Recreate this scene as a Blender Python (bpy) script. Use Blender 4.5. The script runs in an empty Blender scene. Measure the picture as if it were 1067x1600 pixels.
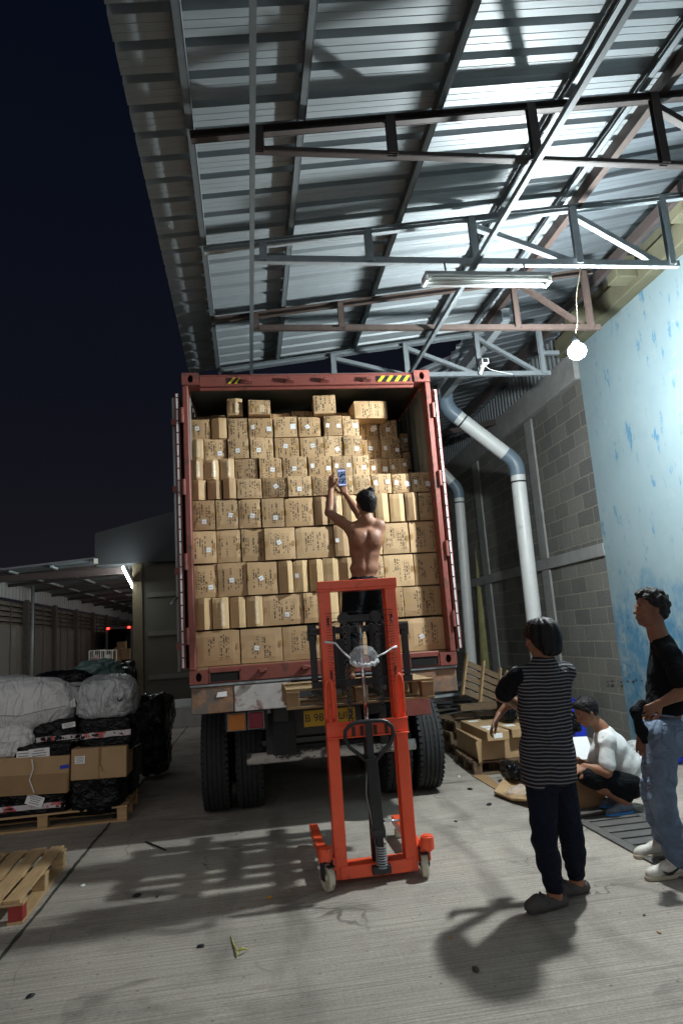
import bpy, math, random
import numpy as np
from mathutils import Vector, Matrix, Euler, noise

random.seed(7)
sc = bpy.context.scene
PI = math.pi

# ------------------------------------------------------------------ camera
CF, PITCH, ROLL, YAW, CH = 1041.27, 0.181752, -0.069209, 0.146201, 1.7   # focal length in px of the 1067x1600 photo
def cam_axes():
    fw = Vector((math.sin(YAW)*math.cos(PITCH), math.cos(YAW)*math.cos(PITCH), math.sin(PITCH)))
    r = Vector((math.cos(YAW), -math.sin(YAW), 0)); u = r.cross(fw)
    c, s = math.cos(ROLL), math.sin(ROLL)
    return c*r + s*u, -s*r + c*u, fw
RX, RU, RF = cam_axes()
cd = bpy.data.cameras.new('camera'); cam = bpy.data.objects.new('camera', cd)
sc.collection.objects.link(cam); sc.camera = cam
cam.matrix_world = Matrix(((RX.x, RU.x, -RF.x, 0), (RX.y, RU.y, -RF.y, 0), (RX.z, RU.z, -RF.z, CH), (0, 0, 0, 1)))
cd.sensor_fit = 'VERTICAL'; cd.sensor_height = 36; cd.sensor_width = 24
cd.lens = CF/1600*36; cd.clip_end = 600; cd.clip_start = 0.05
C0 = Vector((0, 0, CH))
def ray(px, py): return RX*((px-533.5)/CF) - RU*((py-800)/CF) + RF
def onY(px, py, Y): d = ray(px, py); return C0 + d*(Y/d.y)
def onX(px, py, X): d = ray(px, py); return C0 + d*(X/d.x)
def onZ(px, py, Z=0.0): d = ray(px, py); return C0 + d*((Z-CH)/d.z)
def xat(px, Y, Z):      # world X seen at column px for given depth and height
    k = (px-533.5)/CF; a = Vector((0, Y, Z-CH))
    return (k*a.dot(RF) - a.dot(RX))/(RX.x - k*RF.x)

# ------------------------------------------------------------------ sky, exposure
sc.view_settings.view_transform = 'Standard'; sc.view_settings.look = 'None'
sc.view_settings.exposure = 0.22; sc.view_settings.gamma = 1.0
w = bpy.data.worlds.new('World'); sc.world = w; w.use_nodes = True
nt = w.node_tree; nt.nodes.clear()
out = nt.nodes.new('ShaderNodeOutputWorld'); bg = nt.nodes.new('ShaderNodeBackground')
tc = nt.nodes.new('ShaderNodeTexCoord'); sep = nt.nodes.new('ShaderNodeSeparateXYZ'); cr = nt.nodes.new('ShaderNodeValToRGB')
nz = nt.nodes.new('ShaderNodeTexNoise'); nz.inputs['Scale'].default_value = 2.2; nz.inputs['Detail'].default_value = 3
ma = nt.nodes.new('ShaderNodeMath'); ma.operation = 'MULTIPLY_ADD'; ma.inputs[1].default_value = 0.10; ma.inputs[2].default_value = -0.05
ad = nt.nodes.new('ShaderNodeMath'); ad.operation = 'ADD'
nt.links.new(tc.outputs['Generated'], sep.inputs[0]); nt.links.new(tc.outputs['Generated'], nz.inputs['Vector'])
nt.links.new(nz.outputs['Fac'], ma.inputs[0]); nt.links.new(sep.outputs['Z'], ad.inputs[0]); nt.links.new(ma.outputs[0], ad.inputs[1])
nt.links.new(ad.outputs[0], cr.inputs[0]); nt.links.new(cr.outputs[0], bg.inputs[0]); nt.links.new(bg.outputs[0], out.inputs[0])
el = cr.color_ramp.elements
el[0].position = 0.0; el[0].color = (0.0100, 0.0088, 0.0110, 1)
el[1].position = 0.75; el[1].color = (0.0016, 0.0031, 0.0078, 1)
e = cr.color_ramp.elements.new(0.28); e.color = (0.0048, 0.0052, 0.0090, 1)
# fill glow added to the sky behind the photographer, lifts surfaces facing the camera
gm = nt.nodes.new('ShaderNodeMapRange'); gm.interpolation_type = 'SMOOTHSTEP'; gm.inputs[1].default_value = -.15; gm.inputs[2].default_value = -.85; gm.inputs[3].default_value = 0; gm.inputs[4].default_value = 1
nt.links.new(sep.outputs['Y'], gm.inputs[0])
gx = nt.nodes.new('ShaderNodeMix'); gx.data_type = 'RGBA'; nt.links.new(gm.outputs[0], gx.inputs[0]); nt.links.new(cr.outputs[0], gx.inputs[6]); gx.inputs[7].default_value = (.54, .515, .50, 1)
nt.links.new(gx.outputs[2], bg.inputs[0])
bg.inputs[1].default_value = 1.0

# ------------------------------------------------------------------ helpers
COL = sc.collection
def tag(o, label=None, cat=None, group=None, kind=None):
    if label: o['label'] = label
    if cat: o['category'] = cat
    if group: o['group'] = group
    if kind: o['kind'] = kind
    return o
def thing(name, label, cat, loc=(0, 0, 0), rotz=0.0, group=None):
    o = bpy.data.objects.new(name, None); COL.objects.link(o); o.location = loc; o.rotation_euler = (0, 0, rotz)
    o.empty_display_size = 0.1
    return tag(o, label, cat, group)
def root_off(p):
    v = Vector((0, 0, 0))
    while p is not None: v += p.location; p = p.parent
    return v
def link_mesh(name, verts, faces, mat, parent=None, smooth=False, uvs=None, local=False, mats=None, midx=None):
    off = Vector((0, 0, 0)) if (local or parent is None) else root_off(parent)
    me = bpy.data.meshes.new(name)
    me.from_pydata([tuple(Vector(v)-off) for v in verts], [], faces)
    for m in (mats or [mat]): me.materials.append(m)
    if midx: me.polygons.foreach_set('material_index', midx)
    if uvs is not None:
        l = me.uv_layers.new(name='UVMap'); l.data.foreach_set('uv', [c for uv in uvs for c in uv])
    if smooth: me.polygons.foreach_set('use_smooth', [True]*len(me.polygons))
    me.update()
    o = bpy.data.objects.new(name, me); COL.objects.link(o); o.parent = parent
    return o
def frame(d, up=(0, 0, 1)):
    d = Vector(d).normalized(); up = Vector(up)
    if abs(d.dot(up)) > 0.98: up = Vector((0, 1, 0))
    s = d.cross(up).normalized(); u = s.cross(d).normalized()
    return s, u, d
class MB:
    def __init__(s): s.v = []; s.f = []
    def add(s, vs, fs):
        n = len(s.v); s.v += [Vector(v) for v in vs]; s.f += [tuple(i+n for i in f) for f in fs]; return s
    def box(s, a, b, M=None):
        x0, y0, z0 = a; x1, y1, z1 = b
        vs = [Vector(p) for p in ((x0,y0,z0),(x1,y0,z0),(x1,y1,z0),(x0,y1,z0),(x0,y0,z1),(x1,y0,z1),(x1,y1,z1),(x0,y1,z1))]
        if M is not None: vs = [M @ v for v in vs]
        return s.add(vs, [(0,3,2,1),(4,5,6,7),(0,1,5,4),(1,2,6,5),(2,3,7,6),(3,0,4,7)])
    def cbox(s, c, d, M=None): return s.box([c[i]-d[i]/2 for i in range(3)], [c[i]+d[i]/2 for i in range(3)], M)
    def bar(s, p, q, w, h, up=(0, 0, 1)):      # w across, h along up
        p, q = Vector(p), Vector(q); a, u, d = frame(q-p, up); a = a*w/2; u = u*h/2
        return s.add([p-a-u, p+a-u, p+a+u, p-a+u, q-a-u, q+a-u, q+a+u, q-a+u], [(0,1,2,3),(7,6,5,4),(0,4,5,1),(1,5,6,2),(2,6,7,3),(3,7,4,0)])
    def chan(s, p, q, w, h, t=0.003, up=(0, 0, 1), flip=1):     # C channel: web + two flanges
        p, q = Vector(p), Vector(q); a, u, d = frame(q-p, up)
        s.bar(p-a*flip*(w/2), q-a*flip*(w/2), t, h, up)
        s.bar(p+u*(h/2-t/2)+a*flip*t, q+u*(h/2-t/2)+a*flip*t, w-t, t, up); s.bar(p-u*(h/2-t/2)+a*flip*t, q-u*(h/2-t/2)+a*flip*t, w-t, t, up)
        return s
    def tube(s, pts, r, n=10, cap=True, closed=False):
        pts = [Vector(p) for p in pts]; m = len(pts); rings = []
        rr = r if isinstance(r, (list, tuple)) else [r]*m
        ref = None
        for i, p in enumerate(pts):
            if closed: d = pts[(i+1) % m]-pts[i-1]
            else: d = pts[min(i+1, m-1)]-pts[max(i-1, 0)]
            d.normalize()
            if ref is None:
                ref = Vector((0, 0, 1)) if abs(d.z) < 0.9 else Vector((1, 0, 0))
            a = d.cross(ref).normalized(); b = d.cross(a).normalized(); ref = -b if False else ref
            ref = a.cross(d)
            rings.append([p+(a*math.cos(2*PI*k/n)+b*math.sin(2*PI*k/n))*rr[i] for k in range(n)])
        vs = [v for ring in rings for v in ring]; fs = []
        for i in range(m if closed else m-1):
            for k in range(n):
                j = (i+1) % m; k2 = (k+1) % n
                fs.append((i*n+k, i*n+k2, j*n+k2, j*n+k))
        if cap and not closed: fs += [tuple(range(n-1, -1, -1)), tuple((m-1)*n+k for k in range(n))]
        return s.add(vs, fs)
    def lathe(s, prof, c, axis, n=32):      # prof: (radius, along axis)
        a, u, d = frame(axis); c = Vector(c); vs = []; fs = []; m = len(prof)
        for i in range(n):
            t = 2*PI*i/n; rad = a*math.cos(t)+u*math.sin(t)
            vs += [c+rad*r+d*h for r, h in prof]
        for i in range(n):
            j = (i+1) % n
            for k in range(m-1): fs.append((i*m+k, j*m+k, j*m+k+1, i*m+k+1))
        return s.add(vs, fs)
    def build(s, name, mat, parent=None, smooth=False, bevel=0, local=False, seg=1, autosmooth=None):
        o = link_mesh(name, s.v, s.f, mat, parent, smooth, local=local)
        if bevel:
            m = o.modifiers.new('bevel', 'BEVEL'); m.width = bevel; m.segments = seg; m.limit_method = 'ANGLE'; m.angle_limit = 0.6
        return o

# ------------------------------------------------------------------ materials
def mat(name, col, rough=0.6, metal=0.0, var=0.2, scale=6.0, stretch=(1, 1, 1), bump=0.0, bscale=60.0, dirt=None, dirt_th=0.6, dirt_scale=3.0,
        spec=0.5, alpha=1.0, rvar=0.0, trans=0.0, coat=0.0, coord='Object', dirt_soft=0.06, bstretch=None, crease=False):
    m = bpy.data.materials.new(name); m.use_nodes = True; t = m.node_tree; N = t.nodes; L = t.links
    b = N['Principled BSDF']; tcn = N.new('ShaderNodeTexCoord')
    mp = N.new('ShaderNodeMapping'); mp.inputs['Scale'].default_value = stretch; L.new(tcn.outputs[coord], mp.inputs[0])
    n1 = N.new('ShaderNodeTexNoise'); n1.inputs['Scale'].default_value = scale; n1.inputs['Detail'].default_value = 6; n1.inputs['Roughness'].default_value = 0.6
    L.new(mp.outputs[0], n1.inputs['Vector'])
    mr = N.new('ShaderNodeMapRange'); mr.inputs[1].default_value = 0.25; mr.inputs[2].default_value = 0.75; mr.inputs[3].default_value = 1-var; mr.inputs[4].default_value = 1+var
    L.new(n1.outputs['Fac'], mr.inputs[0])
    mx = N.new('ShaderNodeMix'); mx.data_type = 'RGBA'; mx.blend_type = 'MULTIPLY'; mx.inputs[0].default_value = 1; mx.inputs[6].default_value = (*col, 1)
    L.new(mr.outputs[0], mx.inputs[7]); last = mx.outputs[2]
    if dirt is not None:
        n2 = N.new('ShaderNodeTexNoise'); n2.inputs['Scale'].default_value = dirt_scale; n2.inputs['Detail'].default_value = 8; n2.inputs['Roughness'].default_value = 0.7
        L.new(mp.outputs[0], n2.inputs['Vector'])
        r2 = N.new('ShaderNodeMapRange'); r2.inputs[1].default_value = dirt_th-dirt_soft; r2.inputs[2].default_value = dirt_th+dirt_soft
        L.new(n2.outputs['Fac'], r2.inputs[0])
        m2 = N.new('ShaderNodeMix'); m2.data_type = 'RGBA'; L.new(r2.outputs[0], m2.inputs[0]); L.new(last, m2.inputs[6]); m2.inputs[7].default_value = (*dirt, 1); last = m2.outputs[2]
    L.new(last, b.inputs['Base Color'])
    b.inputs['Roughness'].default_value = rough; b.inputs['Metallic'].default_value = metal
    b.inputs['Specular IOR Level'].default_value = spec; b.inputs['Alpha'].default_value = alpha
    b.inputs['Transmission Weight'].default_value = trans; b.inputs['Coat Weight'].default_value = coat
    if rvar:
        mrr = N.new('ShaderNodeMapRange'); mrr.inputs[1].default_value = .3; mrr.inputs[2].default_value = .7; mrr.inputs[3].default_value = max(rough-rvar, .02); mrr.inputs[4].default_value = min(rough+rvar, 1)
        L.new(n1.outputs['Fac'], mrr.inputs[0]); L.new(mrr.outputs[0], b.inputs['Roughness'])
    if bump:
        nb = N.new('ShaderNodeTexNoise'); nb.inputs['Scale'].default_value = bscale; nb.inputs['Detail'].default_value = 5
        mb = N.new('ShaderNodeMapping'); mb.inputs['Scale'].default_value = bstretch or stretch; L.new(tcn.outputs[coord], mb.inputs[0]); L.new(mb.outputs[0], nb.inputs['Vector'])
        bp = N.new('ShaderNodeBump'); bp.inputs['Strength'].default_value = 1.0; bp.inputs['Distance'].default_value = bump
        hs = nb.outputs['Fac']
        if crease:      # sharp folds where the noise crosses its middle
            nb.inputs['Detail'].default_value = 3; nb.inputs['Distortion'].default_value = 1.2
            s1 = N.new('ShaderNodeMath'); s1.operation = 'SUBTRACT'; s1.inputs[1].default_value = .5; L.new(hs, s1.inputs[0])
            s2 = N.new('ShaderNodeMath'); s2.operation = 'ABSOLUTE'; L.new(s1.outputs[0], s2.inputs[0]); s3 = N.new('ShaderNodeMath'); s3.operation = 'POWER'; s3.inputs[1].default_value = .6; L.new(s2.outputs[0], s3.inputs[0]); hs = s3.outputs[0]
        L.new(hs, bp.inputs['Height']); L.new(bp.outputs[0], b.inputs['Normal'])
    m['_col'] = last.node.name
    return m
def emit(name, col, strength):
    m = bpy.data.materials.new(name); m.use_nodes = True; t = m.node_tree; t.nodes.clear()
    o = t.nodes.new('ShaderNodeOutputMaterial'); e = t.nodes.new('ShaderNodeEmission'); e.inputs[0].default_value = (*col, 1); e.inputs[1].default_value = strength
    t.links.new(e.outputs[0], o.inputs[0]); return m
M = {}
M['galv'] = mat('galvanised steel', (.145, .165, .178), .55, .2, .12, 14, bump=.0004, bscale=90, rvar=.1)
M['galvdark'] = mat('dull galvanised steel', (.30, .33, .35), .5, .3, .15, 14)
M['rustbrown'] = mat('brown primed steel', (.055, .036, .030), .65, .0, .25, 12, bump=.0006, bscale=120)
M['rustred'] = mat('red oxide primed steel', (.058, .040, .034), .6, .0, .25, 12, bump=.0006, bscale=120)
M['darksteel'] = mat('dark brown steel', (.045, .032, .03), .6, .0, .25, 12)
M['sheet'] = mat('roof sheet metal', (.235, .262, .278), .50, .15, .07, 3.0, stretch=(.4, 6, 1), rvar=.06, dirt=(.19, .21, .225), dirt_th=.62, dirt_scale=1.2, dirt_soft=.15)
M['sheet2'] = mat('old roof sheet metal', (.15, .17, .19), .5, .3, .15, 3.0, stretch=(.4, 6, 1))
M['contred'] = mat('container red paint', (.195, .050, .038), .55, 0, .2, 7, bump=.0012, bscale=30, dirt=(.085, .035, .025), dirt_th=.60, dirt_scale=7)
M['contdark'] = mat('container interior paint', (.16, .165, .14), .7, 0, .2, 4)
M['black'] = mat('black painted steel', (.012, .014, .018), .4, 0, .2, 20)
M['blackmatte'] = mat('black rubber', (.014, .015, .017), .8, 0, .3, 20, bump=.001, bscale=80)
M['chainsteel'] = mat('oiled chain steel', (.05, .05, .052), .3, .8, .3, 30)
M['film'] = mat('milky plastic film', (.75, .75, .78), .25, 0, .08, 12, bump=.02, bscale=20, crease=True, alpha=.75)
M['chrome'] = mat('chromed rod', (.6, .62, .65), .18, 1.0, .03)
M['orange'] = mat('orange red paint', (.86, .10, .036), .40, 0, .06, 9, coat=.25, rvar=.08, dirt=(.30, .035, .018), dirt_th=.655, dirt_scale=13)
M['wheelw'] = mat('off white nylon', (.52, .50, .40), .5, 0, .15, 18, dirt=(.2, .18, .13), dirt_th=.62, dirt_scale=14)
M['deckrust'] = mat('rusted chassis paint', (.24, .13, .075), .7, 0, .35, 9, bump=.002, bscale=25, dirt=(.12, .10, .085), dirt_th=.5, dirt_scale=6)
M['deckwhite'] = mat('chipped white paint', (.42, .40, .39), .6, 0, .2, 12, dirt=(.16, .06, .045), dirt_th=.58, dirt_scale=9)
M['chassis'] = mat('grimy chassis steel', (.03, .03, .032), .7, 0, .3, 10, bump=.002, bscale=30)
M['wood'] = mat('pallet pine', (.44, .29, .145), .7, 0, .22, 5, stretch=(1, 9, 9), bump=.0008, bscale=20)
M['woodx'] = mat('pallet pine crosswise', (.44, .30, .16), .7, 0, .22, 5, stretch=(9, 1, 9), bump=.0008, bscale=20)
M['woodold'] = mat('weathered pallet wood', (.13, .085, .048), .8, 0, .3, 5, stretch=(2, 2, 6), bump=.001, bscale=20)
M['redpaint'] = mat('red painted wood', (.28, .025, .02), .6, 0, .2, 10)
M['pvc'] = mat('white pvc pipe', (.62, .64, .63), .4, 0, .06, 6, dirt=(.42, .42, .40), dirt_th=.66, dirt_scale=5)
M['pvcgrey'] = mat('grey pvc elbow', (.14, .19, .24), .4, 0, .08, 6)
M['yellowpole'] = mat('yellowed paint', (.36, .34, .16), .6, 0, .15, 6)
M['cement'] = mat('smooth cement render', (.27, .275, .27), .85, 0, .2, 5, bump=.002, bscale=25)
M['beam'] = mat('aged yellowish concrete', (.125, .12, .075), .85, 0, .22, 4, bump=.003, bscale=18, dirt=(.12, .115, .08), dirt_th=.6, dirt_scale=3)
M['white'] = mat('white enamel', (.75, .76, .74), .4, 0, .05)
M['dullwhite'] = mat('dusty white enamel', (.36, .37, .36), .5, 0, .1)
M['tubeglass'] = mat('unlit fluorescent glass', (.50, .53, .53), .25, 0, .02)
M['lath'] = mat('dull lath wood', (.27, .18, .09), .8, 0, .25, 6)
M['label'] = mat('white paper label', (.78, .79, .80), .6, 0, .06, 40)
M['ink'] = mat('grey print', (.20, .21, .23), .7)
M['card'] = mat('plain cardboard', (.40, .265, .14), .78, 0, .12, 6, bump=.0006, bscale=30, dirt=(.28, .175, .085), dirt_th=.66, dirt_scale=3)
M['carddark'] = mat('brown cardboard', (.30, .185, .09), .8, 0, .15, 6, bump=.0006, bscale=30)
M['bagblack'] = mat('black plastic wrap', (.003, .0035, .005), .22, 0, .2, 10, bump=.022, bscale=9, spec=.22, crease=True)
M['sackw'] = mat('woven white sack', (.64, .66, .67), .62, 0, .08, 3, bump=.035, bscale=3.2, bstretch=(2.0, 1, .8), crease=True, dirt=(.40, .40, .41), dirt_th=.66, dirt_scale=2.5)
M['sackgrey'] = mat('grey plastic film', (.46, .49, .51), .45, 0, .12, 3, bump=.05, bscale=4, bstretch=(1.6, 1, .8), crease=True, dirt=(.20, .21, .23), dirt_th=.6, dirt_scale=4)
M['tarp'] = mat('green tarpaulin', (.085, .15, .14), .5, 0, .2, 5, bump=.03, bscale=4, crease=True)
M['tapered'] = mat('red and white tape', (.42, .06, .06), .35, 0, .1, 3, dirt=(.50, .48, .50), dirt_th=.5, dirt_scale=5, dirt_soft=.02)
M['yellow'] = mat('warning yellow', (.72, .50, .02), .5, 0, .1)
M['platey'] = mat('plate yellow', (.55, .33, .015), .5, 0, .12, 20, dirt=(.30, .19, .03), dirt_th=.62, dirt_scale=12)
M['amber'] = mat('amber lens', (.50, .17, .02), .25, 0, .1)
M['redlens'] = mat('red lens', (.22, .012, .03), .25, 0, .1)
M['blue'] = mat('blue plastic', (.01, .03, .45), .4, 0, .1)
M['clear'] = mat('clear plastic film', (.75, .75, .78), .12, 0, .05, bump=.02, bscale=9, crease=True, alpha=.22)
M['grate'] = mat('grimy drain steel', (.11, .105, .10), .6, .3, .25, 9, bump=.001, bscale=50)
M['void'] = mat('dark drain', (.004, .004, .004), .9)
M['gasket'] = mat('door gasket', (.55, .55, .56), .45, 0, .2, 3)
# ------------------------------------------------------------------ ground
def concrete_floor():
    m = mat('broomed concrete', (.385, .345, .298), .82, 0, .16, 1.3, dirt=(.215, .188, .165), dirt_th=.57, dirt_scale=.55, dirt_soft=.10, rvar=.08)
    t = m.node_tree; N = t.nodes; L = t.links; b = N['Principled BSDF']
    col = b.inputs['Base Color'].links[0].from_socket
    tcn = N.new('ShaderNodeTexCoord'); mp = N.new('ShaderNodeMapping'); mp.inputs['Scale'].default_value = (.55, 46, 1); mp.inputs['Rotation'].default_value = (0, 0, math.radians(-2.0))
    L.new(tcn.outputs['Object'], mp.inputs[0])
    g = N.new('ShaderNodeTexNoise'); g.inputs['Scale'].default_value = 1.6; g.inputs['Detail'].default_value = 7; g.inputs['Roughness'].default_value = .62
    L.new(mp.outputs[0], g.inputs['Vector'])
    mpb = N.new('ShaderNodeMapping'); mpb.inputs['Scale'].default_value = (1, 1, 1); L.new(tcn.outputs['Object'], mpb.inputs[0])
    f = N.new('ShaderNodeTexNoise'); f.inputs['Scale'].default_value = 55; f.inputs['Detail'].default_value = 8; f.inputs['Roughness'].default_value = .8; L.new(mpb.outputs[0], f.inputs['Vector'])
    r = N.new('ShaderNodeMapRange'); r.inputs[1].default_value = .34; r.inputs[2].default_value = .56; r.inputs[3].default_value = .66; r.inputs[4].default_value = 1.05; L.new(g.outputs['Fac'], r.inputs[0])
    r2 = N.new('ShaderNodeMapRange'); r2.inputs[1].default_value = .3; r2.inputs[2].default_value = .7; r2.inputs[3].default_value = .72; r2.inputs[4].default_value = 1.28; L.new(f.outputs['Fac'], r2.inputs[0])
    mu = N.new('ShaderNodeMath'); mu.operation = 'MULTIPLY'; L.new(r.outputs[0], mu.inputs[0]); L.new(r2.outputs[0], mu.inputs[1])
    mx = N.new('ShaderNodeMix'); mx.data_type = 'RGBA'; mx.blend_type = 'MULTIPLY'; mx.inputs[0].default_value = 1; L.new(col, mx.inputs[6]); L.new(mu.outputs[0], mx.inputs[7])
    # small pits
    v = N.new('ShaderNodeTexVoronoi'); v.inputs['Scale'].default_value = 9; L.new(mpb.outputs[0], v.inputs['Vector'])
    vr = N.new('ShaderNodeMapRange'); vr.inputs[1].default_value = .03; vr.inputs[2].default_value = .10; vr.inputs[3].default_value = .45; vr.inputs[4].default_value = 1; L.new(v.outputs['Distance'], vr.inputs[0])
    mx2 = N.new('ShaderNodeMix'); mx2.data_type = 'RGBA'; mx2.blend_type = 'MULTIPLY'; mx2.inputs[0].default_value = 1; L.new(mx.outputs[2], mx2.inputs[6]); L.new(vr.outputs[0], mx2.inputs[7])
    # tyre and trolley marks along the yard, hairline cracks, damp patches
    sp = N.new('ShaderNodeSeparateXYZ'); L.new(tcn.outputs['Object'], sp.inputs[0])
    def mth(op, a_, b_=None, c_=None):
        x = N.new('ShaderNodeMath'); x.operation = op
        for i, s in enumerate((a_, b_, c_)):
            if s is None: continue
            if isinstance(s, (int, float)): x.inputs[i].default_value = s
            else: L.new(s, x.inputs[i])
        return x.outputs[0]
    def noise_(scale, st=(1, 1, 1), det=5, dist=0):
        q = N.new('ShaderNodeMapping'); q.inputs['Scale'].default_value = st; L.new(tcn.outputs['Object'], q.inputs[0]); n = N.new('ShaderNodeTexNoise'); n.inputs['Scale'].default_value = scale; n.inputs['Detail'].default_value = det; n.inputs['Distortion'].default_value = dist; L.new(q.outputs[0], n.inputs['Vector']); return n.outputs['Fac']
    def mrange(s, a_, b_, c_=0, d_=1):
        x = N.new('ShaderNodeMapRange'); x.inputs[1].default_value = a_; x.inputs[2].default_value = b_; x.inputs[3].default_value = c_; x.inputs[4].default_value = d_; L.new(s, x.inputs[0]); return x.outputs[0]
    xw = mth('MULTIPLY_ADD', noise_(.5), .5, sp.outputs['X'])
    tr_ = None
    for cx in (.0, .42, 1.75, 2.1):
        k = mrange(mth('ABSOLUTE', mth('SUBTRACT', xw, cx)), .05, .13, 1, 0); tr_ = k if tr_ is None else mth('MAXIMUM', tr_, k)
    tr_ = mth('MULTIPLY', tr_, mrange(noise_(3.5, (1, .35, 1), 8), .42, .62))
    crk = mrange(mth('ABSOLUTE', mth('SUBTRACT', noise_(.45, (1, 1, 1), 6, .6), .5)), .0006, .0028, 1, 0)
    crk = mth('MULTIPLY', crk, mrange(noise_(.6), .5, .56))
    damp = mrange(noise_(1.6, (1, 1.6, 1), 9, .8), .60, .68)
    fac = mth('MAXIMUM', mth('MULTIPLY', tr_, .45), mth('MAXIMUM', mth('MULTIPLY', crk, .75), mth('MULTIPLY', damp, .42)))
    mx3 = N.new('ShaderNodeMix'); mx3.data_type = 'RGBA'; L.new(fac, mx3.inputs[0]); L.new(mx2.outputs[2], mx3.inputs[6]); mx3.inputs[7].default_value = (.07, .06, .052, 1)
    L.new(mx3.outputs[2], b.inputs['Base Color'])
    a = N.new('ShaderNodeMath'); a.operation = 'MULTIPLY_ADD'; a.inputs[1].default_value = .35; L.new(f.outputs['Fac'], a.inputs[0]); L.new(r.outputs[0], a.inputs[2])
    bp = N.new('ShaderNodeBump'); bp.inputs['Distance'].default_value = .005; L.new(a.outputs[0], bp.inputs['Height']); L.new(bp.outputs[0], b.inputs['Normal'])
    return m
fl = MB(); fl.add([(-60, -40, 0), (40, -40, 0), (40, 140, 0), (-60, 140, 0)], [(0, 1, 2, 3)])
g = fl.build('ground', concrete_floor()); tag(g, kind='structure')
joint_m = mat('mossy joint filler', (.035, .04, .028), .95, 0, .5, 20)
ja, jb = onZ(0, 1500), onZ(165, 1295)
jd = (jb-ja).normalized()
def wavy_strip(a, d, l0, l1, w, z, seed, step=.06):
    random.seed(seed); s = Vector((-d.y, d.x, 0)); vs = []; n = int((l1-l0)/step)
    for i in range(n+1):
        t = l0+(l1-l0)*i/n; c = a+d*t+s*(noise.noise(Vector((t*2, seed, 0)))*.012)
        ww = w*(.55+.8*abs(noise.noise(Vector((t*5, seed, 3)))))
        vs += [c-s*ww/2, c+s*ww/2]
    for v in vs: v.z = z
    return vs, [(2*i, 2*i+1, 2*i+3, 2*i+2) for i in range(n)]
v_, f_ = wavy_strip(ja, jd, -6, 14, .035, .004, 3)
tag(link_mesh('expansion_joint', v_, f_, joint_m), kind='structure')
jc = onZ(300, 1283); v_, f_ = wavy_strip(Vector((-3.2, jc.y, 0)), Vector((1, .03, 0)), 0, 3.2, .012, .004, 8)
tag(link_mesh('expansion_joint', v_, f_, mat('pale joint', (.30, .27, .20), .9, 0, .5, 30)), kind='structure')
v_, f_ = wavy_strip(Vector((1.2, 7.6, 0)), Vector((1, .02, 0)), 0, 3.4, .018, .004, 12)
tag(link_mesh('expansion_joint', v_, f_, joint_m), kind='structure')

# ------------------------------------------------------------------ canopy roof
ZB = 4.79
def ztop(x): return 4.87 + .142*(x+.22)
def zroof(x): return ztop(x)+.14
cano = thing('canopy', 'open sided lean-to canopy of galvanised roof sheets on steel trusses over the loading yard', 'canopy', (.15, 5, 0))
def corrugated(x0, x1, z0, z1, y0, y1, pitch=.222, rib=.05, top=.022, w0=.062):
    vs = []; prof = []; y = y0
    while y < y1:
        prof += [(y, 0), (y+w0*.5-top*.5-.0, rib) , (y+w0*.5+top*.5, rib), (y+w0, 0)]
        # two shallow stiffeners on the pan
        p0 = y+w0; pw = pitch-w0
        prof += [(p0+pw*.33-.004, 0), (p0+pw*.33, .0025), (p0+pw*.33+.004, 0), (p0+pw*.66-.004, 0), (p0+pw*.66, .0025), (p0+pw*.66+.004, 0)]
        y += pitch
    n = len(prof); m = 3
    for i in range(m):
        x = x0+(x1-x0)*i/(m-1); z = z0+(z1-z0)*i/(m-1)
        vs += [(x, a, z+b) for a, b in prof]
    fs = [(i*n+k, i*n+k+1, (i+1)*n+k+1, (i+1)*n+k) for i in range(m-1) for k in range(n-1)]
    return vs, fs
X0, X1 = -.60, 3.14
v_, f_ = corrugated(X0, X1, zroof(X0), zroof(X1), -1.0, 7.72)
rs = link_mesh('roof_sheet', v_, f_, M['sheet'], cano)
sd = rs.modifiers.new('thick', 'SOLIDIFY'); sd.thickness = .0012
for px in (-.24, .48, 1.42, 2.36, 2.93):
    b = MB(); z = zroof(px)-.044
    b.chan((px, -1, z), (px, 7.74, z), .042, .080, .004, flip=-1)
    for k in range(39):     # sheet clips
        yy = -.95+.222*k
        b.cbox((px-.03, yy+.03, z+.038), (.02, .03, .012))
    b.build('purlin', M['galv'], cano)
b = MB(); b.bar((3.10, -1, zroof(3.1)-.06), (3.10, 7.74, zroof(3.1)-.06), .06, .11); b.build('edge_beam', M['rustbrown'], cano)
def truss(y, mt, diags, xr, posts=(.19, 1.08, 2.05, 3.0), xb=None, cbh=.055, w=.048, mtb=None):
    xb = xb or xr
    b = MB()
    b.chan((-.24, y, ztop(-.24)+.0), (xr, y, ztop(xr)), w, .060, .004)
    b.chan((.13, y, ZB), (xb, y, ZB), w, cbh, .004, flip=-1)
    t = b.build('roof_truss', mt, cano)
    for x in posts:
        p = MB()
        if ztop(x)-ZB > .1: p.chan((x, y-.03, ZB-.02), (x, y-.03, ztop(x)), .06, .045, .003, up=(0, 1, 0))
        else: p.bar((x, y-.03, ZB-.02), (x, y-.03, ztop(x)), .06, .04, up=(0, 1, 0))
        p.build('web_post', mt, t)
    for xa, xc in diags:
        p = MB(); p.chan((xa, y+.03, ztop(xa)-.03), (xc, y+.03, ZB+.02), .045, .05, .003, up=(0, 1, 0)); p.build('web_diagonal', mt, t)
    return t
truss(-.2, M['galv'], ((1.08, 2.05), (2.05, 3.0), (3.0, 3.8)), 4.6, (.19, 1.08, 2.05, 3.0, 3.88))
truss(1.15, M['darksteel'], ((3.0, 3.8),), 4.6, (.19, 1.08, 2.05, 3.0, 3.88))
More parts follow.
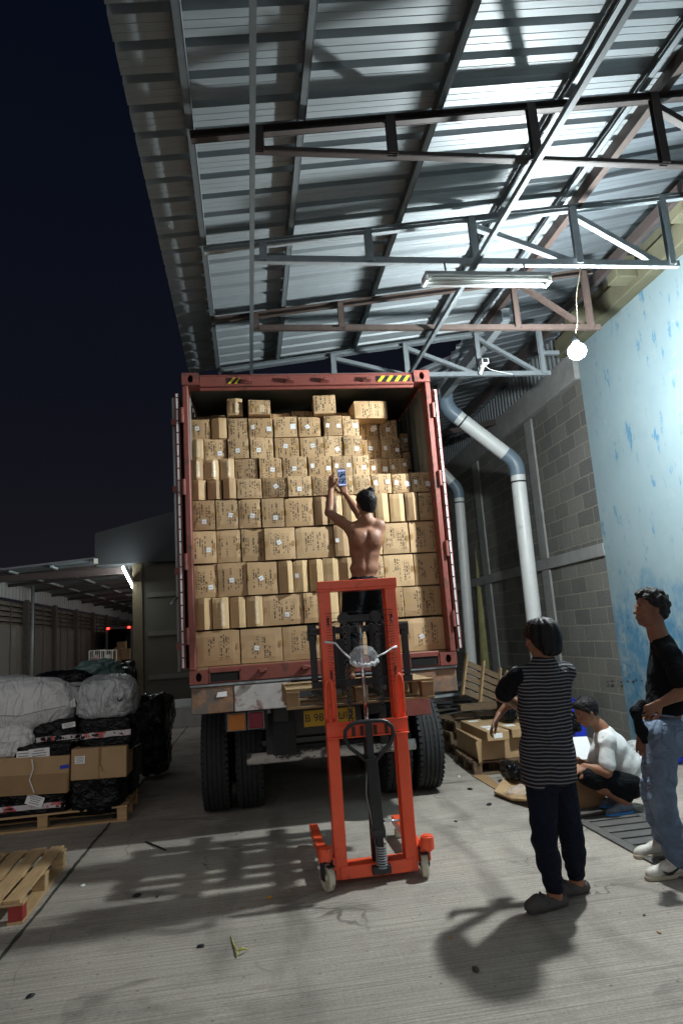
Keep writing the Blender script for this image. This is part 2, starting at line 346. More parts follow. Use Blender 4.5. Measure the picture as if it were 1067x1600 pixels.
truss(2.52, M['galv'], ((1.08, 2.05), (2.05, 3.0), (3.0, 3.8)), 4.6, (.19, 1.08, 2.05, 3.0, 3.88))
truss(3.80, M['darksteel'], ((3.02, 3.8),), 4.6, (.19, 1.06, 2.06, 3.0, 3.88), cbh=.03)
truss(5.06, M['galvdark'], ((2.06, 3.0), (3.02, 3.82)), 4.3, (.24, 1.13, 2.06, 3.01, 3.9), xb=3.98)
truss(6.30, M['rustred'], ((3.05, 3.74),), 3.9, (.19, 1.06, 2.95, 3.78), w=.04)
truss(7.58, M['galv'], ((1.14, 2.0), (2.06, 2.92), (3.0, 3.78)), 3.86, (1.14, 2.05, 2.98, 3.82), xb=3.92)
b = MB(); b.bar((3.82, 7.55, 5.05), (4.05, 7.55, 5.05), .05, .05); b.build('wall_tie', M['galv'], cano)
for px, z in ((.145, ZB-.01), (2.03, ZB-.065)):
    b = MB(); b.bar((px, -.3, z), (px, 7.62, z), .036, .045); b.build('longitudinal_beam', M['galv'], cano)
# the main building's own roof beside the canopy
hall = thing('hall_roof', 'dim older corrugated roof of the hall continuing from the canopy edge over the block wall', 'roof', (4.2, 8, 0))
v_, f_ = corrugated(3.06, 5.4, zroof(3.06)+.10, zroof(3.06)+.62, -1.0, 18.0, .25)
o_ = link_mesh('roof_sheet', v_, f_, M['sheet2'], hall); sd = o_.modifiers.new('thick', 'SOLIDIFY'); sd.thickness = .0012
v_, f_ = corrugated(1.9, 3.15, 5.0, 5.52, 8.6, 18.0, .25)
o_ = link_mesh('roof_sheet', v_, f_, M['sheet2'], hall); sd = o_.modifiers.new('thick', 'SOLIDIFY'); sd.thickness = .0012
b = MB(); b.bar((4.15, -1, 5.56), (4.15, 18, 5.56), .06, .12); b.build('purlin', M['darksteel'], hall)
b = MB(); b.bar((3.16, 7.0, 5.30), (3.16, 18, 5.30), .10, .16); b.build('valley_gutter', M['galvdark'], hall)
for y in (11.4, 15):
    b = MB(); b.bar((2.0, y, 4.9), (4.7, y, 5.40), .06, .1); b.build('rafter', M['darksteel'], hall)

# ------------------------------------------------------------------ right hand walls
WX = 4.75
zt = onX(922, 526, WX).z; ye = onX(945, 870, WX).y
def blue_paint():
    m = mat('weathered blue wall paint', (.20, .285, .32), .8, 0, .10, 1.6, dirt=(.245, .325, .355), dirt_th=.5, dirt_scale=1.1, dirt_soft=.2, rvar=.08, bump=.003, bscale=7)
    t = m.node_tree; N = t.nodes; L = t.links; b = N['Principled BSDF']; col = b.inputs['Base Color'].links[0].from_socket
    tcn = N.new('ShaderNodeTexCoord'); sp = N.new('ShaderNodeSeparateXYZ'); L.new(tcn.outputs['Object'], sp.inputs[0])
    def nz(scale, st, det=8, ro=.7):
        mp = N.new('ShaderNodeMapping'); mp.inputs['Scale'].default_value = st; L.new(tcn.outputs['Object'], mp.inputs[0])
        n = N.new('ShaderNodeTexNoise'); n.inputs['Scale'].default_value = scale; n.inputs['Detail'].default_value = det; n.inputs['Roughness'].default_value = ro; L.new(mp.outputs[0], n.inputs['Vector']); return n.outputs['Fac']
    def mixc(fac, a, c):
        x = N.new('ShaderNodeMix'); x.data_type = 'RGBA'; L.new(fac, x.inputs[0]); L.new(a, x.inputs[6]); x.inputs[7].default_value = (*c, 1); return x.outputs[2]
    def mrange(s, a, bb, c=0, d=1):
        x = N.new('ShaderNodeMapRange'); x.inputs[1].default_value = a; x.inputs[2].default_value = bb; x.inputs[3].default_value = c; x.inputs[4].default_value = d; L.new(s, x.inputs[0]); return x.outputs[0]
    def mul(a, c):
        x = N.new('ShaderNodeMath'); x.operation = 'MULTIPLY'; L.new(a, x.inputs[0]); L.new(c, x.inputs[1]); return x.outputs[0]
    def addn(a, c, k):
        x = N.new('ShaderNodeMath'); x.operation = 'MULTIPLY_ADD'; L.new(c, x.inputs[0]); x.inputs[1].default_value = k; L.new(a, x.inputs[2]); return x.outputs[0]
    # exposed darker blue undercoat on the lower wall, with a ragged edge
    zz = addn(sp.outputs['Z'], nz(2.2, (1, 1, .6)), -2.6)
    low = mrange(zz, .75, .25)
    patchy = mrange(nz(3.6, (1, 1, .8), 10, .78), .40, .56)
    col = mixc(mul(low, patchy), col, (.060, .185, .30))
    col = mixc(mul(low, mrange(nz(7, (1, 1, .9), 9, .8), .56, .62)), col, (.030, .12, .23))
    # thin vertical scrapes higher up
    scr = mul(mrange(nz(6.5, (1, 1, .30)), .585, .615), mrange(nz(1.7, (1, 1, 1)), .42, .50))
    col = mixc(scr, col, (.075, .20, .31))
    col = mixc(mul(mrange(nz(2.6, (1, 1, .8), 12, .85), .58, .60), mrange(nz(.7, (1, 1, 1)), .45, .55)), col, (.29, .34, .345))
    col = mixc(mul(mrange(nz(16, (1, 1, .45)), .66, .70), mrange(nz(.9, (1, 1, 1)), .5, .56)), col, (.14, .30, .42))
    # grey grime
    col = mixc(mrange(nz(2.2, (1, 1, .35), 10, .8), .66, .74, 0, .6), col, (.22, .27, .29))
    L.new(col, b.inputs['Base Color']); return m
bw = MB(); bw.box((WX, -3.5, 0), (WX+.22, ye, zt)); blue = bw.build('blue_wall', blue_paint())
tag(blue, 'tall pale blue painted wall with darker blue scuffs behind the squatting man', 'wall')
# rust-stained bolt line and ledge
b = MB()
random.seed(5)
pa, pb = onX(950, 1066, WX), onX(1012, 1062, WX)
for k in range(9):
    p = pa.lerp(pb, k/8.); s_ = random.uniform(.012, .035)
    b.cbox((WX-.004, p.y+random.uniform(-.03, .03), p.z+random.uniform(-.01, .01)), (.012, s_*1.6, s_*.6))
b.build('bolt_stub', M['rustbrown'], blue)

def blocks():
    m = mat('concrete block wall', (.155, .155, .145), .9, 0, .18, 2.2, bump=.0, dirt=(.15, .145, .125), dirt_th=.6, dirt_scale=1.1, dirt_soft=.12)
    t = m.node_tree; N = t.nodes; L = t.links; b = N['Principled BSDF']; col = b.inputs['Base Color'].links[0].from_socket
    tcn = N.new('ShaderNodeTexCoord'); sp = N.new('ShaderNodeSeparateXYZ'); L.new(tcn.outputs['Object'], sp.inputs[0])
    ax = N.new('ShaderNodeMath'); ax.operation = 'ADD'; L.new(sp.outputs['X'], ax.inputs[0]); L.new(sp.outputs['Y'], ax.inputs[1])
    cb = N.new('ShaderNodeCombineXYZ'); L.new(ax.outputs[0], cb.inputs[0]); L.new(sp.outputs['Z'], cb.inputs[1])
    br = N.new('ShaderNodeTexBrick'); br.inputs['Scale'].default_value = 1; br.inputs['Brick Width'].default_value = .46; br.inputs['Row Height'].default_value = .23
    br.inputs['Mortar Size'].default_value = .009; br.inputs['Mortar Smooth'].default_value = .2; br.inputs['Color1'].default_value = (1.18, 1.18, 1.15, 1); br.inputs['Color2'].default_value = (.74, .75, .78, 1); br.inputs['Mortar'].default_value = (1.7, 1.62, 1.45, 1)
    br.inputs['Bias'].default_value = -.1
    nzz = N.new('ShaderNodeTexNoise'); nzz.inputs['Scale'].default_value = 4; L.new(tcn.outputs['Object'], nzz.inputs['Vector'])
    vm = N.new('ShaderNodeVectorMath'); vm.operation = 'MULTIPLY_ADD'; vm.inputs[1].default_value = (.02, .02, .02); L.new(nzz.outputs['Color'], vm.inputs[0]); L.new(cb.outputs[0], vm.inputs[2])
    L.new(vm.outputs[0], br.inputs['Vector'])
    mx = N.new('ShaderNodeMix'); mx.data_type = 'RGBA'; mx.blend_type = 'MULTIPLY'; mx.inputs[0].default_value = 1; L.new(col, mx.inputs[6]); L.new(br.outputs['Color'], mx.inputs[7])
    f = N.new('ShaderNodeTexNoise'); f.inputs['Scale'].default_value = 45; f.inputs['Detail'].default_value = 6; L.new(tcn.outputs['Object'], f.inputs['Vector'])
    r2 = N.new('ShaderNodeMapRange'); r2.inputs[1].default_value = .3; r2.inputs[2].default_value = .7; r2.inputs[3].default_value = .8; r2.inputs[4].default_value = 1.2; L.new(f.outputs['Fac'], r2.inputs[0])
    mx2 = N.new('ShaderNodeMix'); mx2.data_type = 'RGBA'; mx2.blend_type = 'MULTIPLY'; mx2.inputs[0].default_value = 1; L.new(mx.outputs[2], mx2.inputs[6]); L.new(r2.outputs[0], mx2.inputs[7])
    L.new(mx2.outputs[2], b.inputs['Base Color'])
    a = N.new('ShaderNodeMath'); a.operation = 'MULTIPLY_ADD'; a.inputs[1].default_value = -.8; L.new(br.outputs['Fac'], a.inputs[0]); L.new(f.outputs['Fac'], a.inputs[2])
    bp = N.new('ShaderNodeBump'); bp.inputs['Distance'].default_value = .006; L.new(a.outputs[0], bp.inputs['Height']); L.new(bp.outputs[0], b.inputs['Normal'])
    return m
M['blocks'] = blocks()
WB = WX+.03
zb0, zb1 = onX(926, 873, WB).z, onX(926, 853, WB).z
zc = onX(906, 594, WB).z
bk = MB(); bk.box((WB, ye+.003, 0), (WB+.2, 17, zc)); blk = bk.build('block_wall', M['blocks'])
tag(blk, 'grey concrete block wall with cement posts and bands beside the blue wall', 'wall')
def wbox(name, y0, y1, z0, z1, t=.035, m='cement'):
    b = MB(); b.box((WB-t, y0, z0), (WB+.01, y1, z1)); return b.build(name, M[m], blk, bevel=.006)
y1a = onX(848, 890, WB).y; y1b = onX(860, 890, WB).y
y2a = onX(763, 920, WB).y
wbox('cement_band', ye+.01, 16.9, zb0, zb1, .04)
yy0, yy1 = min(y1a, y1b), max(y1a, y1b)
wbox('cement_post', yy0, yy1, 0, zb0-.003, .032); wbox('cement_post', yy0, yy1, zb1+.003, zc, .032)
wbox('cement_post', y2a-.2, y2a+.15, 0, zb0-.003, .032); wbox('cement_post', y2a-.2, y2a+.15, zb1+.003, zc, .032)
b = MB(); b.box((WB-.10, ye+.01, zc+.002), (WB+.2, 17, zc+.42)); b.build('top_beam', M['cement'], blk, bevel=.01)
v_ = MB()
for k in range(60):
    y = ye+.1+k*.14; v_.box((WB+.02, y, zc+.424), (WB+.06, y+.05, zc+1.0))
v_.build('vent_bars', M['galvdark'], blk)
b = MB(); b.box((WX+.9, -3.5, 0), (WX+1.0, 17, 6.4)); bs = b.build('hall_inner_wall', mat('dark hall wall', (.05, .05, .055), .9)); tag(bs, 'dark wall behind the vent bars over the block wall', 'wall')
# yellowish beams over the blue wall
eb = thing('concrete_eaves_beam', 'yellowed concrete beam with stub brackets along the top of the blue wall', 'beam', (WX, 4, zt))
b = MB(); b.box((WX-.16, -3.4, zt+.003), (WX+.22, ye+.3, zt+.26)); b.build('lower_beam', M['beam'], eb, bevel=.01)
b = MB(); b.box((WX-.02, -3.4, zt+.264), (WX+.22, ye+.3, zt+.62)); b.build('upper_beam', M['beam'], eb, bevel=.01)
for y in (1.2, 3.8, 5.3, 6.5, 7.6):
    b = MB(); b.box((WX-.42, y, zt+.06), (WX-.163, y+.22, zt+.34)); b.build('stub_bracket', M['beam'], eb, bevel=.012)
# back wall closing the yard behind
b = MB(); b.box((1.0, 17.0, 0), (5.0, 17.2, 5.9)); o_ = b.build('back_wall', M['blocks']); tag(o_, 'shadowed block wall closing the alley behind the drainpipes', 'wall')

# ------------------------------------------------------------------ drainpipes
def pipe(Y, pts, rpx, lab):
    P = [onY(x, y, Y) for x, y in pts]
    r = rpx
    root = thing('drainpipe', lab, 'drainpipe', (P[-1].x, Y, 0), group=None)
    def seg(a, c, name='pipe_section', m='pvc', rr=r): b = MB(); b.tube([a, c], rr, 20); return b.build(name, M[m], root, smooth=False)
    def smooth_tube(pts, rr, name, m):
        b = MB(); b.tube(pts, rr, 20); o = b.build(name, M[m], root, smooth=True); e = o.modifiers.new('e', 'EDGE_SPLIT'); e.split_angle = .9; return o
    def unit(a, c): return (c-a).normalized()
    k = r*1.25
    def elbow(A, B, C):
        p0 = B-unit(A, B)*k; p2 = B+unit(B, C)*k
        pts = [(1-t)**2*p0+2*t*(1-t)*B+t*t*p2 for t in [i/8 for i in range(9)]]
        smooth_tube([p0-unit(A, B)*r*.7]+pts+[p2+unit(B, C)*r*.7], r*1.07, 'elbow', 'pvcgrey'); return p0, p2
    a0, a1 = elbow(P[0], P[1], P[2]); c0, c1 = elbow(P[1], P[2], P[3])
    smooth_tube([P[0], a0], r, 'pipe_section', 'pvc'); smooth_tube([a1, c0], r, 'pipe_section', 'pvc'); smooth_tube([c1, P[3]], r, 'pipe_section', 'pvc')
    for p, q in ((c1+unit(P[2], P[3])*r*1.6, P[3]), (a1+unit(P[1], P[2])*r*1.6, P[2])):
        d = (q-p).normalized(); b = MB(); b.tube([p-d*.012, p+d*.012], r*1.06, 20); b.build('strap', M['black'], root)
    return root
pf = onY(833, 965, 9.7); 
p_ = pipe(9.7, [(691, 572), (697, 638), (806, 722), (833+17, 965+145)], .115, 'white plastic drainpipe with grey elbows, nearest, slanting down to the striped shirt')
p_ = pipe(12.6, [(640, 700), (660, 705), (716, 764), (740, 1085)], .10, 'white plastic drainpipe farther back, right behind the open container door')
b = MB(); q0, q1 = onY(742, 700, 13.5), onY(758, 1062, 13.5); b.tube([(q0.x, 13.5, q0.z), (q1.x, 13.5, 0)], .12, 16); o_ = b.build('yellow_pole', M['yellowpole'], None, smooth=True)
tag(o_, 'yellowed round post standing right of the farther drainpipe', 'post')

# ------------------------------------------------------------------ lamps
LP = onY(901, 549, 5.28)
lamp = thing('hanging_lamp', 'bright white bulb hanging on a thin cable by the blue wall', 'lamp', (LP.x, LP.y, LP.z))
def uv_sphere(c, r, n=16, m=10, sq=(1, 1, 1)):
    vs = []; fs = []
    for i in range(m+1):
        a = PI*i/m
        for j in range(n): t = 2*PI*j/n; vs.append((c[0]+r*sq[0]*math.sin(a)*math.cos(t), c[1]+r*sq[1]*math.sin(a)*math.sin(t), c[2]+r*sq[2]*math.cos(a)))
    for i in range(m):
        for j in range(n): fs.append((i*n+j, (i+1)*n+j, (i+1)*n+(j+1) % n, i*n+(j+1) % n))
    return vs, fs
vs, fs = uv_sphere(LP, .08, 16, 10, (1, 1, .92)); LAMP_E = 2600
bulb = link_mesh('bulb', vs, fs, emit('lit led bulb', (.92, 1.0, 1.0), LAMP_E), lamp, smooth=True)
b = MB(); b.tube([LP+Vector((0, 0, .06)), LP+Vector((0, 0, .10)), LP+Vector((0, 0, .15))], [.040, .030, .018], 14); b.build('bulb_holder', M['black'], lamp, smooth=True)
tp = Vector((3.02, 5.06, ZB-.02)); pts = []
for i in range(13):
    t = i/12.; p = (LP+Vector((0, 0, .16))).lerp(tp, t); p.x += .03*math.sin(t*PI*1.7)*(1-t)+.006*math.sin(t*9); p.y += .02*math.sin(t*5); pts.append(p)
b = MB(); b.tube(pts, .0035, 6); b.build('cable', mat('dirty cream cable', (.16, .145, .10), .6), lamp, smooth=True)
# unlit twin fluorescent fitting under the second truss
A, B = onY(662, 437, 5.0), onY(857, 441, 5.0)
ff = thing('fluorescent_fitting', 'white twin tube fluorescent fitting, switched off, hung under the galvanised truss', 'lamp', ((A.x+B.x)/2, 5.0, A.z))
zf = (A.z+B.z)/2
b = MB(); b.box((A.x, 4.93, zf+.015), (B.x, 5.07, zf+.05)); b.add([(A.x, 4.90, zf-.005), (B.x, 4.90, zf-.005), (B.x, 4.93, zf+.03), (A.x, 4.93, zf+.03)], [(0, 1, 2, 3)]); b.add([(A.x, 5.10, zf-.005), (B.x, 5.10, zf-.005), (B.x, 5.07, zf+.03), (A.x, 5.07, zf+.03)], [(3, 2, 1, 0)]); b.build('reflector', M['dullwhite'], ff)
for dy in (-.035, .035):
    b = MB(); b.tube([(A.x+.02, 5+dy, zf-.005), (B.x-.02, 5+dy, zf-.005)], .015, 12); b.build('tube', M['tubeglass'], ff, smooth=True)
for x in (A.x+.012, B.x-.012):
    b = MB(); b.box((x-.012, 4.94, zf-.03), (x+.012, 5.06, zf+.014)); b.build('end_cap', M['white'], ff)
for x in (A.x+.2, B.x-.2):
    b = MB(); b.bar((x, 5.0, zf+.05), (x, 5.02, ZB-.03), .015, .004); b.build('hanger', M['galv'], ff)
# little camera on the last truss
Pc = onY(752, 575, 7.5)
cc = thing('security_camera', 'small white security camera clamped to the last galvanised truss', 'camera', (Pc.x, 7.5, Pc.z))
b = MB(); b.box((Pc.x-.035, 7.36, Pc.z), (Pc.x+.05, 7.48, Pc.z+.075)); b.build('housing', M['white'], cc, bevel=.008)
b = MB(); b.box((Pc.x-.028, 7.352, Pc.z+.012), (Pc.x+.03, 7.359, Pc.z+.063)); b.build('lens_window', M['black'], cc)
b = MB(); b.bar((Pc.x, 7.45, Pc.z), (Pc.x-.02, 7.52, Pc.z-.07), .03, .03); b.build('bracket', M['white'], cc)
b = MB(); b.tube([(Pc.x+.03, 7.46, Pc.z+.01), (Pc.x+.10, 7.46, Pc.z-.04), (Pc.x+.22, 7.5, Pc.z-.05), (Pc.x+.4, 7.52, ZB-.03)], .004, 6); b.build('cable', M['white'], cc)
# ------------------------------------------------------------------ shipping container
CY = 6.20
XL, XR, ZL, ZH = -.545, 1.905, 1.355, 4.275
cont = thing('shipping_container', 'open rust red shipping container packed with cartons on the parked trailer', 'container', ((XL+XR)/2, CY, ZL))
def casting(x, z, sx):
    o = MB(); w = .162; h = .118 if z < 2 else .12
    x0, x1 = (x, x+w) if sx > 0 else (x-w, x); z0, z1 = z, z+h
    # faced block with an oval aperture, built as ring of quads round the hole
    cx, cz = (x0+x1)/2, (z0+z1)/2; n = 20; rx, rz = .026, .040
    hole = [(cx+rx*math.cos(2*PI*i/n), cz+rz*math.sin(2*PI*i/n)) for i in range(n)]
    def sq(a):
        c, s = math.cos(a), math.sin(a); k = 1/max(abs(c)/(w/2), abs(s)/(h/2)); return (cx+c*k, cz+s*k)
    outr = [sq(2*PI*i/n) for i in range(n)]
    vs = [(a, CY-.012, b) for a, b in outr]+[(a, CY-.012, b) for a, b in hole]+[(a, CY+.05, b) for a, b in hole]
    fs = [(i, (i+1) % n, n+(i+1) % n, n+i) for i in range(n)]+[(n+i, n+(i+1) % n, 2*n+(i+1) % n, 2*n+i) for i in range(n)]
    o.add(vs, fs)
    o.box((x0, CY-.010, z0), (x0+.012, CY+.16, z1)); o.box((x1-.012, CY-.010, z0), (x1, CY+.16, z1))
    o.box((x0+.012, CY-.010, z0), (x1-.012, CY+.16, z0+.012)); o.box((x0+.012, CY-.010, z1-.012), (x1-.012, CY+.16, z1))
    o.box((x0+.013, CY+.052, z0+.013), (x1-.013, CY+.06, z1-.013))
    b = o.build('corner_casting', M['contred'], cont)
    k = MB(); k.box((x0+.02, CY+.046, z0+.02), (x1-.02, CY+.051, z1-.02)); k.build('aperture', M['void'], b)
for x, s in ((XL, 1), (XR, -1)): casting(x, ZL, s); casting(x, ZH-.12, s)
b = MB(); b.box((XL+.165, CY+.004, ZH-.135), (XR-.165, CY+.09, ZH-.03)); b.box((XL+.165, CY+.012, ZH-.03), (XR-.165, CY+.15, ZH-.012)); b.box((XL+.165, CY+.03, ZH-.165), (XR-.165, CY+.06, ZH-.135)); hd = b.build('door_header', M['contred'], cont, bevel=.006)
def hazard(xa, xb, za, zb, n, slant):
    b = MB(); b.box((xa, CY-.001, za), (xb, CY+.0035, zb)); s = b.build('hazard_sticker', M['black'], hd)
    y = MB(); w = (xb-xa)/n
    for i in range(n):
        a = xa+i*w+w*.1; d = slant
        p = [(a, za), (a+w*.42, za), (a+w*.42+d, zb), (a+d, zb)]; p = [(min(max(q, xa), xb), z) for q, z in p]
        y.add([(q, CY-.003, z) for q, z in p], [(0, 1, 2, 3)])
    y.build('stripe', M['yellow'], s)
hz0 = onY(588, 590, CY); hz1 = onY(640, 590, CY)
hazard(hz0.x, hz1.x, ZH-.112, ZH-.052, 4, .045)
hz0 = onY(355, 592, CY); hz1 = onY(375, 592, CY); hazard(hz0.x, hz1.x, ZH-.112, ZH-.052, 2, .05)
for px, z in ((388, ZH-.085), (453, ZH-.085), (508, ZH-.085), (573, ZH-.085)):
    x = xat(px, CY, z); b = MB()
    b.box((x-.045, CY-.016, z-.028), (x+.045, CY+.003, z-.012)); b.box((x-.02, CY-.05, z-.02), (x+.02, CY-.016, z+.018)); b.tube([(x-.045, CY-.03, z-.012), (x+.05, CY-.03, z-.012)], .012, 8)
    b.build('lock_keeper', M['contred'], hd, bevel=.003)
b = MB(); b.box((XL+.165, CY+.004, ZL+.0), (XR-.165, CY+.10, ZL+.135)); b.box((XL+.165, CY+.10, ZL+.0), (XR-.165, CY+.13, ZL+.02)); sill = b.build('door_sill', M['contred'], cont, bevel=.006)
for xa, xb in ((XL+.18, XL+.44), (XR-.44, XR-.18)):      # forklift pockets
    b = MB(); b.box((xa, CY+.0005, ZL+.012), (xb, CY+.0035, ZL+.09)); b.build('lift_pocket', M['void'], sill)
    b = MB(); b.box((xa-.012, CY-.006, ZL+.004), (xa, CY+.003, ZL+.105)); b.box((xb, CY-.006, ZL+.004), (xb+.012, CY+.003, ZL+.105)); b.box((xa-.012, CY-.006, ZL+.092), (xb+.012, CY+.003, ZL+.105)); b.build('pocket_rim', M['contred'], sill)
for px in (410, 477, 545, 600):
    z = ZL+.085; x = xat(px, CY, z); b = MB()
    b.box((x-.045, CY-.014, z-.02), (x+.045, CY+.003, z-.004)); b.box((x-.03, CY-.05, z-.022), (x+.012, CY-.014, z+.014)); b.tube([(x-.04, CY-.035, z-.002), (x+.04, CY-.035, z-.002)], .013, 8)
    b.build('lock_keeper', M['contred'], sill, bevel=.003)
for s, x in ((1, XL), (-1, XR)):
    b = MB(); a, c = (x, x+.055) if s > 0 else (x-.055, x)
    b.box((a, CY, ZL+.121), (c, CY+.15, ZH-.122)); po = b.build('door_post', M['contred'], cont, bevel=.008)
    for z in (1.78, 2.45, 3.15, 3.85):
        h = MB(); h.tube([(x-s*.006, CY-.008, z-.075), (x-s*.006, CY-.008, z+.075)], .018, 10); h.build('hinge', M['contred'], po)
    # inner corrugated side
    vs = []; k = 0; y = CY+.152; pr = []
    while y < CY+7:
        pr += [(y, 0), (y+.07, 0), (y+.10, .036), (y+.17, .036)]; y += .20
    xi = x+s*.02
    for z in (ZL+.12, ZH-.12): vs += [(xi+s*d, yy, z) for yy, d in pr]
    n = len(pr); sw = link_mesh('side_wall', vs, [(i, i+1, n+i+1, n+i) for i in range(n-1)], M['contdark'], cont)
    e = sw.modifiers.new('t', 'SOLIDIFY'); e.thickness = .003
    vs2 = []
    b = MB(); b.box((x, CY+.16, ZL+.002), (x+s*.06, CY+7, ZL+.118)); b.box((x, CY+.16, ZH-.118), (x+s*.06, CY+7, ZH-.03)); b.build('side_rail', M['contred'], cont)
b = MB(); b.box((XL+.06, CY+.13, ZL+.10), (XR-.06, CY+7, ZL+.138)); b.build('floor', M['carddark'], cont)
b = MB(); b.box((XL+.06, CY+.15, ZH-.04), (XR-.06, CY+7, ZH-.03)); b.build('roof', M['contdark'], cont)
b = MB(); b.box((XL+.06, CY+7, ZL+.1), (XR-.06, CY+7.03, ZH-.03)); b.build('end_wall', M['contdark'], cont)
GASK = mat('clipped door gasket', (.55, .55, .56), .45, 0, .2, 3)
t_ = GASK.node_tree; b_ = t_.nodes['Principled BSDF']; c_ = b_.inputs['Base Color'].links[0].from_socket
tcn_ = t_.nodes.new('ShaderNodeTexCoord'); sp_ = t_.nodes.new('ShaderNodeSeparateXYZ'); t_.links.new(tcn_.outputs['Object'], sp_.inputs[0])
m1_ = t_.nodes.new('ShaderNodeMath'); m1_.operation = 'MULTIPLY'; m1_.inputs[1].default_value = 8.6; t_.links.new(sp_.outputs['Z'], m1_.inputs[0])
m2_ = t_.nodes.new('ShaderNodeMath'); m2_.operation = 'FRACT'; t_.links.new(m1_.outputs[0], m2_.inputs[0])
m3_ = t_.nodes.new('ShaderNodeMath'); m3_.operation = 'LESS_THAN'; m3_.inputs[1].default_value = .11; t_.links.new(m2_.outputs[0], m3_.inputs[0])
x_ = t_.nodes.new('ShaderNodeMix'); x_.data_type = 'RGBA'; t_.links.new(m3_.outputs[0], x_.inputs[0]); t_.links.new(c_, x_.inputs[6]); x_.inputs[7].default_value = (.02, .02, .02, 1); t_.links.new(x_.outputs[2], b_.inputs['Base Color'])
# doors folded back along the sides
def door(s, x):
    xo = x+(-s)*.075; xi = x+(-s)*.028
    a, c = sorted((xo, xi)); z0, z1 = ZL+.14, ZH-.19
    b = MB(); b.box((a, CY+.03, z0), (c, CY+1.2, z1)); d = b.build('door', M['contred'], cont, bevel=.004)
    g = MB(); gx = x-s*.052
    g.box((gx-.008, CY+.012, z0+.01), (gx+.008, CY+.029, z1-.01)); g.build('door_gasket', GASK, d)
    if s > 0:
        for yy in (.32, .8):
            r = MB(); r.tube([(xo-.04, CY+yy, z0-.03), (xo-.04, CY+yy, z1+.06)], .017, 10); r.build('locking_bar', M['galvdark'], d, smooth=True)
            for zz in (z0+.2, 2.4, 3.2, z1-.2): r = MB(); r.box((xo-.062, CY+yy-.04, zz-.03), (xo-.002, CY+yy+.04, zz+.03)); r.build('bar_bracket', M['contred'], d)
        r = MB(); r.tube([(xo-.05, CY+.30, 2.15), (xo-.075, CY+.25, 2.12), (xo-.075, CY+.05, 2.08)], .013, 8); r.build('handle', M['galvdark'], d, smooth=True)
    else:
        for yy in (.32, .8):
            r = MB(); r.tube([(xo+.04, CY+yy, z0-.03), (xo+.04, CY+yy, z1+.06)], .017, 10); r.build('locking_bar', M['galvdark'], d, smooth=True)
            for zz in (z0+.2, 2.4, 3.2, z1-.2): r = MB(); r.box((xo+.002, CY+yy-.04, zz-.03), (xo+.062, CY+yy+.04, zz+.03)); r.build('bar_bracket', M['contred'], d)
door(1, XL); door(-1, XR)

# ------------------------------------------------------------------ trailer under it
tr = thing('trailer', 'grimy black container trailer with rusty rear deck beam and yellow number plate', 'trailer', (.68, 7.4, 0))
def bx(name, a, c, m, p=None, bevel=.006): b = MB(); b.box(a, c); return b.build(name, M[m], p or tr, bevel=bevel)
bx('deck_plate', (XL, CY+.01, ZL-.030), (XR, CY+.5, ZL-.004), 'galvdark')
bx('rear_beam', (XL+.01, CY+.02, ZL-.262), (XL+.38, CY+.22, ZL-.034), 'deckrust')
bx('rear_beam', (XL+.383, CY+.015, ZL-.262), (XL+.90, CY+.22, ZL-.036), 'deckwhite')
bx('rear_beam', (XL+.904, CY+.03, ZL-.262), (XR-.50, CY+.22, ZL-.036), 'chassis')
bx('rear_beam', (XR-.496, CY+.02, ZL-.24), (XR-.01, CY+.22, ZL-.034), 'deckrust')
q = onY(346, 1085, CY+.015); b = MB(); b.add([(q.x-.045, CY+.012, q.z-.022), (q.x+.05, CY+.012, q.z-.02), (q.x+.05, CY+.012, q.z+.024), (q.x-.03, CY+.012, q.z+.02)], [(0, 1, 2, 3)]); b.build('reflective_patch', M['label'], tr)
for x in (.25, 1.12): bx('frame_rail', (x-.07, CY+.23, .95), (x+.07, CY+6.5, ZL-.04), 'chassis')
for y in (6.6, 7.6, 8.6, 10): bx('cross_member', (XL+.1, y, 1.12), (XR-.1, y+.1, ZL-.045), 'chassis')
# lamps
def lens(xa, xb, za, zb, m, lab=None):
    b = MB(); b.box((xa-.008, CY+.165, za-.008), (xb+.008, CY+.215, zb+.008)); h = b.build('lamp_housing', M['galvdark'], tr, bevel=.006)
    b = MB(); b.box((xa, CY+.148, za), (xb, CY+.164, zb)); b.build('tail_light', M[m], h, bevel=.01, seg=2)
t0 = onY(356, 1117, CY+.15); t1 = onY(384, 1140, CY+.15); lens(t0.x, t1.x, t1.z, t0.z, 'amber')
t0b = onY(388, 1114, CY+.15); t1b = onY(412, 1137, CY+.15); lens(t0b.x, t1b.x, t1b.z, t0b.z, 'redlens')
bx('lamp_bracket', (t0.x-.03, CY+.22, t1.z-.02), (t1b.x+.04, CY+.26, ZL-.2), 'chassis')
bx('lamp_bracket', (1.38, CY+.02, ZL-.43), (1.62, CY+.20, ZL-.27), 'contred')
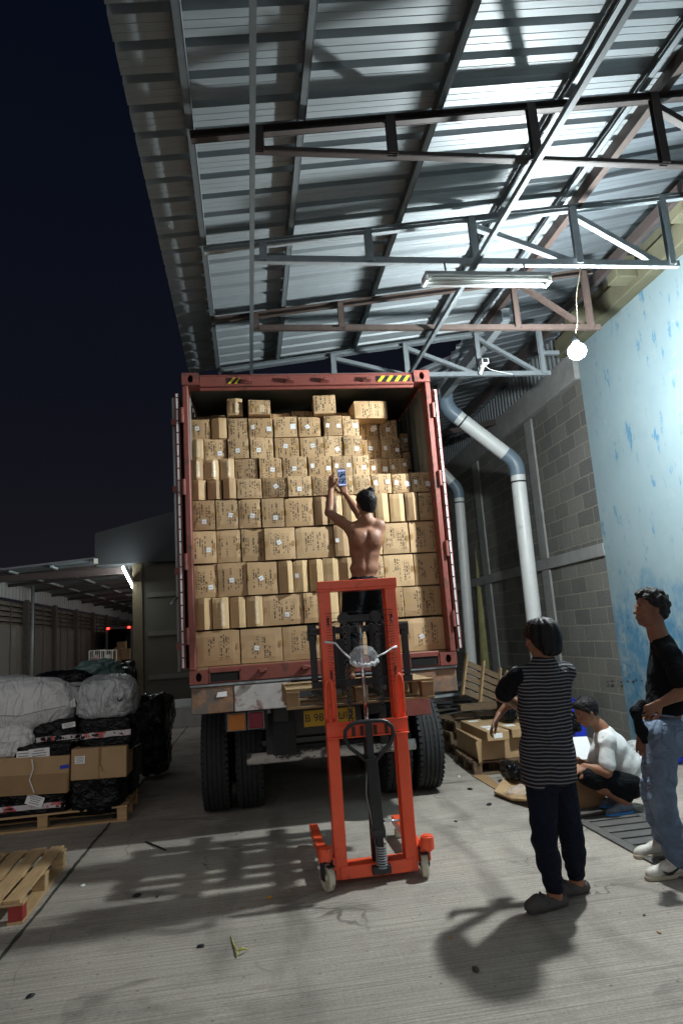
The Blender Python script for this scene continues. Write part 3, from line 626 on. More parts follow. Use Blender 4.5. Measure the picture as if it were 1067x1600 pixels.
# number plate
p0 = onY(474, 1109, CY+.35); p1 = onY(556, 1131, CY+.35); yp = CY+.35
b = MB(); b.box((p0.x, yp, p1.z+.01), (p1.x, yp+.004, p0.z-.012)); pl = b.build('number_plate', M['platey'], tr, bevel=.0015)
bx('plate_panel', (p0.x-.12, yp+.006, p1.z-.06), (p1.x+.06, yp+.02, p0.z+.08), 'chassis')
def text(body, size, loc, rot, m, parent, name='lettering', ext=.0008, align='CENTER'):
    c = bpy.data.curves.new(name, 'FONT'); c.body = body; c.size = size; c.extrude = ext; c.align_x = align; c.align_y = 'CENTER'
    o = bpy.data.objects.new('tmp_text', c); COL.objects.link(o)
    dg = bpy.context.evaluated_depsgraph_get(); me = bpy.data.meshes.new_from_object(o.evaluated_get(dg)); bpy.data.objects.remove(o)
    me.materials.clear(); me.materials.append(m); me.name = name
    n = bpy.data.objects.new(name, me); COL.objects.link(n); n.parent = parent
    n.matrix_local = Matrix.Translation(Vector(loc)-root_off(parent)) @ Euler(rot).to_matrix().to_4x4(); return n
zc_ = (p0.z+p1.z)/2
tx = text('B 98     UIZ', .098, ((p0.x+p1.x)/2, yp-.002, zc_), (PI/2, 0, 0), M['black'], pl)
# bumper tube, mud flap
b0 = onY(386, 1190, CY+.5); b1 = onY(648, 1160, CY+.5)
b = MB(); b.tube([(b0.x, CY+.5, .60), (b1.x, CY+.5, .60)], .052, 16); b.build('bumper_tube', mat('flaking white bumper paint', (.50, .49, .46), .55, 0, .2, 12, dirt=(.07, .06, .05), dirt_th=.53, dirt_scale=9, dirt_soft=.02, stretch=(.5, 1, 1)), tr, smooth=True)
for x in (.15, 1.25): bx('bumper_arm', (x-.04, CY+.46, .62), (x+.04, CY+.56, 1.0), 'chassis')
f0 = onY(424, 1105, CY+.32); f1 = onY(464, 1178, CY+.32)
bx('mud_flap', (f0.x, CY+.32, f1.z), (f1.x, CY+.335, ZL-.27), 'blackmatte')
# wheels
def wheel(xc, yc, w=.27, R_=.515):
    grooves = [-.33, -.11, .11, .33]; prof = [(R_*.58, -w/2+.02), (R_*.72, -w/2-.004), (R_*.9, -w/2+.0), (R_*.965, -w/2+.02)]
    xs = -w/2+.035
    prof.append((R_*.99, xs))
    for g_ in grooves:
        c = g_*w*.78; prof += [(R_, c-.008), (R_-.012, c-.006), (R_-.012, c+.006), (R_, c+.008)]
    prof += [(R_*.99, w/2-.035), (R_*.965, w/2-.02), (R_*.9, w/2), (R_*.72, w/2+.004), (R_*.58, w/2-.02)]
    hub = bpy.data.objects.new('wheel', None)
    b = MB(); b.lathe(prof, (xc, yc, R_), (1, 0, 0), 64)
    n = 52
    for k in range(n):      # shoulder lugs
        a = 2*PI*k/n
        for s in (-1, 1):
            for (x0, x1, r0) in ((w/2-.005, w/2-.055, R_*.965), (.06, .018, R_*.975)):
                c = Vector((xc+s*(x0+x1)/2, yc+math.sin(a)*(R_-.0125), R_+math.cos(a)*(R_-.0125)))
                Mx = Matrix.Translation(c) @ Matrix.Rotation(-a, 4, 'X') @ Matrix.Rotation(.18*s, 4, 'Z')
                b.cbox((0, 0, 0), (abs(x0-x1), .038, .014), Mx)
    t = b.build('tyre', M['blackmatte'], tr)
    b = MB(); b.lathe([(R_*.58, -w/2+.02), (R_*.56, -w/2+.03), (R_*.5, -.02), (R_*.2, 0), (.001, .0)], (xc, yc, R_), (1, 0, 0), 32); b.lathe([(R_*.58, w/2-.02), (R_*.56, w/2-.03), (R_*.5, .02), (R_*.2, 0.004), (.001, .004)], (xc, yc, R_), (1, 0, 0), 32); b.build('rim', M['chassis'], t, smooth=True)
xo = xat(315, 7.1, .4)+.0; xo2 = xat(692, 7.1, .45)
for y in (7.52, 8.85, 10.2):
    wheel(xo+.135, y); wheel(xo+.135+.34, y); wheel(xo2-.135, y); wheel(xo2-.135-.34, y)
    bx('axle', (xo+.5, y-.06, .46), (xo2-.5, y+.06, .58), 'chassis')

# ------------------------------------------------------------------ cartons
def carton_mat(name, col, ink=(.035, .022, .014)):
    m = mat(name, col, .74, 0, .07, 3.5, bump=.0007, bscale=22, dirt=(col[0]*.78, col[1]*.75, col[2]*.7), dirt_th=.66, dirt_scale=3)
    t = m.node_tree; N = t.nodes; L = t.links; b = N['Principled BSDF']; c0 = b.inputs['Base Color'].links[0].from_socket
    oi = N.new('ShaderNodeObjectInfo'); hv = N.new('ShaderNodeMapRange'); hv.inputs[3].default_value = .84; hv.inputs[4].default_value = 1.12; L.new(oi.outputs['Random'], hv.inputs[0])
    mx0 = N.new('ShaderNodeMix'); mx0.data_type = 'RGBA'; mx0.blend_type = 'MULTIPLY'; mx0.inputs[0].default_value = 1; L.new(c0, mx0.inputs[6]); L.new(hv.outputs[0], mx0.inputs[7]); c0 = mx0.outputs[2]
    uv = N.new('ShaderNodeUVMap'); sp = N.new('ShaderNodeSeparateXYZ'); L.new(uv.outputs[0], sp.inputs[0])
    def M_(op, a, c=None, k=None):
        x = N.new('ShaderNodeMath'); x.operation = op
        for i, s in enumerate((a, c, k)):
            if s is None: continue
            if isinstance(s, (int, float)): x.inputs[i].default_value = s
            else: L.new(s, x.inputs[i])
        return x.outputs[0]
    U, V = sp.outputs['X'], sp.outputs['Y']        # metres from the face centre
    # glyph cells: text lines run vertically
    def white(sx, sz, seed):
        cb = N.new('ShaderNodeCombineXYZ'); L.new(M_('FLOOR', M_('MULTIPLY', U, sx)), cb.inputs[0]); L.new(M_('FLOOR', M_('MULTIPLY', V, sz)), cb.inputs[1]); L.new(M_('MULTIPLY_ADD', oi.outputs['Random'], 57.0, seed), cb.inputs[2])
        w_ = N.new('ShaderNodeTexWhiteNoise'); w_.noise_dimensions = '3D'; L.new(cb.outputs[0], w_.inputs['Vector']); return w_.outputs['Value']
    big = M_('GREATER_THAN', white(44, 95, 1.0), .34)
    fine = M_('GREATER_THAN', white(150, 230, 2.0), .28)
    colmask = M_('GREATER_THAN', white(44, .0001, 5.0), .22)
    line = M_('LESS_THAN', M_('FRACT', M_('MULTIPLY', U, 44)), .62)      # gap between the lines
    ends = M_('LESS_THAN', M_('ABSOLUTE', V), M_('MULTIPLY_ADD', white(44, .0001, 9.0), .06, .06))
    inU = M_('LESS_THAN', M_('ABSOLUTE', U), .10)
    gap = M_('GREATER_THAN', M_('ABSOLUTE', M_('SUBTRACT', U, M_('MULTIPLY_ADD', oi.outputs['Random'], .06, -.03))), .012)
    ink_f = M_('MULTIPLY', M_('MULTIPLY', M_('MULTIPLY', big, fine), M_('MULTIPLY', line, colmask)), M_('MULTIPLY', M_('MULTIPLY', ends, inU), gap))
    ink_f = M_('MULTIPLY', ink_f, 1.0)
    mx = N.new('ShaderNodeMix'); mx.data_type = 'RGBA'; L.new(ink_f, mx.inputs[0]); L.new(c0, mx.inputs[6]); mx.inputs[7].default_value = (*ink, 1)
    L.new(mx.outputs[2], b.inputs['Base Color']); return m
CM = [carton_mat('printed carton', (.47, .315, .17)), carton_mat('printed carton tan', (.41, .265, .135))]
CMN = [mat('carton end board', (.47, .32, .165), .74, 0, .12, 4, bump=.0008, bscale=24), mat('carton end board brown', (.36, .23, .12), .76, 0, .12, 4, bump=.0008, bscale=24)]
TAPE = mat('brown parcel tape', (.33, .20, .08), .28, 0, .12, 8)
CLTAPE = mat('clear packing tape', (.52, .41, .27), .16, 0, .3, 14, bump=.008, bscale=40)
ORD = ['', 'leftmost', 'second', 'third', 'fourth', 'fifth', 'sixth', 'seventh', 'eighth', 'ninth', 'tenth', 'eleventh', 'twelfth', 'thirteenth', 'fourteenth', 'fifteenth', 'sixteenth']
def carton_body(x0, x1, y0, y1, z0, z1, typ, seed, parent=None, yaw=0.0, mats=None):
    rnd = random.Random(seed); j = lambda a: rnd.uniform(-a, a)
    cx, cz = (x0+x1)/2, (z0+z1)/2; nx, nz = 6, 6; vs = []; fs = []; uvs = []
    r = .004
    ridge = rnd.uniform(.5, .66)*(x1-x0)+x0; amp = rnd.uniform(.018, .034); bul = rnd.uniform(-.003, .009)
    tilt = j(.012)
    def fy(x, z):
        u = (x-x0)/(x1-x0); v = (z-z0)/(z1-z0)
        y = y0 + tilt*(u-.5)*2
        if typ == 'n':
            k = 1-abs(x-ridge)/((ridge-x0) if x < ridge else (x1-ridge)); y -= amp*max(k, 0)*(1 if v < .97 else .8)
        else: y -= bul*(1-(2*u-1)**2)*(1-(2*v-1)**2)
        y += .0045*noise.noise(Vector((x*9, z*9, seed)))
        return y
    xs = [x0+(x1-x0)*i/nx for i in range(nx+1)]
    if typ == 'n': xs[3] = ridge; xs[1] = x0+(ridge-x0)/3; xs[2] = x0+(ridge-x0)*2/3; xs[4] = ridge+(x1-ridge)/3; xs[5] = ridge+(x1-ridge)*2/3
    zs = [z0+(z1-z0)*i/nz for i in range(nz+1)]
    dx0, dx1, dz = j(.004), j(.004), j(.005); sk = j(.012); crn = rnd.random() < .3
    for z in zs:
        for x in xs:
            xx = x+(dx0 if x == x0 else 0)+(dx1 if x == x1 else 0); vs.append((xx, fy(x, z)+(.005 if x in (xs[0], xs[-1]) or z in (zs[0], zs[-1]) else 0), z+(dz if z == zs[-1] else 0)+(x-cx)*sk-(.012 if (crn and z == zs[-1] and x == (xs[-1] if seed % 2 else xs[0])) else 0)))
    for a in range(nz):
        for c in range(nx):
            i = a*(nx+1)+c; fs.append((i, i+1, i+nx+2, i+nx+1))
            for k in (i, i+1, i+nx+2, i+nx+1): v = vs[k]; uvs.append((v[0]-cx, v[2]-cz) if typ != 'n' else (9, 9))
    n = len(vs); m1 = nx+1
    vs += [(x0, y1, z0), (x1, y1, z0), (x1, y1, z1), (x0, y1, z1)]
    bot = list(range(0, m1)); top = [nz*m1+i for i in range(m1)]; lef = [i*m1 for i in range(nz+1)]; rig = [i*m1+nx for i in range(nz+1)]
    extra = [tuple(bot[::-1]+[n, n+1]), tuple(top+[n+2, n+3]), tuple(lef+[n+3, n]), tuple(rig[::-1]+[n+1, n+2]), (n, n+3, n+2, n+1)]
    for f in extra: fs.append(f); uvs += [(9, 9)]*len(f)
    mm = mats or (CMN[rnd.random() < .2] if typ == 'n' else CM[rnd.random() < .4])
    o = link_mesh('carton', vs, fs, mm, parent, uvs=uvs)
    # pivot at base centre
    off = Vector((cx, (y0+y1)/2, z0)); o.data.transform(Matrix.Translation(-off)); o.location = off
    def patch(xa, xb, za, zb, m, name, lift=.0012, ang=0):
        b = MB(); cxx, czz = (xa+xb)/2, (za+zb)/2; c, s = math.cos(ang), math.sin(ang)
        g = 3; vv = []
        for a_ in range(g+1):
            for b_ in range(g+1):
                px = xa+(xb-xa)*b_/g-cxx; pz = za+(zb-za)*a_/g-czz; X = cxx+px*c-pz*s; Z = czz+px*s+pz*c
                vv.append((X, min(fy(min(max(X, x0), x1), Z), 99)-lift-(.004 if typ == 'n' else 0), Z))
        b.add(vv, [(a_*(g+1)+b_, a_*(g+1)+b_+1, (a_+1)*(g+1)+b_+1, (a_+1)*(g+1)+b_) for a_ in range(g) for b_ in range(g)])
        return b.build(name, m, o, smooth=False)
    return o, patch, rnd
N_ = 'n'; F_ = 'f'
rows = [
 ('bottom row', 1.500, 1.815, 6.33, [(307, 375, F_, 0), (376, 441, F_, 1), (442, 500, F_, 0), (501, 560, F_, 0), (561, 622, F_, 0), (623, 635, F_, 0), (636, 698, F_, 1)]),
 ('second row from the bottom', 1.830, 2.118, 6.33, [(306, 332, N_, 0), (333, 358, N_, 0), (359, 384, N_, 0), (385, 411, N_, 0), (412, 474, F_, 1), (475, 502, F_, 0), (503, 530, N_, 0), (531, 560, N_, 0), (561, 590, N_, 0), (591, 614, N_, 0), (615, 630, F_, 0), (631, 692, F_, 0)]),
 ('third row from the bottom', 2.125, 2.437, 6.33, [(303, 340, F_, 1), (341, 386, F_, 1), (387, 434, F_, 1), (435, 458, N_, 0), (459, 482, N_, 1), (483, 505, N_, 0), (506, 529, N_, 0), (530, 552, N_, 0), (553, 575, N_, 0), (576, 600, F_, 0), (601, 647, F_, 0), (648, 689, F_, 0)]),
 ('fourth row from the bottom', 2.447, 2.755, 6.33, [(301, 338, F_, 1), (339, 376, F_, 0), (377, 413, F_, 0), (414, 461, F_, 1), (462, 521, F_, 0), (522, 545, N_, 1), (546, 570, N_, 0), (571, 596, N_, 0), (597, 638, F_, 0), (640, 684, F_, 0)]),
 ('fifth row from the bottom', 2.765, 3.050, 6.33, [(301, 336, F_, 1), (337.5, 372, F_, 1), (373.5, 408, F_, 1), (410, 445, F_, 1), (446, 490, F_, 0), (491, 512, N_, 0), (513, 535, N_, 1), (536, 559, N_, 0), (560, 584, N_, 0), (586, 607, N_, 0), (609, 632, N_, 0), (633, 653, N_, 0), (654, 680, F_, 0)]),
 ('sixth row from the bottom', 3.060, 3.258, 6.34, [(299, 322, N_, 0), (324, 346, N_, 0), (348, 369, N_, 0), (371, 409, F_, 0), (410, 449, F_, 1), (450, 487, F_, 1), (488.5, 519, F_, 0), (520, 551, F_, 0), (552, 580, F_, 0), (581, 611, F_, 2), (613, 642, F_, 2), (643, 674, F_, 2)]),
 ('seventh row from the bottom', 3.268, 3.478, 6.40, [(297, 318, N_, 2), (319, 343, N_, 2), (344, 366, N_, 2), (367, 403, F_, 0), (405, 440, F_, 1), (442, 480, F_, 1), (482, 518, F_, 2), (520, 550, F_, 2), (551, 577, F_, 1), (578, 607, F_, 2), (608, 637, F_, 2), (638, 646, F_, 0)]),
 ('eighth row from the bottom', 3.487, 3.697, 6.44, [(296, 319, N_, 2), (320, 354, F_, 1), (356, 389, F_, 1), (391, 427, F_, 1), (430, 467, F_, 1), (469, 506, F_, 1), (507, 537, F_, 1), (538, 566, F_, 1), (567, 595, F_, 1), (596, 625, F_, 2), (626, 642, F_, 0)]),
 ('ninth row from the bottom', 3.706, 3.918, 6.47, [(297, 329, F_, 1), (330, 354, N_, 0), (356, 387, F_, 0), (389, 426, F_, 2), (429, 464, F_, 0), (466, 501, F_, 1), (506, 534, F_, 2), (535, 561, F_, 0), (563, 590, F_, 1), (592, 620, F_, 1), (624, 638, F_, 1)]),
]
GR = 'stacked cartons in the container'
seed = 0
for name, z0, z1, Y, items in rows:
    n = len(items)
    for i, (pa, pb, typ, st) in enumerate(items):
        seed += 1; y = Y+random.Random(seed*7).uniform(-.012, .015)
        zz0, zz1 = z0, z1; y += .035
        if Y > 6.38 and pa >= 563: y += .17
        if pa == 638 or pa == 626 or pa == 624: y += .22; zz0 -= .08; zz1 -= .09
        zm = (zz0+zz1)/2
        # the loose stretch film and wonky stacking make every tower differ a little
        x0, x1 = xat(pa, y, zm)+.002, xat(pb, y, zm)-.001
        h1 = zz1-random.Random(seed).uniform(0, .008)
        o, patch, rnd = carton_body(x0, x1, y, y+.42, zz0, h1, typ, seed)
        pos = (ORD[i+1]+' from left' if 0 < i < n-1 else ('leftmost' if i == 0 else 'rightmost'))
        look = 'printed brown carton with white sticker' if (typ == F_ and st == 1) else 'printed brown carton with painted label glare' if (typ == F_ and st == 2) else 'printed brown carton' if typ == F_ else 'narrow ridged carton end' + (' with sticker' if st == 1 else '')
        tag(o, f'{look}, {pos} in the {name}'.replace('from the bottom', 'from bottom'), 'carton', GR)
        W = x1-x0
        if typ == F_:
            th = .026; tw = .030; zt_ = zm+rnd.uniform(-.01, .01)
            patch(x0+.004, x0+tw, zt_-th, zt_+th, TAPE, 'tape'); 
            if W > .15: patch(x1-tw, x1-.004, zt_-th, zt_+th, TAPE, 'tape')
            if st == 1:
                sx = x0+W*rnd.uniform(.32, .72); sz = zm+rnd.uniform(-.07, .04)*(zz1-zz0)/.3
                a_ = rnd.choice([0, 0, .1, -.15, .5])
                l_ = patch(sx-.021, sx+.021, sz-.021, sz+.021, M['label'], 'shipping_sticker', .002, a_)
                patch(sx-.014, sx+.013, sz-.004, sz+.001, M['ink'], 'print', .003, a_).parent = l_
                l_.children[0].location = (0, 0, 0)
            if st == 2 or rnd.random() < .12:  # white patches stand for the glare on glossy labels
                sz = zm+rnd.uniform(-.03, .04); s_ = rnd.uniform(.018, .028)
                patch(x1-.012-s_*2, x1-.012, sz-s_, sz+s_, M['label'], 'painted_glare', .002, rnd.uniform(-.15, .15))
            if st == 2: patch(x0+.02, x0+.02+.035, zm-.02, zm+.025, M['label'], 'painted_glare', .002, rnd.uniform(-.2, .2))
        else:
            b = MB()
            if st == 1: l_ = patch(x0+.01, x0+.045, zm-.02, zm+.02, M['label'], 'shipping_sticker', .002, .05)
            if st == 2 or rnd.random() < .15:
                patch(x0+W*.48, x0+W*.74, zz0+.02, zz1-.03, CLTAPE, 'clear_tape', .001)
# loose cartons on top and the dark ones farther in
top = [(354, 378, 3.935, 4.105, 6.47, N_, 'small brown carton tipped forward on top of the stack, farthest left'),
       (388, 422, 3.925, 4.07, 6.42, F_, 'pale brown taped carton lying on top of the stack, left of middle'),
       (491, 525, 3.925, 4.118, 6.43, F_, 'square brown carton standing alone on top of the stack near the middle'),
       (552, 604, 3.885, 4.07, 6.50, F_, 'wide brown carton on top of the stack, right of middle, half in shadow'),
       (300, 328, 3.925, 4.06, 6.85, F_, 'shaded carton set back under the container roof, farthest left'),
       (329, 352, 3.925, 4.08, 6.88, F_, 'shaded carton set back under the container roof, beside the tipped one'),
       (424, 455, 3.925, 4.00, 6.62, F_, 'low dark carton set back between the pale taped one and the square one'),
       (456, 488, 3.925, 4.01, 6.60, F_, 'low dark carton set back just left of the square one'),
       (430, 488, 4.005, 4.12, 7.0, F_, 'dark carton deep inside under the container roof'),
       (527, 549, 3.925, 4.05, 6.80, F_, 'dark carton set back between the square one and the wide one')]
for k, (pa, pb, z0, z1, Y, typ, lab) in enumerate(top):
    x0, x1 = xat(pa, Y, (z0+z1)/2), xat(pb, Y, (z0+z1)/2)
    o, patch, rnd = carton_body(x0, x1, Y, Y+.3, z0, z1, typ, 400+k, mats=(CM[k % 2] if typ == F_ else CMN[0])); tag(o, lab, 'carton', GR)
    if k in (0, 1): patch((x0+x1)/2, (x0+x1)/2+.05, z0+.02, z1-.05, CLTAPE, 'clear_tape')
    if k == 1: patch(x0+.01, x1-.01, (z0+z1)/2-.012, (z0+z1)/2+.012, TAPE, 'tape')
    o.rotation_euler = (0, 0, rnd.uniform(-.06, .06))
# rows behind the front face, mostly hidden
# ------------------------------------------------------------------ hand stacker
SY = 4.95
st = thing('hand_stacker', 'orange red manual stacker with black tow handle and chain mast, forks raised behind the container', 'stacker', (.81, SY, 0))
MXL, MXR = .515, 1.10
def mastz(z0, z1, xa, xb, name='mast_upright'):
    pass
for s, x in ((1, MXL), (-1, MXR)):
    b = MB(); w = .085; a, c = sorted((x, x+s*w))
    b.box((a, SY, .04), (c, SY+.008, 2.035))                                # face plate
    b.box((a if s > 0 else c-.008, SY+.0085, .04), (a+.008 if s > 0 else c, SY+.12, 2.035))
    b.box((a+.009 if s > 0 else a, SY+.11, .04), (c if s > 0 else c-.009, SY+.12, 2.035))
    b.build('mast_upright', M['orange'], st, bevel=.003)
b = MB(); b.box((MXL-.008, SY-.012, 2.02), (MXR+.008, SY+.13, 2.038)); b.box((MXL-.008, SY-.018, 2.038), (MXR+.008, SY-.006, 2.098)); b.box((MXL-.008, SY-.0055, 2.0385), (MXR+.008, SY+.12, 2.05)); b.build('top_crossbar', M['orange'], st, bevel=.003)
b = MB(); b.box((MXL-.004, SY-.016, .985), (MXR+.004, SY-.003, 1.075)); b.box((MXL-.004, SY-.045, 1.076), (MXR+.004, SY-.003, 1.086)); b.box((MXL-.004, SY-.045, .974), (MXR+.004, SY-.003, .984)); cbm = b.build('middle_crossbar', M['orange'], st, bevel=.002)
for x in (.70, .76, .86, .94):
    b = MB(); b.tube([(x, SY-.05, 1.04), (x, SY-.017, 1.04)], .009, 8); b.tube([(x, SY-.04, 1.05), (x, SY-.04, .985)], .012, 8); b.build('anchor_bolt', M['rustbrown'], cbm, smooth=False)
b = MB(); b.box((MXL+.03, SY-.006, .04), (MXR-.03, SY+.14, .125)); b.build('base_plate', M['orange'], st, bevel=.004)
# mast side marks: bolt-down strips with scale ticks and side grab handles
for s, x in ((1, MXL+.055), (-1, MXR-.055)):
    b = MB(); b.box((x-.014, SY-.009, 1.36), (x+.014, SY-.0005, 1.88)); sc_ = b.build('guard_rail', M['orange'], st)
    b = MB()
    for k in range(26): z = 1.37+k*.0195; b.box((x-.0145, SY-.0115, z), (x+.0145, SY-.0092, z+.003))
    b.build('slot', M['black'], sc_)
    for z in (1.42, 1.80): b = MB(); b.tube([(x, SY-.03, z-.03), (x, SY-.018, z), (x, SY-.03, z+.03)], .006, 6); b.build('hook', M['black'], sc_)
for s, x in ((1, MXL+.035), (-1, MXR-.035)):
    q_ = -1 if s > 0 else -1; pts = [(x-.034, SY-.008, 1.095), (x-.036, SY-.03, 1.13), (x-.034, SY-.045, 1.32), (x-.022, SY-.05, 1.375), (x-.004, SY-.05, 1.392), (x+.010, SY-.048, 1.37), (x+.018, SY-.042, 1.32), (x+.020, SY-.03, 1.13), (x+.018, SY-.008, 1.10)]
    b = MB(); b.tube(pts, .0115, 10); b.build('grab_handle', M['orange'], st, smooth=True)
# mesh guard wires
b = MB()
for k in range(14):
    z = 1.34+k*.040; b.tube([(MXL+.06, SY-.012, z), (MXR-.06, SY-.012, z+random.uniform(-.004, .004))], .0014, 5)
for x in (.62, .71, .905, 1.0): b.tube([(x, SY-.0115, 1.31), (x, SY-.0115, 1.87)], .0012, 5)
b.build('wire_guard', M['chainsteel'], st)
# hydraulic ram and chains
b = MB(); b.tube([(.815, SY+.06, .95), (.815, SY+.06, 1.80)], .0165, 16); ram = b.build('lift_rod', M['chrome'], st, smooth=True)
b = MB(); b.tube([(.815, SY+.06, .12), (.815, SY+.06, .99)], .034, 18); b.build('ram_cylinder', M['black'], st, smooth=True)
b = MB(); b.box((.69, SY+.04, 1.79), (.94, SY+.085, 1.84)); b.tube([(.695, SY+.02, 1.82), (.695, SY+.10, 1.82)], .042, 16); b.tube([(.935, SY+.02, 1.82), (.935, SY+.10, 1.82)], .042, 16); b.build('chain_wheel_yoke', M['black'], st, bevel=.002)
for x in (.695, .935):
    b = MB()
    for k in range(38):
        z = 1.03+k*.0205
        if k % 2: b.box((x-.017, SY+.014, z-.013), (x-.011, SY+.026, z+.013)); b.box((x+.011, SY+.014, z-.013), (x+.017, SY+.026, z+.013)); b.tube([(x-.018, SY+.02, z-.009), (x+.018, SY+.02, z-.009)], .004, 6)
        else: b.box((x-.009, SY+.014, z-.013), (x+.009, SY+.026, z+.013))
    b.build('lift_chain', M['chainsteel'], st)
# tow handle and shaft, leaning against the mast
hz_t, hz_b = onY(577, 1127, SY-.12).z, onY(577, 1180, SY-.12).z; hy = SY-.13
cx_ = onY(577, 1150, hy).x
pts = []
prof_ = [(-.085, 0), (-.13, -.012), (-.168, -.05), (-.172, -.105), (-.145, -.16), (-.085, -.212), (-.03, -.262)]
L_ = [(cx_+a, hy, hz_t+b_) for a, b_ in prof_]; R_l = [(cx_-a, hy, hz_t+b_) for a, b_ in prof_]
b = MB(); b.tube(L_[::-1]+[(cx_, hy, hz_t+.003)]+R_l, .0145, 10); hnd = b.build('tow_handle', M['black'], st, smooth=True)
b = MB(); base = Vector((.83, SY-.02, .30)); b.bar((cx_, hy, hz_t+.0), (cx_, hy+.004, hz_t-.25), .048, .022, (0, 1, 0)); b.build('handle_plate', M['black'], hnd, bevel=.003)
b = MB(); b.bar((cx_, hy, hz_t-.24), base, .082, .05, (0, 1, 0)); b.build('tow_shaft', M['black'], st, bevel=.006)
b = MB(); b.tube([base+Vector((-.045, 0, .03)), base+Vector((.045, 0, .03))], .045, 16); b.tube([base+Vector((.0, -.01, .02)), base+Vector((.0, -.01, -.24))], .03, 14); b.cbox((base.x, base.y, .09), (.13, .09, .05)); b.build('pump_body', M['black'], st, bevel=.003)
b = MB(); pts = [base+Vector((.005+.036*math.cos(t*.5), -.02+.036*math.sin(t*.5), -.05-.0013*t)) for t in range(0, 118)]; b.tube(pts, .0052, 6); b.build('return_spring', M['galvdark'], st, smooth=True)
b = MB(); b.tube([base+Vector((.03, -.02, .10)), base+Vector((.05, -.04, .105)), base+Vector((.15, -.05, .10))], .008, 8); b.build('release_pedal', M['chrome'], st, smooth=True)
b = MB(); b.tube([(cx_-.03, hy+.02, hz_t-.3), (cx_-.045, hy+.04, .6), (.79, SY-.05, .36), (.80, SY-.02, .25)], .004, 6); b.build('release_cable', M['galvdark'], st, smooth=True)
# straddle legs and wheels
for s, x in ((-1, .455), (1, 1.155)):
    b = MB(); b.box((x-.035, SY-.02, .10), (x+.035, SY+1.0, .165)); 
    o = b.build('outrigger_leg', M['orange'], st, bevel=.004)
    b = MB(); b.box(((MXL-.09) if s < 0 else MXR-.01, SY-.01, .10), ((MXL+.01) if s < 0 else MXR+.09, SY+.08, .19)); b.build('leg_bracket', M['orange'], st, bevel=.006)
    for k in range(4): b = MB(); b.box((x-.03, SY+.99+k*.0, .03), (x+.03, SY+1.01, .16)); 
    b = MB(); b.lathe([(.001, -.025), (.037, -.025), (.037, .025), (.001, .025)], (x, SY+.93, .037), (1, 0, 0), 20); b.build('load_roller', M['wheelw'], st)
    # castor
    cx2, cy2 = (onZ(515, 1398).x, onZ(515, 1398).y+.06) if s < 0 else (onZ(668, 1375).x, onZ(668, 1375).y+.06)
    b = MB(); b.tube([(x+s*.01, SY-.05, .19), (x+s*.01, SY-.05, .275)], .048, 18); b.tube([(x+s*.01, SY-.05, .275), (x+s*.01, SY-.05, .283)], .035, 16); b.box((x-.04, SY-.05, .17), (x+.04, SY+.02, .24)); b.build('castor_mount', M['orange'], st, bevel=.003)
    rz = .32 if s < 0 else -.15
    Mx = Matrix.Translation((cx2, cy2, .085)) @ Matrix.Rotation(rz, 4, 'Z')
    b = MB(); ax = Mx.to_3x3() @ Vector((1, 0, 0))
    b.lathe([(.0601, -.019), (.078, -.023), (.085, -.017), (.087, -.006), (.087, .006), (.085, .017), (.078, .023), (.0601, .019)], (cx2, cy2, .087), ax, 36)
    b.lathe([(.001, -.024), (.018, -.024), (.024, -.012), (.058, -.010), (.0605, -.019)], (cx2, cy2, .087), ax, 28); b.lathe([(.0605, .019), (.058, .010), (.024, .012), (.018, .024), (.001, .024)], (cx2, cy2, .087), ax, 28)
    b.build('castor_wheel', M['wheelw'], st, smooth=True).modifiers.new('e', 'EDGE_SPLIT').split_angle = .6
    b = MB()
    for k in (-1, 1): b.cbox((k*.033, .01, .045), (.006, .062, .12), Mx)
    b.cbox((0, .01, .108), (.072, .085, .010), Mx); b.cbox((0, -.055, .085), (.055, .05, .008), Mx); b.tube([Mx @ Vector((-.04, 0, 0)), Mx @ Vector((.04, 0, 0))], .009, 8); b.build('castor_fork', M['black'], st, bevel=.002)
# fork carriage behind the mast, raised to the container floor
b = MB()
FZ = 1.27
for x0, x1, z0, z1 in ((.44, 1.21, FZ+.44, FZ+.49), (.44, 1.21, FZ+.05, FZ+.10)): b.box((x0, SY+.15, z0), (x1, SY+.18, z1))
for x in (.44, .57, 1.03, 1.15): b.box((x, SY+.152, FZ+.1005), (x+.05, SY+.178, FZ+.4395))
b.build('fork_carriage', M['black'], st, bevel=.003)
for x0, x1, z0, z1 in ((.605, .70, FZ+.02, FZ+.40), (.90, 1.01, FZ+.02, FZ+.40), (.43, .50, FZ+.40, FZ+.52), (1.14, 1.215, FZ+.40, FZ+.50)):
    b = MB(); b.box((x0, SY+.1805, z0), (x1, SY+.1815, z1)); b.build('carriage_plate', M['black'], st)
for x in (.52, .98):
    b = MB(); b.box((x, SY+.182, FZ-.06), (x+.10, SY+.215, FZ+.42)); b.box((x, SY+.215, FZ-.06), (x+.10, SY+1.2, FZ-.025)); b.build('fork', M['black'], st, bevel=.003)
for x in (.61, .72, .90, 1.0):
    b = MB(); b.box((x, SY+.13, FZ+.2), (x+.03, SY+.149, FZ+.5)); b.build('carriage_roller', M['black'], st, bevel=.003)
b = MB(); b.tube([(.62, SY+.165, FZ+.02), (.66, SY+.165, FZ+.02)], .02, 10); b.build('roller_pin', M['galv'], st); b = MB(); b.tube([(.96, SY+.165, FZ+.02), (1.0, SY+.165, FZ+.02)], .02, 10); b.build('roller_pin', M['galv'], st)
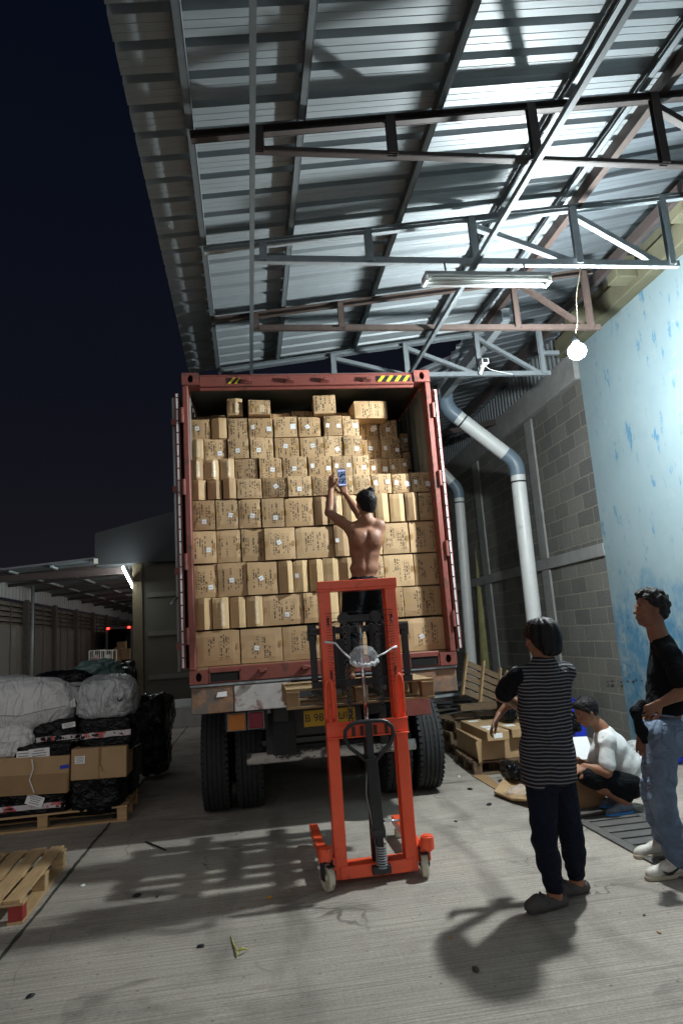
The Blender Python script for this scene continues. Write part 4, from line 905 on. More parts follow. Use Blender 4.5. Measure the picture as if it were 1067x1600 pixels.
# torn plastic cover tied across the mast
pc = onY(568, 1027, SY-.09)
vs, fs = uv_sphere((0, 0, 0), 1, 28, 16)
vv = []
for v in vs:
    x, y, z = v; k = 1+.10*noise.noise(Vector((x*3, y*3, z*3)))
    if z < -.35: x *= 1.0; z = -.35-(z+.35)*.0-(.18+.1*math.sin(x*9))*.9
    vv.append((pc.x+x*.105*k, pc.y+y*.055*k, pc.z-.005+z*.088*k))
pb_ = link_mesh('plastic_bag', vv, fs, M['clear'], None, smooth=True)
tag(pb_, 'clear crumpled plastic bag tied with string across the stacker mast', 'bag')
b = MB(); pts = []
for i in range(13):
    t = i/12.; pts.append((pc.x-.095+.19*t, pc.y-.03-.03*math.sin(t*PI), pc.z-.035-.022*math.sin(t*PI)+.008*math.sin(i*2.3)))
b.tube(pts, [.008+.012*abs(math.sin(i*1.7)) for i in range(13)], 8); b.build('crumpled_hem', M['film'], pb_, smooth=True)
for side in (-1, 1):
    b = MB()
    p = Vector((pc.x+side*.1, pc.y, pc.z+.0)); q = onY(524 if side < 0 else 612, 1005 if side < 0 else 1013, SY-.02); e_ = onY(507 if side < 0 else 620, 1003 if side < 0 else 1010, SY-.02)
    b.tube([p, p.lerp(q, .5)+Vector((0, 0, -.006)), q, e_], [.007, .006, .007, .010], 7)
    b.build('tie', M['label'], pb_, smooth=True)

# ------------------------------------------------------------------ pallets
def pallet(name, label, loc, rotz, L=1.2, W=.8, mA='wood', mB='woodx', nd=7, endm=None, M4=None, group=None, hblk=.09):
    r = thing(name, label, 'pallet', loc, rotz, group)
    if M4 is not None: r.matrix_world = M4
    rnd = random.Random(len(label))
    bw_ = W/nd
    for i in range(nd):       # deck boards run along local X
        y = -W/2+bw_*(i+.5); b = MB(); ww = bw_*(.78+rnd.uniform(-.06, .08))
        b.box((-L/2+rnd.uniform(-.004, .004), y-ww/2, hblk+.040), (L/2+rnd.uniform(-.004, .004), y+ww/2, hblk+.060+rnd.uniform(-.002, .002)))
        b.build('deck_board', M[mA], r, bevel=.002, local=True)
    for i in (-1, 0, 1):      # stringer boards across
        b = MB(); b.box((i*(L/2-.05)-.05, -W/2, hblk+.02), (i*(L/2-.05)+.05, W/2, hblk+.039)); b.build('cross_board', M[mB], r, bevel=.002, local=True)
        for jj in (-1, 0, 1):
            b = MB(); y = jj*(W/2-.05); b.box((i*(L/2-.05)-.048, y-.045, .018), (i*(L/2-.05)+.048, y+.045, hblk+.0195)); b.build('block', M[endm] if (endm and i == 1 and jj == -1) else M[mB], r, bevel=.003, local=True)
    for jj in (-1, 0, 1):
        y = jj*(W/2-.05); b = MB(); b.box((-L/2, y-.05, 0), (L/2, y+.05, .0178)); b.build('bottom_board', M[mA], r, bevel=.002, local=True)
    return r
pallet('pallet', 'pine pallet raised on the stacker forks under the shirtless man', (.825, SY+.66, 1.17), 0, 1.15, .80, 'lath', 'lath', nd=6)
# ------------------------------------------------------------------ smooth body modeller (distance fields meshed once)
class Field:
    def __init__(s, lo, hi, h=.007):
        s.lo = np.array(lo, float); s.h = h; s.n = np.ceil((np.array(hi)-s.lo)/h).astype(int)+1
        s.D = np.full(s.n, 1.0, np.float32); s.log = []
    def cover(s, F, i0, i1, grow, k=.03):      # cloth that follows the given body pieces
        for kind, a in F.log[i0:i1]:
            if kind == 'c': s.cone(a[0], a[1], a[2]+grow, a[3]+grow, k)
            else: s.ell(a[0], np.array(a[1])+grow, k, a[2])
        return s
    def _sub(s, lo, hi, pad):
        a = np.maximum(np.floor((np.array(lo)-pad-s.lo)/s.h).astype(int), 0); b = np.minimum(np.ceil((np.array(hi)+pad-s.lo)/s.h).astype(int)+1, s.n)
        if np.any(b <= a): return None
        sl = tuple(slice(i, j) for i, j in zip(a, b))
        g = np.meshgrid(*[s.lo[k]+s.h*np.arange(a[k], b[k]) for k in range(3)], indexing='ij')
        return sl, g
    def _merge(s, sl, d, k):
        A = s.D[sl]
        if k > 0:
            hh = np.maximum(k-np.abs(A-d), 0)/k; s.D[sl] = np.minimum(A, d)-hh*hh*k*.25
        else: s.D[sl] = np.minimum(A, d)
    def cone(s, p, q, r1, r2, k=.02, flat=None):
        s.log.append(('c', (p, q, r1, r2)))
        p = np.array(p, float); q = np.array(q, float); R = max(r1, r2)
        r = s._sub(np.minimum(p, q)-R, np.maximum(p, q)+R, k+3*s.h)
        if r is None: return s
        sl, (X, Y, Z) = r; d = q-p; L2 = max(d@d, 1e-9)
        t = np.clip(((X-p[0])*d[0]+(Y-p[1])*d[1]+(Z-p[2])*d[2])/L2, 0, 1)
        dist = np.sqrt((X-p[0]-t*d[0])**2+(Y-p[1]-t*d[1])**2+(Z-p[2]-t*d[2])**2)-(r1+t*(r2-r1))
        s._merge(sl, dist.astype(np.float32), k); return s
    def ell(s, c, r, k=.02, rot=None):
        s.log.append(('e', (c, r, rot)))
        c = np.array(c, float); r = np.array(r, float); R = r.max()
        q = s._sub(c-R, c+R, k+3*s.h)
        if q is None: return s
        sl, (X, Y, Z) = q; P = np.stack([X-c[0], Y-c[1], Z-c[2]], -1)
        if rot is not None: P = P @ np.array(rot)      # columns are the local axes
        a = np.sqrt((P/r)**2 @ np.ones(3)); b = np.sqrt((P/(r*r))**2 @ np.ones(3))
        d = np.where(b > 1e-9, a*(a-1)/np.maximum(b, 1e-9), -r.min())
        s._merge(sl, d.astype(np.float32), k); return s
    def chain(s, pts, rs, k=.02):
        for a, b, ra, rb in zip(pts[:-1], pts[1:], rs[:-1], rs[1:]): s.cone(a, b, ra, rb, k)
        return s
    def cut(s, p, n, k=.004):       # keep the side opposite n
        n = np.array(n, float)/np.linalg.norm(n); g = np.meshgrid(*[s.lo[i]+s.h*np.arange(s.n[i]) for i in range(3)], indexing='ij')
        d = ((g[0]-p[0])*n[0]+(g[1]-p[1])*n[1]+(g[2]-p[2])*n[2]).astype(np.float32); s.D = np.maximum(s.D, d); return s
    def grid(s): return np.meshgrid(*[s.lo[i]+s.h*np.arange(s.n[i]) for i in range(3)], indexing='ij')
    def loft(s, levels, k=.03, yaw=0.0):      # (z, cx, cy, half width, half depth), bottom to top
        Lv = np.array(sorted(levels), float); z0, z1 = Lv[0, 0], Lv[-1, 0]; R = Lv[:, 3:].max()
        r = s._sub(np.array([Lv[:, 1].min()-R, Lv[:, 2].min()-R, z0]), np.array([Lv[:, 1].max()+R, Lv[:, 2].max()+R, z1]), k+3*s.h); sl, (X, Y, Z) = r
        f = lambda i: np.interp(Z, Lv[:, 0], Lv[:, i])
        a, b = f(3), f(4); dx, dy = X-f(1), Y-f(2); c, q = math.cos(yaw), math.sin(yaw); u, v = dx*c+dy*q, -dx*q+dy*c
        d = (((np.abs(u)/a)**2.3+(np.abs(v)/b)**2.3)**(1/2.3)-1)*np.minimum(a, b); d = np.maximum(d, np.maximum(z0-Z, Z-z1)); s._merge(sl, d.astype(np.float32), k); return s
    def displace(s, fn):
        X, Y, Z = s.grid(); m = np.abs(s.D) < .05; s.D[m] += fn(X[m], Y[m], Z[m]).astype(np.float32); return s
    def mesh(s):
        D = s.D; n = D.shape; ins = D < 0
        cn = tuple(i-1 for i in n); N = cn[0]*cn[1]*cn[2]; acc = np.zeros((N, 3)); cnt = np.zeros(N); quads = []
        def cid(i, j, k): return (i*cn[1]+j)*cn[2]+k
        for ax in range(3):
            sa = [slice(None)]*3; sb = [slice(None)]*3; sa[ax] = slice(0, -1); sb[ax] = slice(1, None); sa, sb = tuple(sa), tuple(sb)
            I = np.argwhere(ins[sa] != ins[sb])
            o1, o2 = [(1, 2), (2, 0), (0, 1)][ax]
            ok = (I[:, o1] > 0) & (I[:, o1] < n[o1]-1) & (I[:, o2] > 0) & (I[:, o2] < n[o2]-1); I = I[ok]
            J = I.copy(); J[:, ax] += 1
            a = D[I[:, 0], I[:, 1], I[:, 2]]; b = D[J[:, 0], J[:, 1], J[:, 2]]; t = a/(a-b)
            P = I.astype(float); P[:, ax] += t
            ids = []
            for d1, d2 in ((-1, -1), (0, -1), (0, 0), (-1, 0)):
                C = I.copy(); C[:, o1] += d1; C[:, o2] += d2; c = cid(C[:, 0], C[:, 1], C[:, 2]); ids.append(c)
                np.add.at(acc, c, P); np.add.at(cnt, c, 1)
            q = np.stack(ids, 1); fl = a > 0; q[fl] = q[fl][:, ::-1]; quads.append(q)
        Q = np.concatenate(quads); used = np.nonzero(cnt)[0]; mp = np.full(N, -1); mp[used] = np.arange(len(used))
        V = acc[used]/cnt[used][:, None]*s.h+s.lo; Q = mp[Q]
        # light smoothing
        for _ in range(2):
            A = np.zeros_like(V); c = np.zeros(len(V))
            for a, b in ((0, 1), (1, 2), (2, 3), (3, 0)):
                np.add.at(A, Q[:, a], V[Q[:, b]]); np.add.at(A, Q[:, b], V[Q[:, a]]); np.add.at(c, Q[:, a], 1); np.add.at(c, Q[:, b], 1)
            V = V*.6+A/np.maximum(c, 1)[:, None]*.4
        return V, Q
    def build(s, name, m, parent):
        V, Q = s.mesh(); off = np.array(root_off(parent)) if parent else np.zeros(3); V = V-off
        me = bpy.data.meshes.new(name); me.vertices.add(len(V)); me.vertices.foreach_set('co', V.astype(np.float32).ravel())
        me.loops.add(len(Q)*4); me.loops.foreach_set('vertex_index', Q.astype(np.int32).ravel()); me.polygons.add(len(Q))
        me.polygons.foreach_set('loop_start', np.arange(0, len(Q)*4, 4, dtype=np.int32)); me.polygons.foreach_set('use_smooth', np.ones(len(Q), bool))
        me.update(calc_edges=True); me.validate(); me.materials.append(m)
        o = bpy.data.objects.new(name, me); COL.objects.link(o); o.parent = parent; return o
def vn(X, Y, Z, f, seed=0):       # cheap smooth pseudo noise
    return (np.sin(X*f*1.0+seed+1.7*np.sin(Y*f*.7+seed*2))+np.sin(Y*f*1.1+seed*3+1.3*np.sin(Z*f*.8))+np.sin(Z*f*.9+seed*5+1.9*np.sin(X*f*.6+1)))/3
V3 = lambda *a: np.array(a, float)
def npv(v): return np.array([v.x, v.y, v.z])
def basis(fwd, up=(0, 0, 1)):
    f = np.array(fwd, float); f /= np.linalg.norm(f); u = np.array(up, float); u = u-f*(u@f); u /= np.linalg.norm(u); l = np.cross(u, f); return f, l, u      # forward, left, up
def unitn(v): v = np.array(v, float); return v/np.linalg.norm(v)
def hand(F, wrist, d, palm_n, thumb_side, curl=.4, spread=.18, sc_=1.0, curls=None, thumb_out=.7, k=.006):
    """d: direction wrist->fingers, palm_n: palm normal, thumb_side: +1/-1 along cross(d, palm_n)"""
    d = unitn(d); n = unitn(np.array(palm_n)-d*(np.array(palm_n)@d)); s = np.cross(d, n)*thumb_side; w = np.array(wrist, float)
    c = sc_
    for q in (-.026, -.009, .010, .027): F.cone(w+d*.012*c+s*q*.6*c, w+d*.082*c+s*q*c, .0135*c, .0118*c, .012)
    lens = [.070, .078, .073, .056]; offs = [.030, .010, -.010, -.029]
    for i in range(4):
        a = (1.5-i)*spread; cu = curls[i] if curls else curl+.08*i
        base = w+d*.084*c+s*offs[i]*c; dd = d*math.cos(a)+s*math.sin(a); p = base; ang = cu*.35; L = lens[i]*c
        for seg, (fr, r0, r1) in enumerate(((.45, .0092, .0084), (.32, .0083, .0076), (.23, .0075, .0064))):
            di = dd*math.cos(ang)+n*math.sin(ang); q = p+di*L*fr; F.cone(p, q, r0*c, r1*c, .0035 if seg else k); p = q; ang += cu
    t0 = w+d*.022*c+s*.028*c; t1 = t0+(d*.62+s*thumb_out+n*.35)*.034*c; t2 = t1+unitn(d*.9+s*thumb_out*.4+n*.3)*.034*c; t3 = t2+unitn(d+s*.05+n*.35)*.024*c
    F.chain([t0, t1, t2, t3], [.014*c, .0115*c, .0095*c, .0078*c], .006)
def head(F, c, fwd, up, s=1.0, neck=None, neck_r=.052):
    """c: centre of the cranium"""
    f, l, u = basis(fwd, up); P = lambda a, b, h: np.array(c)+(f*a+l*b+u*h)*s; R = np.stack([f, l, u], 1)
    F.ell(P(-.012, 0, .022), (.098*s, .076*s, .092*s), .02, R); F.ell(P(.03, 0, -.03), (.062*s, .060*s, .078*s), .03, R)
    F.cone(P(.050, 0, -.088), P(.066, 0, -.096), .026*s, .020*s, .025)                       # chin
    for b in (-1, 1):
        F.cone(P(-.012, b*.050, -.058), P(.046, b*.026, -.092), .020*s, .020*s, .022)          # jaw
        F.ell(P(.055, b*.040, -.022), (.026*s, .020*s, .020*s), .02, R)                        # cheek
        F.cone(P(.082, b*.014, .016), P(.074, b*.042, .014), .010*s, .009*s, .014)             # brow
        F.ell(P(-.004, b*.077, -.018), (.020*s, .007*s, .032*s), .006, R); F.ell(P(-.010, b*.084, -.008), (.016*s, .006*s, .022*s), .005, R)
    F.cone(P(.086, 0, .004), P(.108, 0, -.030), .008*s, .0125*s, .012)                         # nose
    for b in (-1, 1): F.ell(P(.098, b*.013, -.034), (.010*s, .008*s, .008*s), .006, R)
    F.cone(P(.090, -.016, -.058), P(.090, .016, -.058), .0085*s, .0085*s, .006); F.cone(P(.086, -.014, -.070), P(.086, .014, -.070), .009*s, .009*s, .005)  # lips
    if neck is not None: F.cone(P(-.022, 0, -.055), neck, neck_r, neck_r*1.08, .035)
    return P, R
def eyes(P, R, parent, s=1.0):
    for b in (-1, 1):
        c = P(.073, b*.031, -.004); vs, fs = uv_sphere(c, .0125*s, 12, 8); o = link_mesh('eye', vs, fs, M['eyewhite'], parent, smooth=True)
        c2 = P(.0815, b*.0315, -.004); vs, fs = uv_sphere(c2, .0058*s, 10, 6); link_mesh('pupil', vs, fs, M['hair'], o, smooth=True)
        b_ = MB(); b_.tube([P(.088, b*.012, .018), P(.086, b*.03, .024), P(.070, b*.050, .018)], [.0035, .004, .002], 6); b_.build('eyebrow', M['hair'], parent, smooth=True)
def skinmat(name, col): 
    m = mat(name, col, .56, 0, .22, 7, bump=.0012, bscale=60, spec=.4, rvar=.06, dirt=(col[0]*.62, col[1]*.55, col[2]*.5), dirt_th=.60, dirt_scale=5, dirt_soft=.12); b = m.node_tree.nodes['Principled BSDF']; b.inputs['Subsurface Weight'].default_value = .12; b.inputs['Subsurface Radius'].default_value = (.02, .008, .004); b.inputs['Subsurface Scale'].default_value = .5; return m
M['skin'] = skinmat('brown skin', (.27, .125, .072)); M['skind'] = skinmat('deep brown skin', (.205, .092, .055)); M['eyewhite'] = mat('eye', (.6, .56, .52), .2)
M['hair'] = mat('black hair', (.008, .007, .008), .55, 0, .3, 40, bump=.004, bscale=90, stretch=(1, 1, .12), spec=.2)
M['haircurl'] = mat('black curly hair', (.006, .005, .005), .8, 0, .4, 60, bump=.006, bscale=70)
M['navycloth'] = mat('navy trousers', (.007, .010, .021), .9, 0, .2, 10, bump=.03, bscale=5, bstretch=(1, 1, 1.4), crease=True, spec=.15)
M['blackcloth'] = mat('black cloth', (.006, .007, .009), .9, 0, .2, 8, bump=.03, bscale=5, crease=True, spec=.12)
M['whitecloth'] = mat('white cotton', (.56, .58, .58), .85, 0, .05, 8, bump=.010, bscale=2.2, bstretch=(1, 1, 1.5), crease=True)
M['denim'] = mat('blue denim', (.105, .15, .225), .85, 0, .25, 9, bump=.035, bscale=5.5, bstretch=(.8, .8, 1.5), crease=True, dirt=(.17, .225, .31), dirt_th=.6, dirt_scale=4, dirt_soft=.12)
M['greyfoam'] = mat('dark grey foam clog', (.055, .052, .052), .7, 0, .15, 20)
M['shoew'] = mat('scuffed white shoe leather', (.55, .53, .48), .5, 0, .12, 18, dirt=(.25, .22, .17), dirt_th=.62, dirt_scale=16)
M['shoesole'] = mat('dirty cream sole', (.36, .32, .25), .7, 0, .15, 14)
M['shoeblue'] = mat('bright blue sole', (.03, .22, .60), .5, 0, .1); M['shoegrey'] = mat('grey trainer mesh', (.10, .13, .17), .7, 0, .4, 30)
M['denimdark'] = mat('dark denim seam', (.06, .09, .15), .85)
def stripes():
    m = mat('striped jersey', (.012, .013, .019), .85, 0, .1, 10, bump=.03, bscale=4, crease=True, spec=.2); t = m.node_tree; N = t.nodes; L = t.links; b = N['Principled BSDF']; c0 = b.inputs['Base Color'].links[0].from_socket
    tcn = N.new('ShaderNodeTexCoord'); sp = N.new('ShaderNodeSeparateXYZ'); L.new(tcn.outputs['Object'], sp.inputs[0])
    nn = N.new('ShaderNodeTexNoise'); nn.inputs['Scale'].default_value = 3.2; L.new(tcn.outputs['Object'], nn.inputs['Vector'])
    a = N.new('ShaderNodeMath'); a.operation = 'MULTIPLY_ADD'; a.inputs[1].default_value = .05; L.new(nn.outputs['Fac'], a.inputs[0]); L.new(sp.outputs['Z'], a.inputs[2])
    a2 = N.new('ShaderNodeMath'); a2.operation = 'MULTIPLY_ADD'; a2.inputs[1].default_value = .06; L.new(sp.outputs['X'], a2.inputs[0]); L.new(a.outputs[0], a2.inputs[2])
    f = N.new('ShaderNodeMath'); f.operation = 'MULTIPLY'; f.inputs[1].default_value = 1/.0215; L.new(a2.outputs[0], f.inputs[0])
    g = N.new('ShaderNodeMath'); g.operation = 'FRACT'; L.new(f.outputs[0], g.inputs[0])
    h = N.new('ShaderNodeMath'); h.operation = 'LESS_THAN'; h.inputs[1].default_value = .36; L.new(g.outputs[0], h.inputs[0])
    mx = N.new('ShaderNodeMix'); mx.data_type = 'RGBA'; L.new(h.outputs[0], mx.inputs[0]); L.new(c0, mx.inputs[6]); mx.inputs[7].default_value = (.155, .15, .163, 1)
    L.new(mx.outputs[2], b.inputs['Base Color']); return m
M['stripe'] = stripes()
def bounds(pts, pad): a = np.array(pts); return a.min(0)-pad, a.max(0)+pad
def hairclip(F, P, R, s, kind):
    f, l, u = R[:, 0], R[:, 1], R[:, 2]

# ================================================================== boy in the striped shirt
def striped():
    Y = 4.2; at = lambda x, y, dy=0: npv(onY(x, y, Y+dy))
    root = thing('person', 'person seen from behind in a grey and black striped shirt, navy trousers and dark clogs', 'person', (1.78, Y, 0))
    hc = at(845, 997, .0); fw = unitn((-.62, .80, -.08)); up = unitn((.03, .05, 1))
    neck = at(850, 1034, .0); chest = at(848, 1090, .02); hipc = at(858, 1212, .0); hipc[2] = max(hipc[2], .78)
    sl, sr = at(808, 1056, -.02), at(882, 1050, .05)
    # joints
    el = at(783, 1088, .20); wl = at(822, 1106, .36)
    er = at(866, 1112, .34); wr = at(793, 1100, .38); wr2 = at(779, 1117, .36)
    hl, hr = at(845, 1222, -.03), at(874, 1222, .05)
    kl, kr = at(850, 1312, -.10), at(893, 1308, .05); al, ar = at(866, 1398, -.02), at(901, 1383, .14)
    al[2] = .085; ar[2] = .085
    F = Field(*bounds([hc+V3(0, 0, .16), el, wl, wr2, sr, al-V3(0, 0, .1), al-V3(.22, .1, .085), ar+V3(.1, .1, 0), hc-V3(.25, .2, 0), at(760, 1140, .3)], .10), h=.0065)
    P, R = head(F, hc, fw, up, 1.0, neck, .048)
    i0 = len(F.log); F.chain([at(849, 1052), chest, at(854, 1165), hipc], [.07, .098, .098, .115], .05); F.cone(sl, sr, .040, .040, .04); i1 = len(F.log); F.cone(neck, at(849, 1055), .05, .06, .03)
    F.chain([sl, el], [.046, .036], .03); F.chain([el, (el+wl)/2, wl], [.036, .033, .024], .015)
    F.chain([sr, er], [.046, .036], .03); F.chain([er, wr, wr2], [.036, .027, .023], .015)
    hand(F, wl, unitn((.3, .5, -.3)), (0, .2, -1), 1, .5)
    dd = unitn(at(762, 1146, .30)-wr2); hand(F, wr2, dd, (.5, -.4, -.5), -1, .42, .20, 1.02, curls=[.42, .30, .38, .30], thumb_out=.9)
    for h_, k_, a_ in ((hl, kl, al), (hr, kr, ar)):
        F.chain([h_, k_, (k_*.6+a_*.4), a_], [.088, .058, .054, .038], .03)
    for a_, d in ((al, (-.93, -.20, 0)), (ar, (-.95, -.1, 0))):
        d = unitn(d); F.cone(a_, a_-V3(0, 0, .045)-d*.03, .038, .034, .02); F.cone(a_-V3(0, 0, .035), a_+d*.14-V3(0, 0, .055), .036, .026, .02)
    F.build('body', M['skin'], root); eyes(P, R, root, .97)
    # hair: straight bob to the nape
    H = Field(*bounds([hc], .20), h=.006)
    H.ell(P(-.018, 0, .035), (.112, .096, .098), .02, R); H.ell(P(-.045, 0, -.025), (.080, .090, .085), .04, R); H.cone(P(-.058, .045, -.075), P(-.058, -.045, -.075), .042, .042, .03)
    H.cone(P(.05, .0, .075), P(.075, 0, .035), .045, .035, .03)
    for b in (-1, 1): H.cone(P(.012, b*.075, .03), P(.0, b*.080, -.045), .022, .012, .02)
    f, l, u = R[:, 0], R[:, 1], R[:, 2]
    nn_ = (-u+f*.45)/np.linalg.norm(-u+f*.45); pp_ = P(-.05, 0, -.128); X, Y_, Z = H.grid(); th_ = np.arctan2((X-hc[0])*l[0]+(Y_-hc[1])*l[1], (X-hc[0])*f[0]+(Y_-hc[1])*f[1]); H.D = np.maximum(H.D, ((X-pp_[0])*nn_[0]+(Y_-pp_[1])*nn_[1]+(Z-pp_[2])*nn_[2]+.007*np.sin(th_*23)+.006*np.sin(th_*51+1)+.01*np.sin(th_*5)).astype(np.float32)); H.cut(P(.085, 0, .0), f*1.0-u*.9)
    def hn(X, Y_, Z):
        a = (X-hc[0])*l[0]+(Y_-hc[1])*l[1]; b = (X-hc[0])*f[0]+(Y_-hc[1])*f[1]; th = np.arctan2(a, b); return .0030*np.sin(th*52+6*np.sin(Z*25))*np.sin(th*9+Z*20)+.003*np.sin(th*13+2)
    H.displace(hn); H.build('hair', M['hair'], root)
    # shirt
    S = Field(*bounds([neck+V3(0, 0, .1), el, sr, er, at(820, 1225, -.1), at(900, 1225, .2)], .14), h=.0065)
    lv = []
    for y, xa, xb, dp, dy in ((1040, 812, 880, .075, .01), (1052, 805, 887, .09, .01), (1085, 808, 892, .108, .015), (1125, 812, 895, .112, .02), (1165, 813, 896, .130, .01), (1200, 813, 898, .150, .0), (1226, 815, 899, .155, .0), (1240, 815, 899, .155, .0)):
        p, q = at(xa, y), at(xb, y); m_ = (p+q)/2; lv.append((m_[2], m_[0], m_[1]+dy, (q[0]-p[0])/2-.006, dp))
    S.loft(lv, .04, .12)
    S.cone(sl+V3(.01, 0, -.01), sr+V3(-.01, 0, -.012), .052, .055, .04)
    S.cone(sr, sr*.45+er*.55, .052, .056, .03); S.cover(F, i0, i1, .009)
    S.cone(sl+V3(.02, 0, .012), neck+V3(0, 0, -.03), .035, .055, .03); S.cone(sr+V3(-.02, 0, .012), neck+V3(0, 0, -.03), .035, .055, .03)
    S.cut(at(850, 1222), (0.06, 0, -1)); S.cone(at(849, 1045), at(848, 1030), .085, .066, .03); S.cone(sr, at(872, 1100, .03), .050, .06, .05)
    S.cut(at(850, 1026), (.05, -.1, 1))
    S.displace(lambda X, Y_, Z: .0055*vn(X+Z*.5, Y_, Z*.6, 26, 2)+.009*np.sin((X*1.0+Z*.62)*44+Y_*6+1.5*vn(X, Y_, Z, 8, 3))*np.exp(-((X-1.74)/.10)**2)*np.clip((1.22-Z)/.15, 0, 1)+.005*np.sin((X*.8-Z*.9)*38+2*vn(X, Y_, Z, 7, 6))*np.exp(-((X-1.90)/.09)**2)+.0025*vn(X, Y_, Z, 60, 4))
    S.build('shirt', M['stripe'], root)
    S = Field(*bounds([sl, el, at(780, 1100, .3)], .12), h=.0065)
    e2 = sl*.15+el*.85; S.chain([sl+V3(-.004, -.004, -.006), sl*.5+el*.5, e2], [.062, .066, .062], .02); S.cut(e2+unitn(el-sl)*.018, unitn(el-sl)); S.displace(lambda X, Y_, Z: .004*vn(X, Y_, Z, 40, 1))
    S.build('sleeve', M['blackcloth'], root)
    # trousers
    T = Field(*bounds([hipc+V3(0, 0, .1), hl, hr, al-V3(.1, .1, .1), ar+V3(.12, .1, 0), kl, kr], .12), h=.0065)
    T.ell((hl+hr)/2+V3(0, 0, .06), (.125, .105, .12), .04)
    for h_, k_, a_ in ((hl, kl, al), (hr, kr, ar)):
        a2 = a_+V3(0, 0, .035); T.chain([h_, k_, (k_*.55+a2*.45), a2], [.102, .072, .070, .056], .025)
    T.cut((0, 0, .085), (0, 0, -1)); T.displace(lambda X, Y_, Z: .003*vn(X, Y_, Z*1.5, 38, 3)+.003*np.sin(Z*85+3*np.sin(X*22))*np.exp(-((Z-.14)/.11)**2)+.003*np.sin(Z*62+X*30)*np.exp(-((Z-.45)/.10)**2))
    T.build('trousers', M['navycloth'], root)
    # clogs
    for a_, d in ((al, (-.93, -.20, 0)), (ar, (-.95, -.1, 0))):
        d = unitn(d); s = np.cross(d, V3(0, 0, 1)); C = Field(*bounds([a_-V3(0, 0, .05)-d*.08, a_+d*.24-V3(0, 0, .05)], .085), h=.0055)
        z = lambda t: V3(0, 0, t-a_[2])
        C.cone(a_+d*.12+z(.050), a_+d*.165+z(.045), .047, .040, .03); C.cone(a_+d*.03+z(.035), a_+d*.12+z(.04), .044, .052, .02); C.cone(a_-d*.045+z(.034), a_+d*.03+z(.034), .041, .043, .02)
        C.cone(a_+d*.19+z(.040), a_+d*.175+z(.03), .026, .036, .02)
        X, Y_, Z = C.grid(); ax = (X-a_[0])*d[0]+(Y_-a_[1])*d[1]; sx = (X-a_[0])*s[0]+(Y_-a_[1])*s[1]
        op = np.maximum(np.sqrt(((ax-.002)/.062)**2+(sx/.034)**2)-1, 0)*.03+np.where(np.sqrt(((ax-.002)/.062)**2+(sx/.034)**2) < 1, -(1-np.sqrt(((ax-.002)/.062)**2+(sx/.034)**2))*.03, 0)
        op = np.maximum(op, .030-Z); C.D = np.maximum(C.D, -op.astype(np.float32))
        for q in (-.022, -.0, .022):
            for e_ in (.105, .135, .16): C.D = np.maximum(C.D, -(np.sqrt((ax-e_)**2+(sx-q)**2)-.0055).astype(np.float32)*np.where(Z > .055, 1, -1)*1.0) if False else C.D
        C.cut((0, 0, .0025), (0, 0, -1)); C.displace(lambda X, Y_, Z: .0016*np.sign(np.sin(Z*420))*(Z < .03)); o = C.build('clog', M['greyfoam'], root)
        for q in (-.026, -.009, .009, .026):
            for e_ in (.115, .145):
                b = MB(); p = a_+d*e_+s*q+z(.0+.092-(abs(q)*.25)-(e_-.115)*.35); vs, fs = uv_sphere(p, .0055, 8, 6); link_mesh('vent_hole', vs, fs, M['void'], o)
        b = MB(); p1 = a_+d*.07+s*.046+z(.055); p0 = a_+d*.07-s*.046+z(.055); mid = a_+d*.10+z(.093); b.tube([p0, (np.array(p0)+mid)/2+V3(0, 0, .018), mid, (np.array(p1)+mid)/2+V3(0, 0, .018), p1], .009, 8); b.build('strap', M['greyfoam'], o, smooth=True)
    return root
striped()

# ================================================================== man in jeans, in profile
def shoe(root, a_, d, uppers, sole, h0=.0, logo=None, heel=.075, toe=.19, w=.042):
    d = unitn(d); s = np.cross(d, V3(0, 0, 1)); z = lambda t: V3(0, 0, t+h0-a_[2])
    C = Field(*bounds([a_+z(0)-d*.11, a_+d*.24+z(.12)], .08), h=.0055)
    C.cone(a_-d*(heel-.035)+z(.055), a_+d*.06+z(.060), .036, .038, .02); C.cone(a_+d*.05+z(.062), a_+d*(toe-.05)+z(.040), .036, .030, .03); C.cone(a_+d*(toe-.07)+z(.040), a_+d*(toe-.033)+z(.036), w*.86, .029, .02); C.cone(a_+z(.07), a_+z(.10)-d*.012, .040, .039, .02)
    C.cut(a_+z(.118), (-.25*d[0], -.25*d[1], 1)); C.cut(a_+z(.022), (0, 0, -1)); o = C.build('shoe', uppers, root)
    S = Field(*bounds([a_+z(0)-d*.11, a_+d*.24+z(.05)], .07), h=.005)
    for i in range(9):
        t0 = -heel+.040+(toe+heel-.075)*i/9; t1 = t0+(toe+heel-.075)/9; ww = .036+.010*math.sin(max(0, (i-1)/7)*PI*.9); S.cone(a_+d*t0+z(.012), a_+d*t1+z(.012), ww, ww, .01)
    S.cut(a_+z(.028), (0, 0, 1)); S.cut(a_+z(.0015), (0, 0, -1)); S.build('sole', sole, o)
    for i in range(5):
        t = .045+i*.018; zz = .104-i*.0075; b = MB(); p0 = a_+d*t+s*.020+z(zz-.004); p1 = a_+d*(t+.008)-s*.020+z(zz-.004); b.tube([p0, (p0+p1)/2+V3(0, 0, .008), p1], .0032, 6); b.build('lace', M['white'] if logo else M['black'], o)
    return o, d, s, z
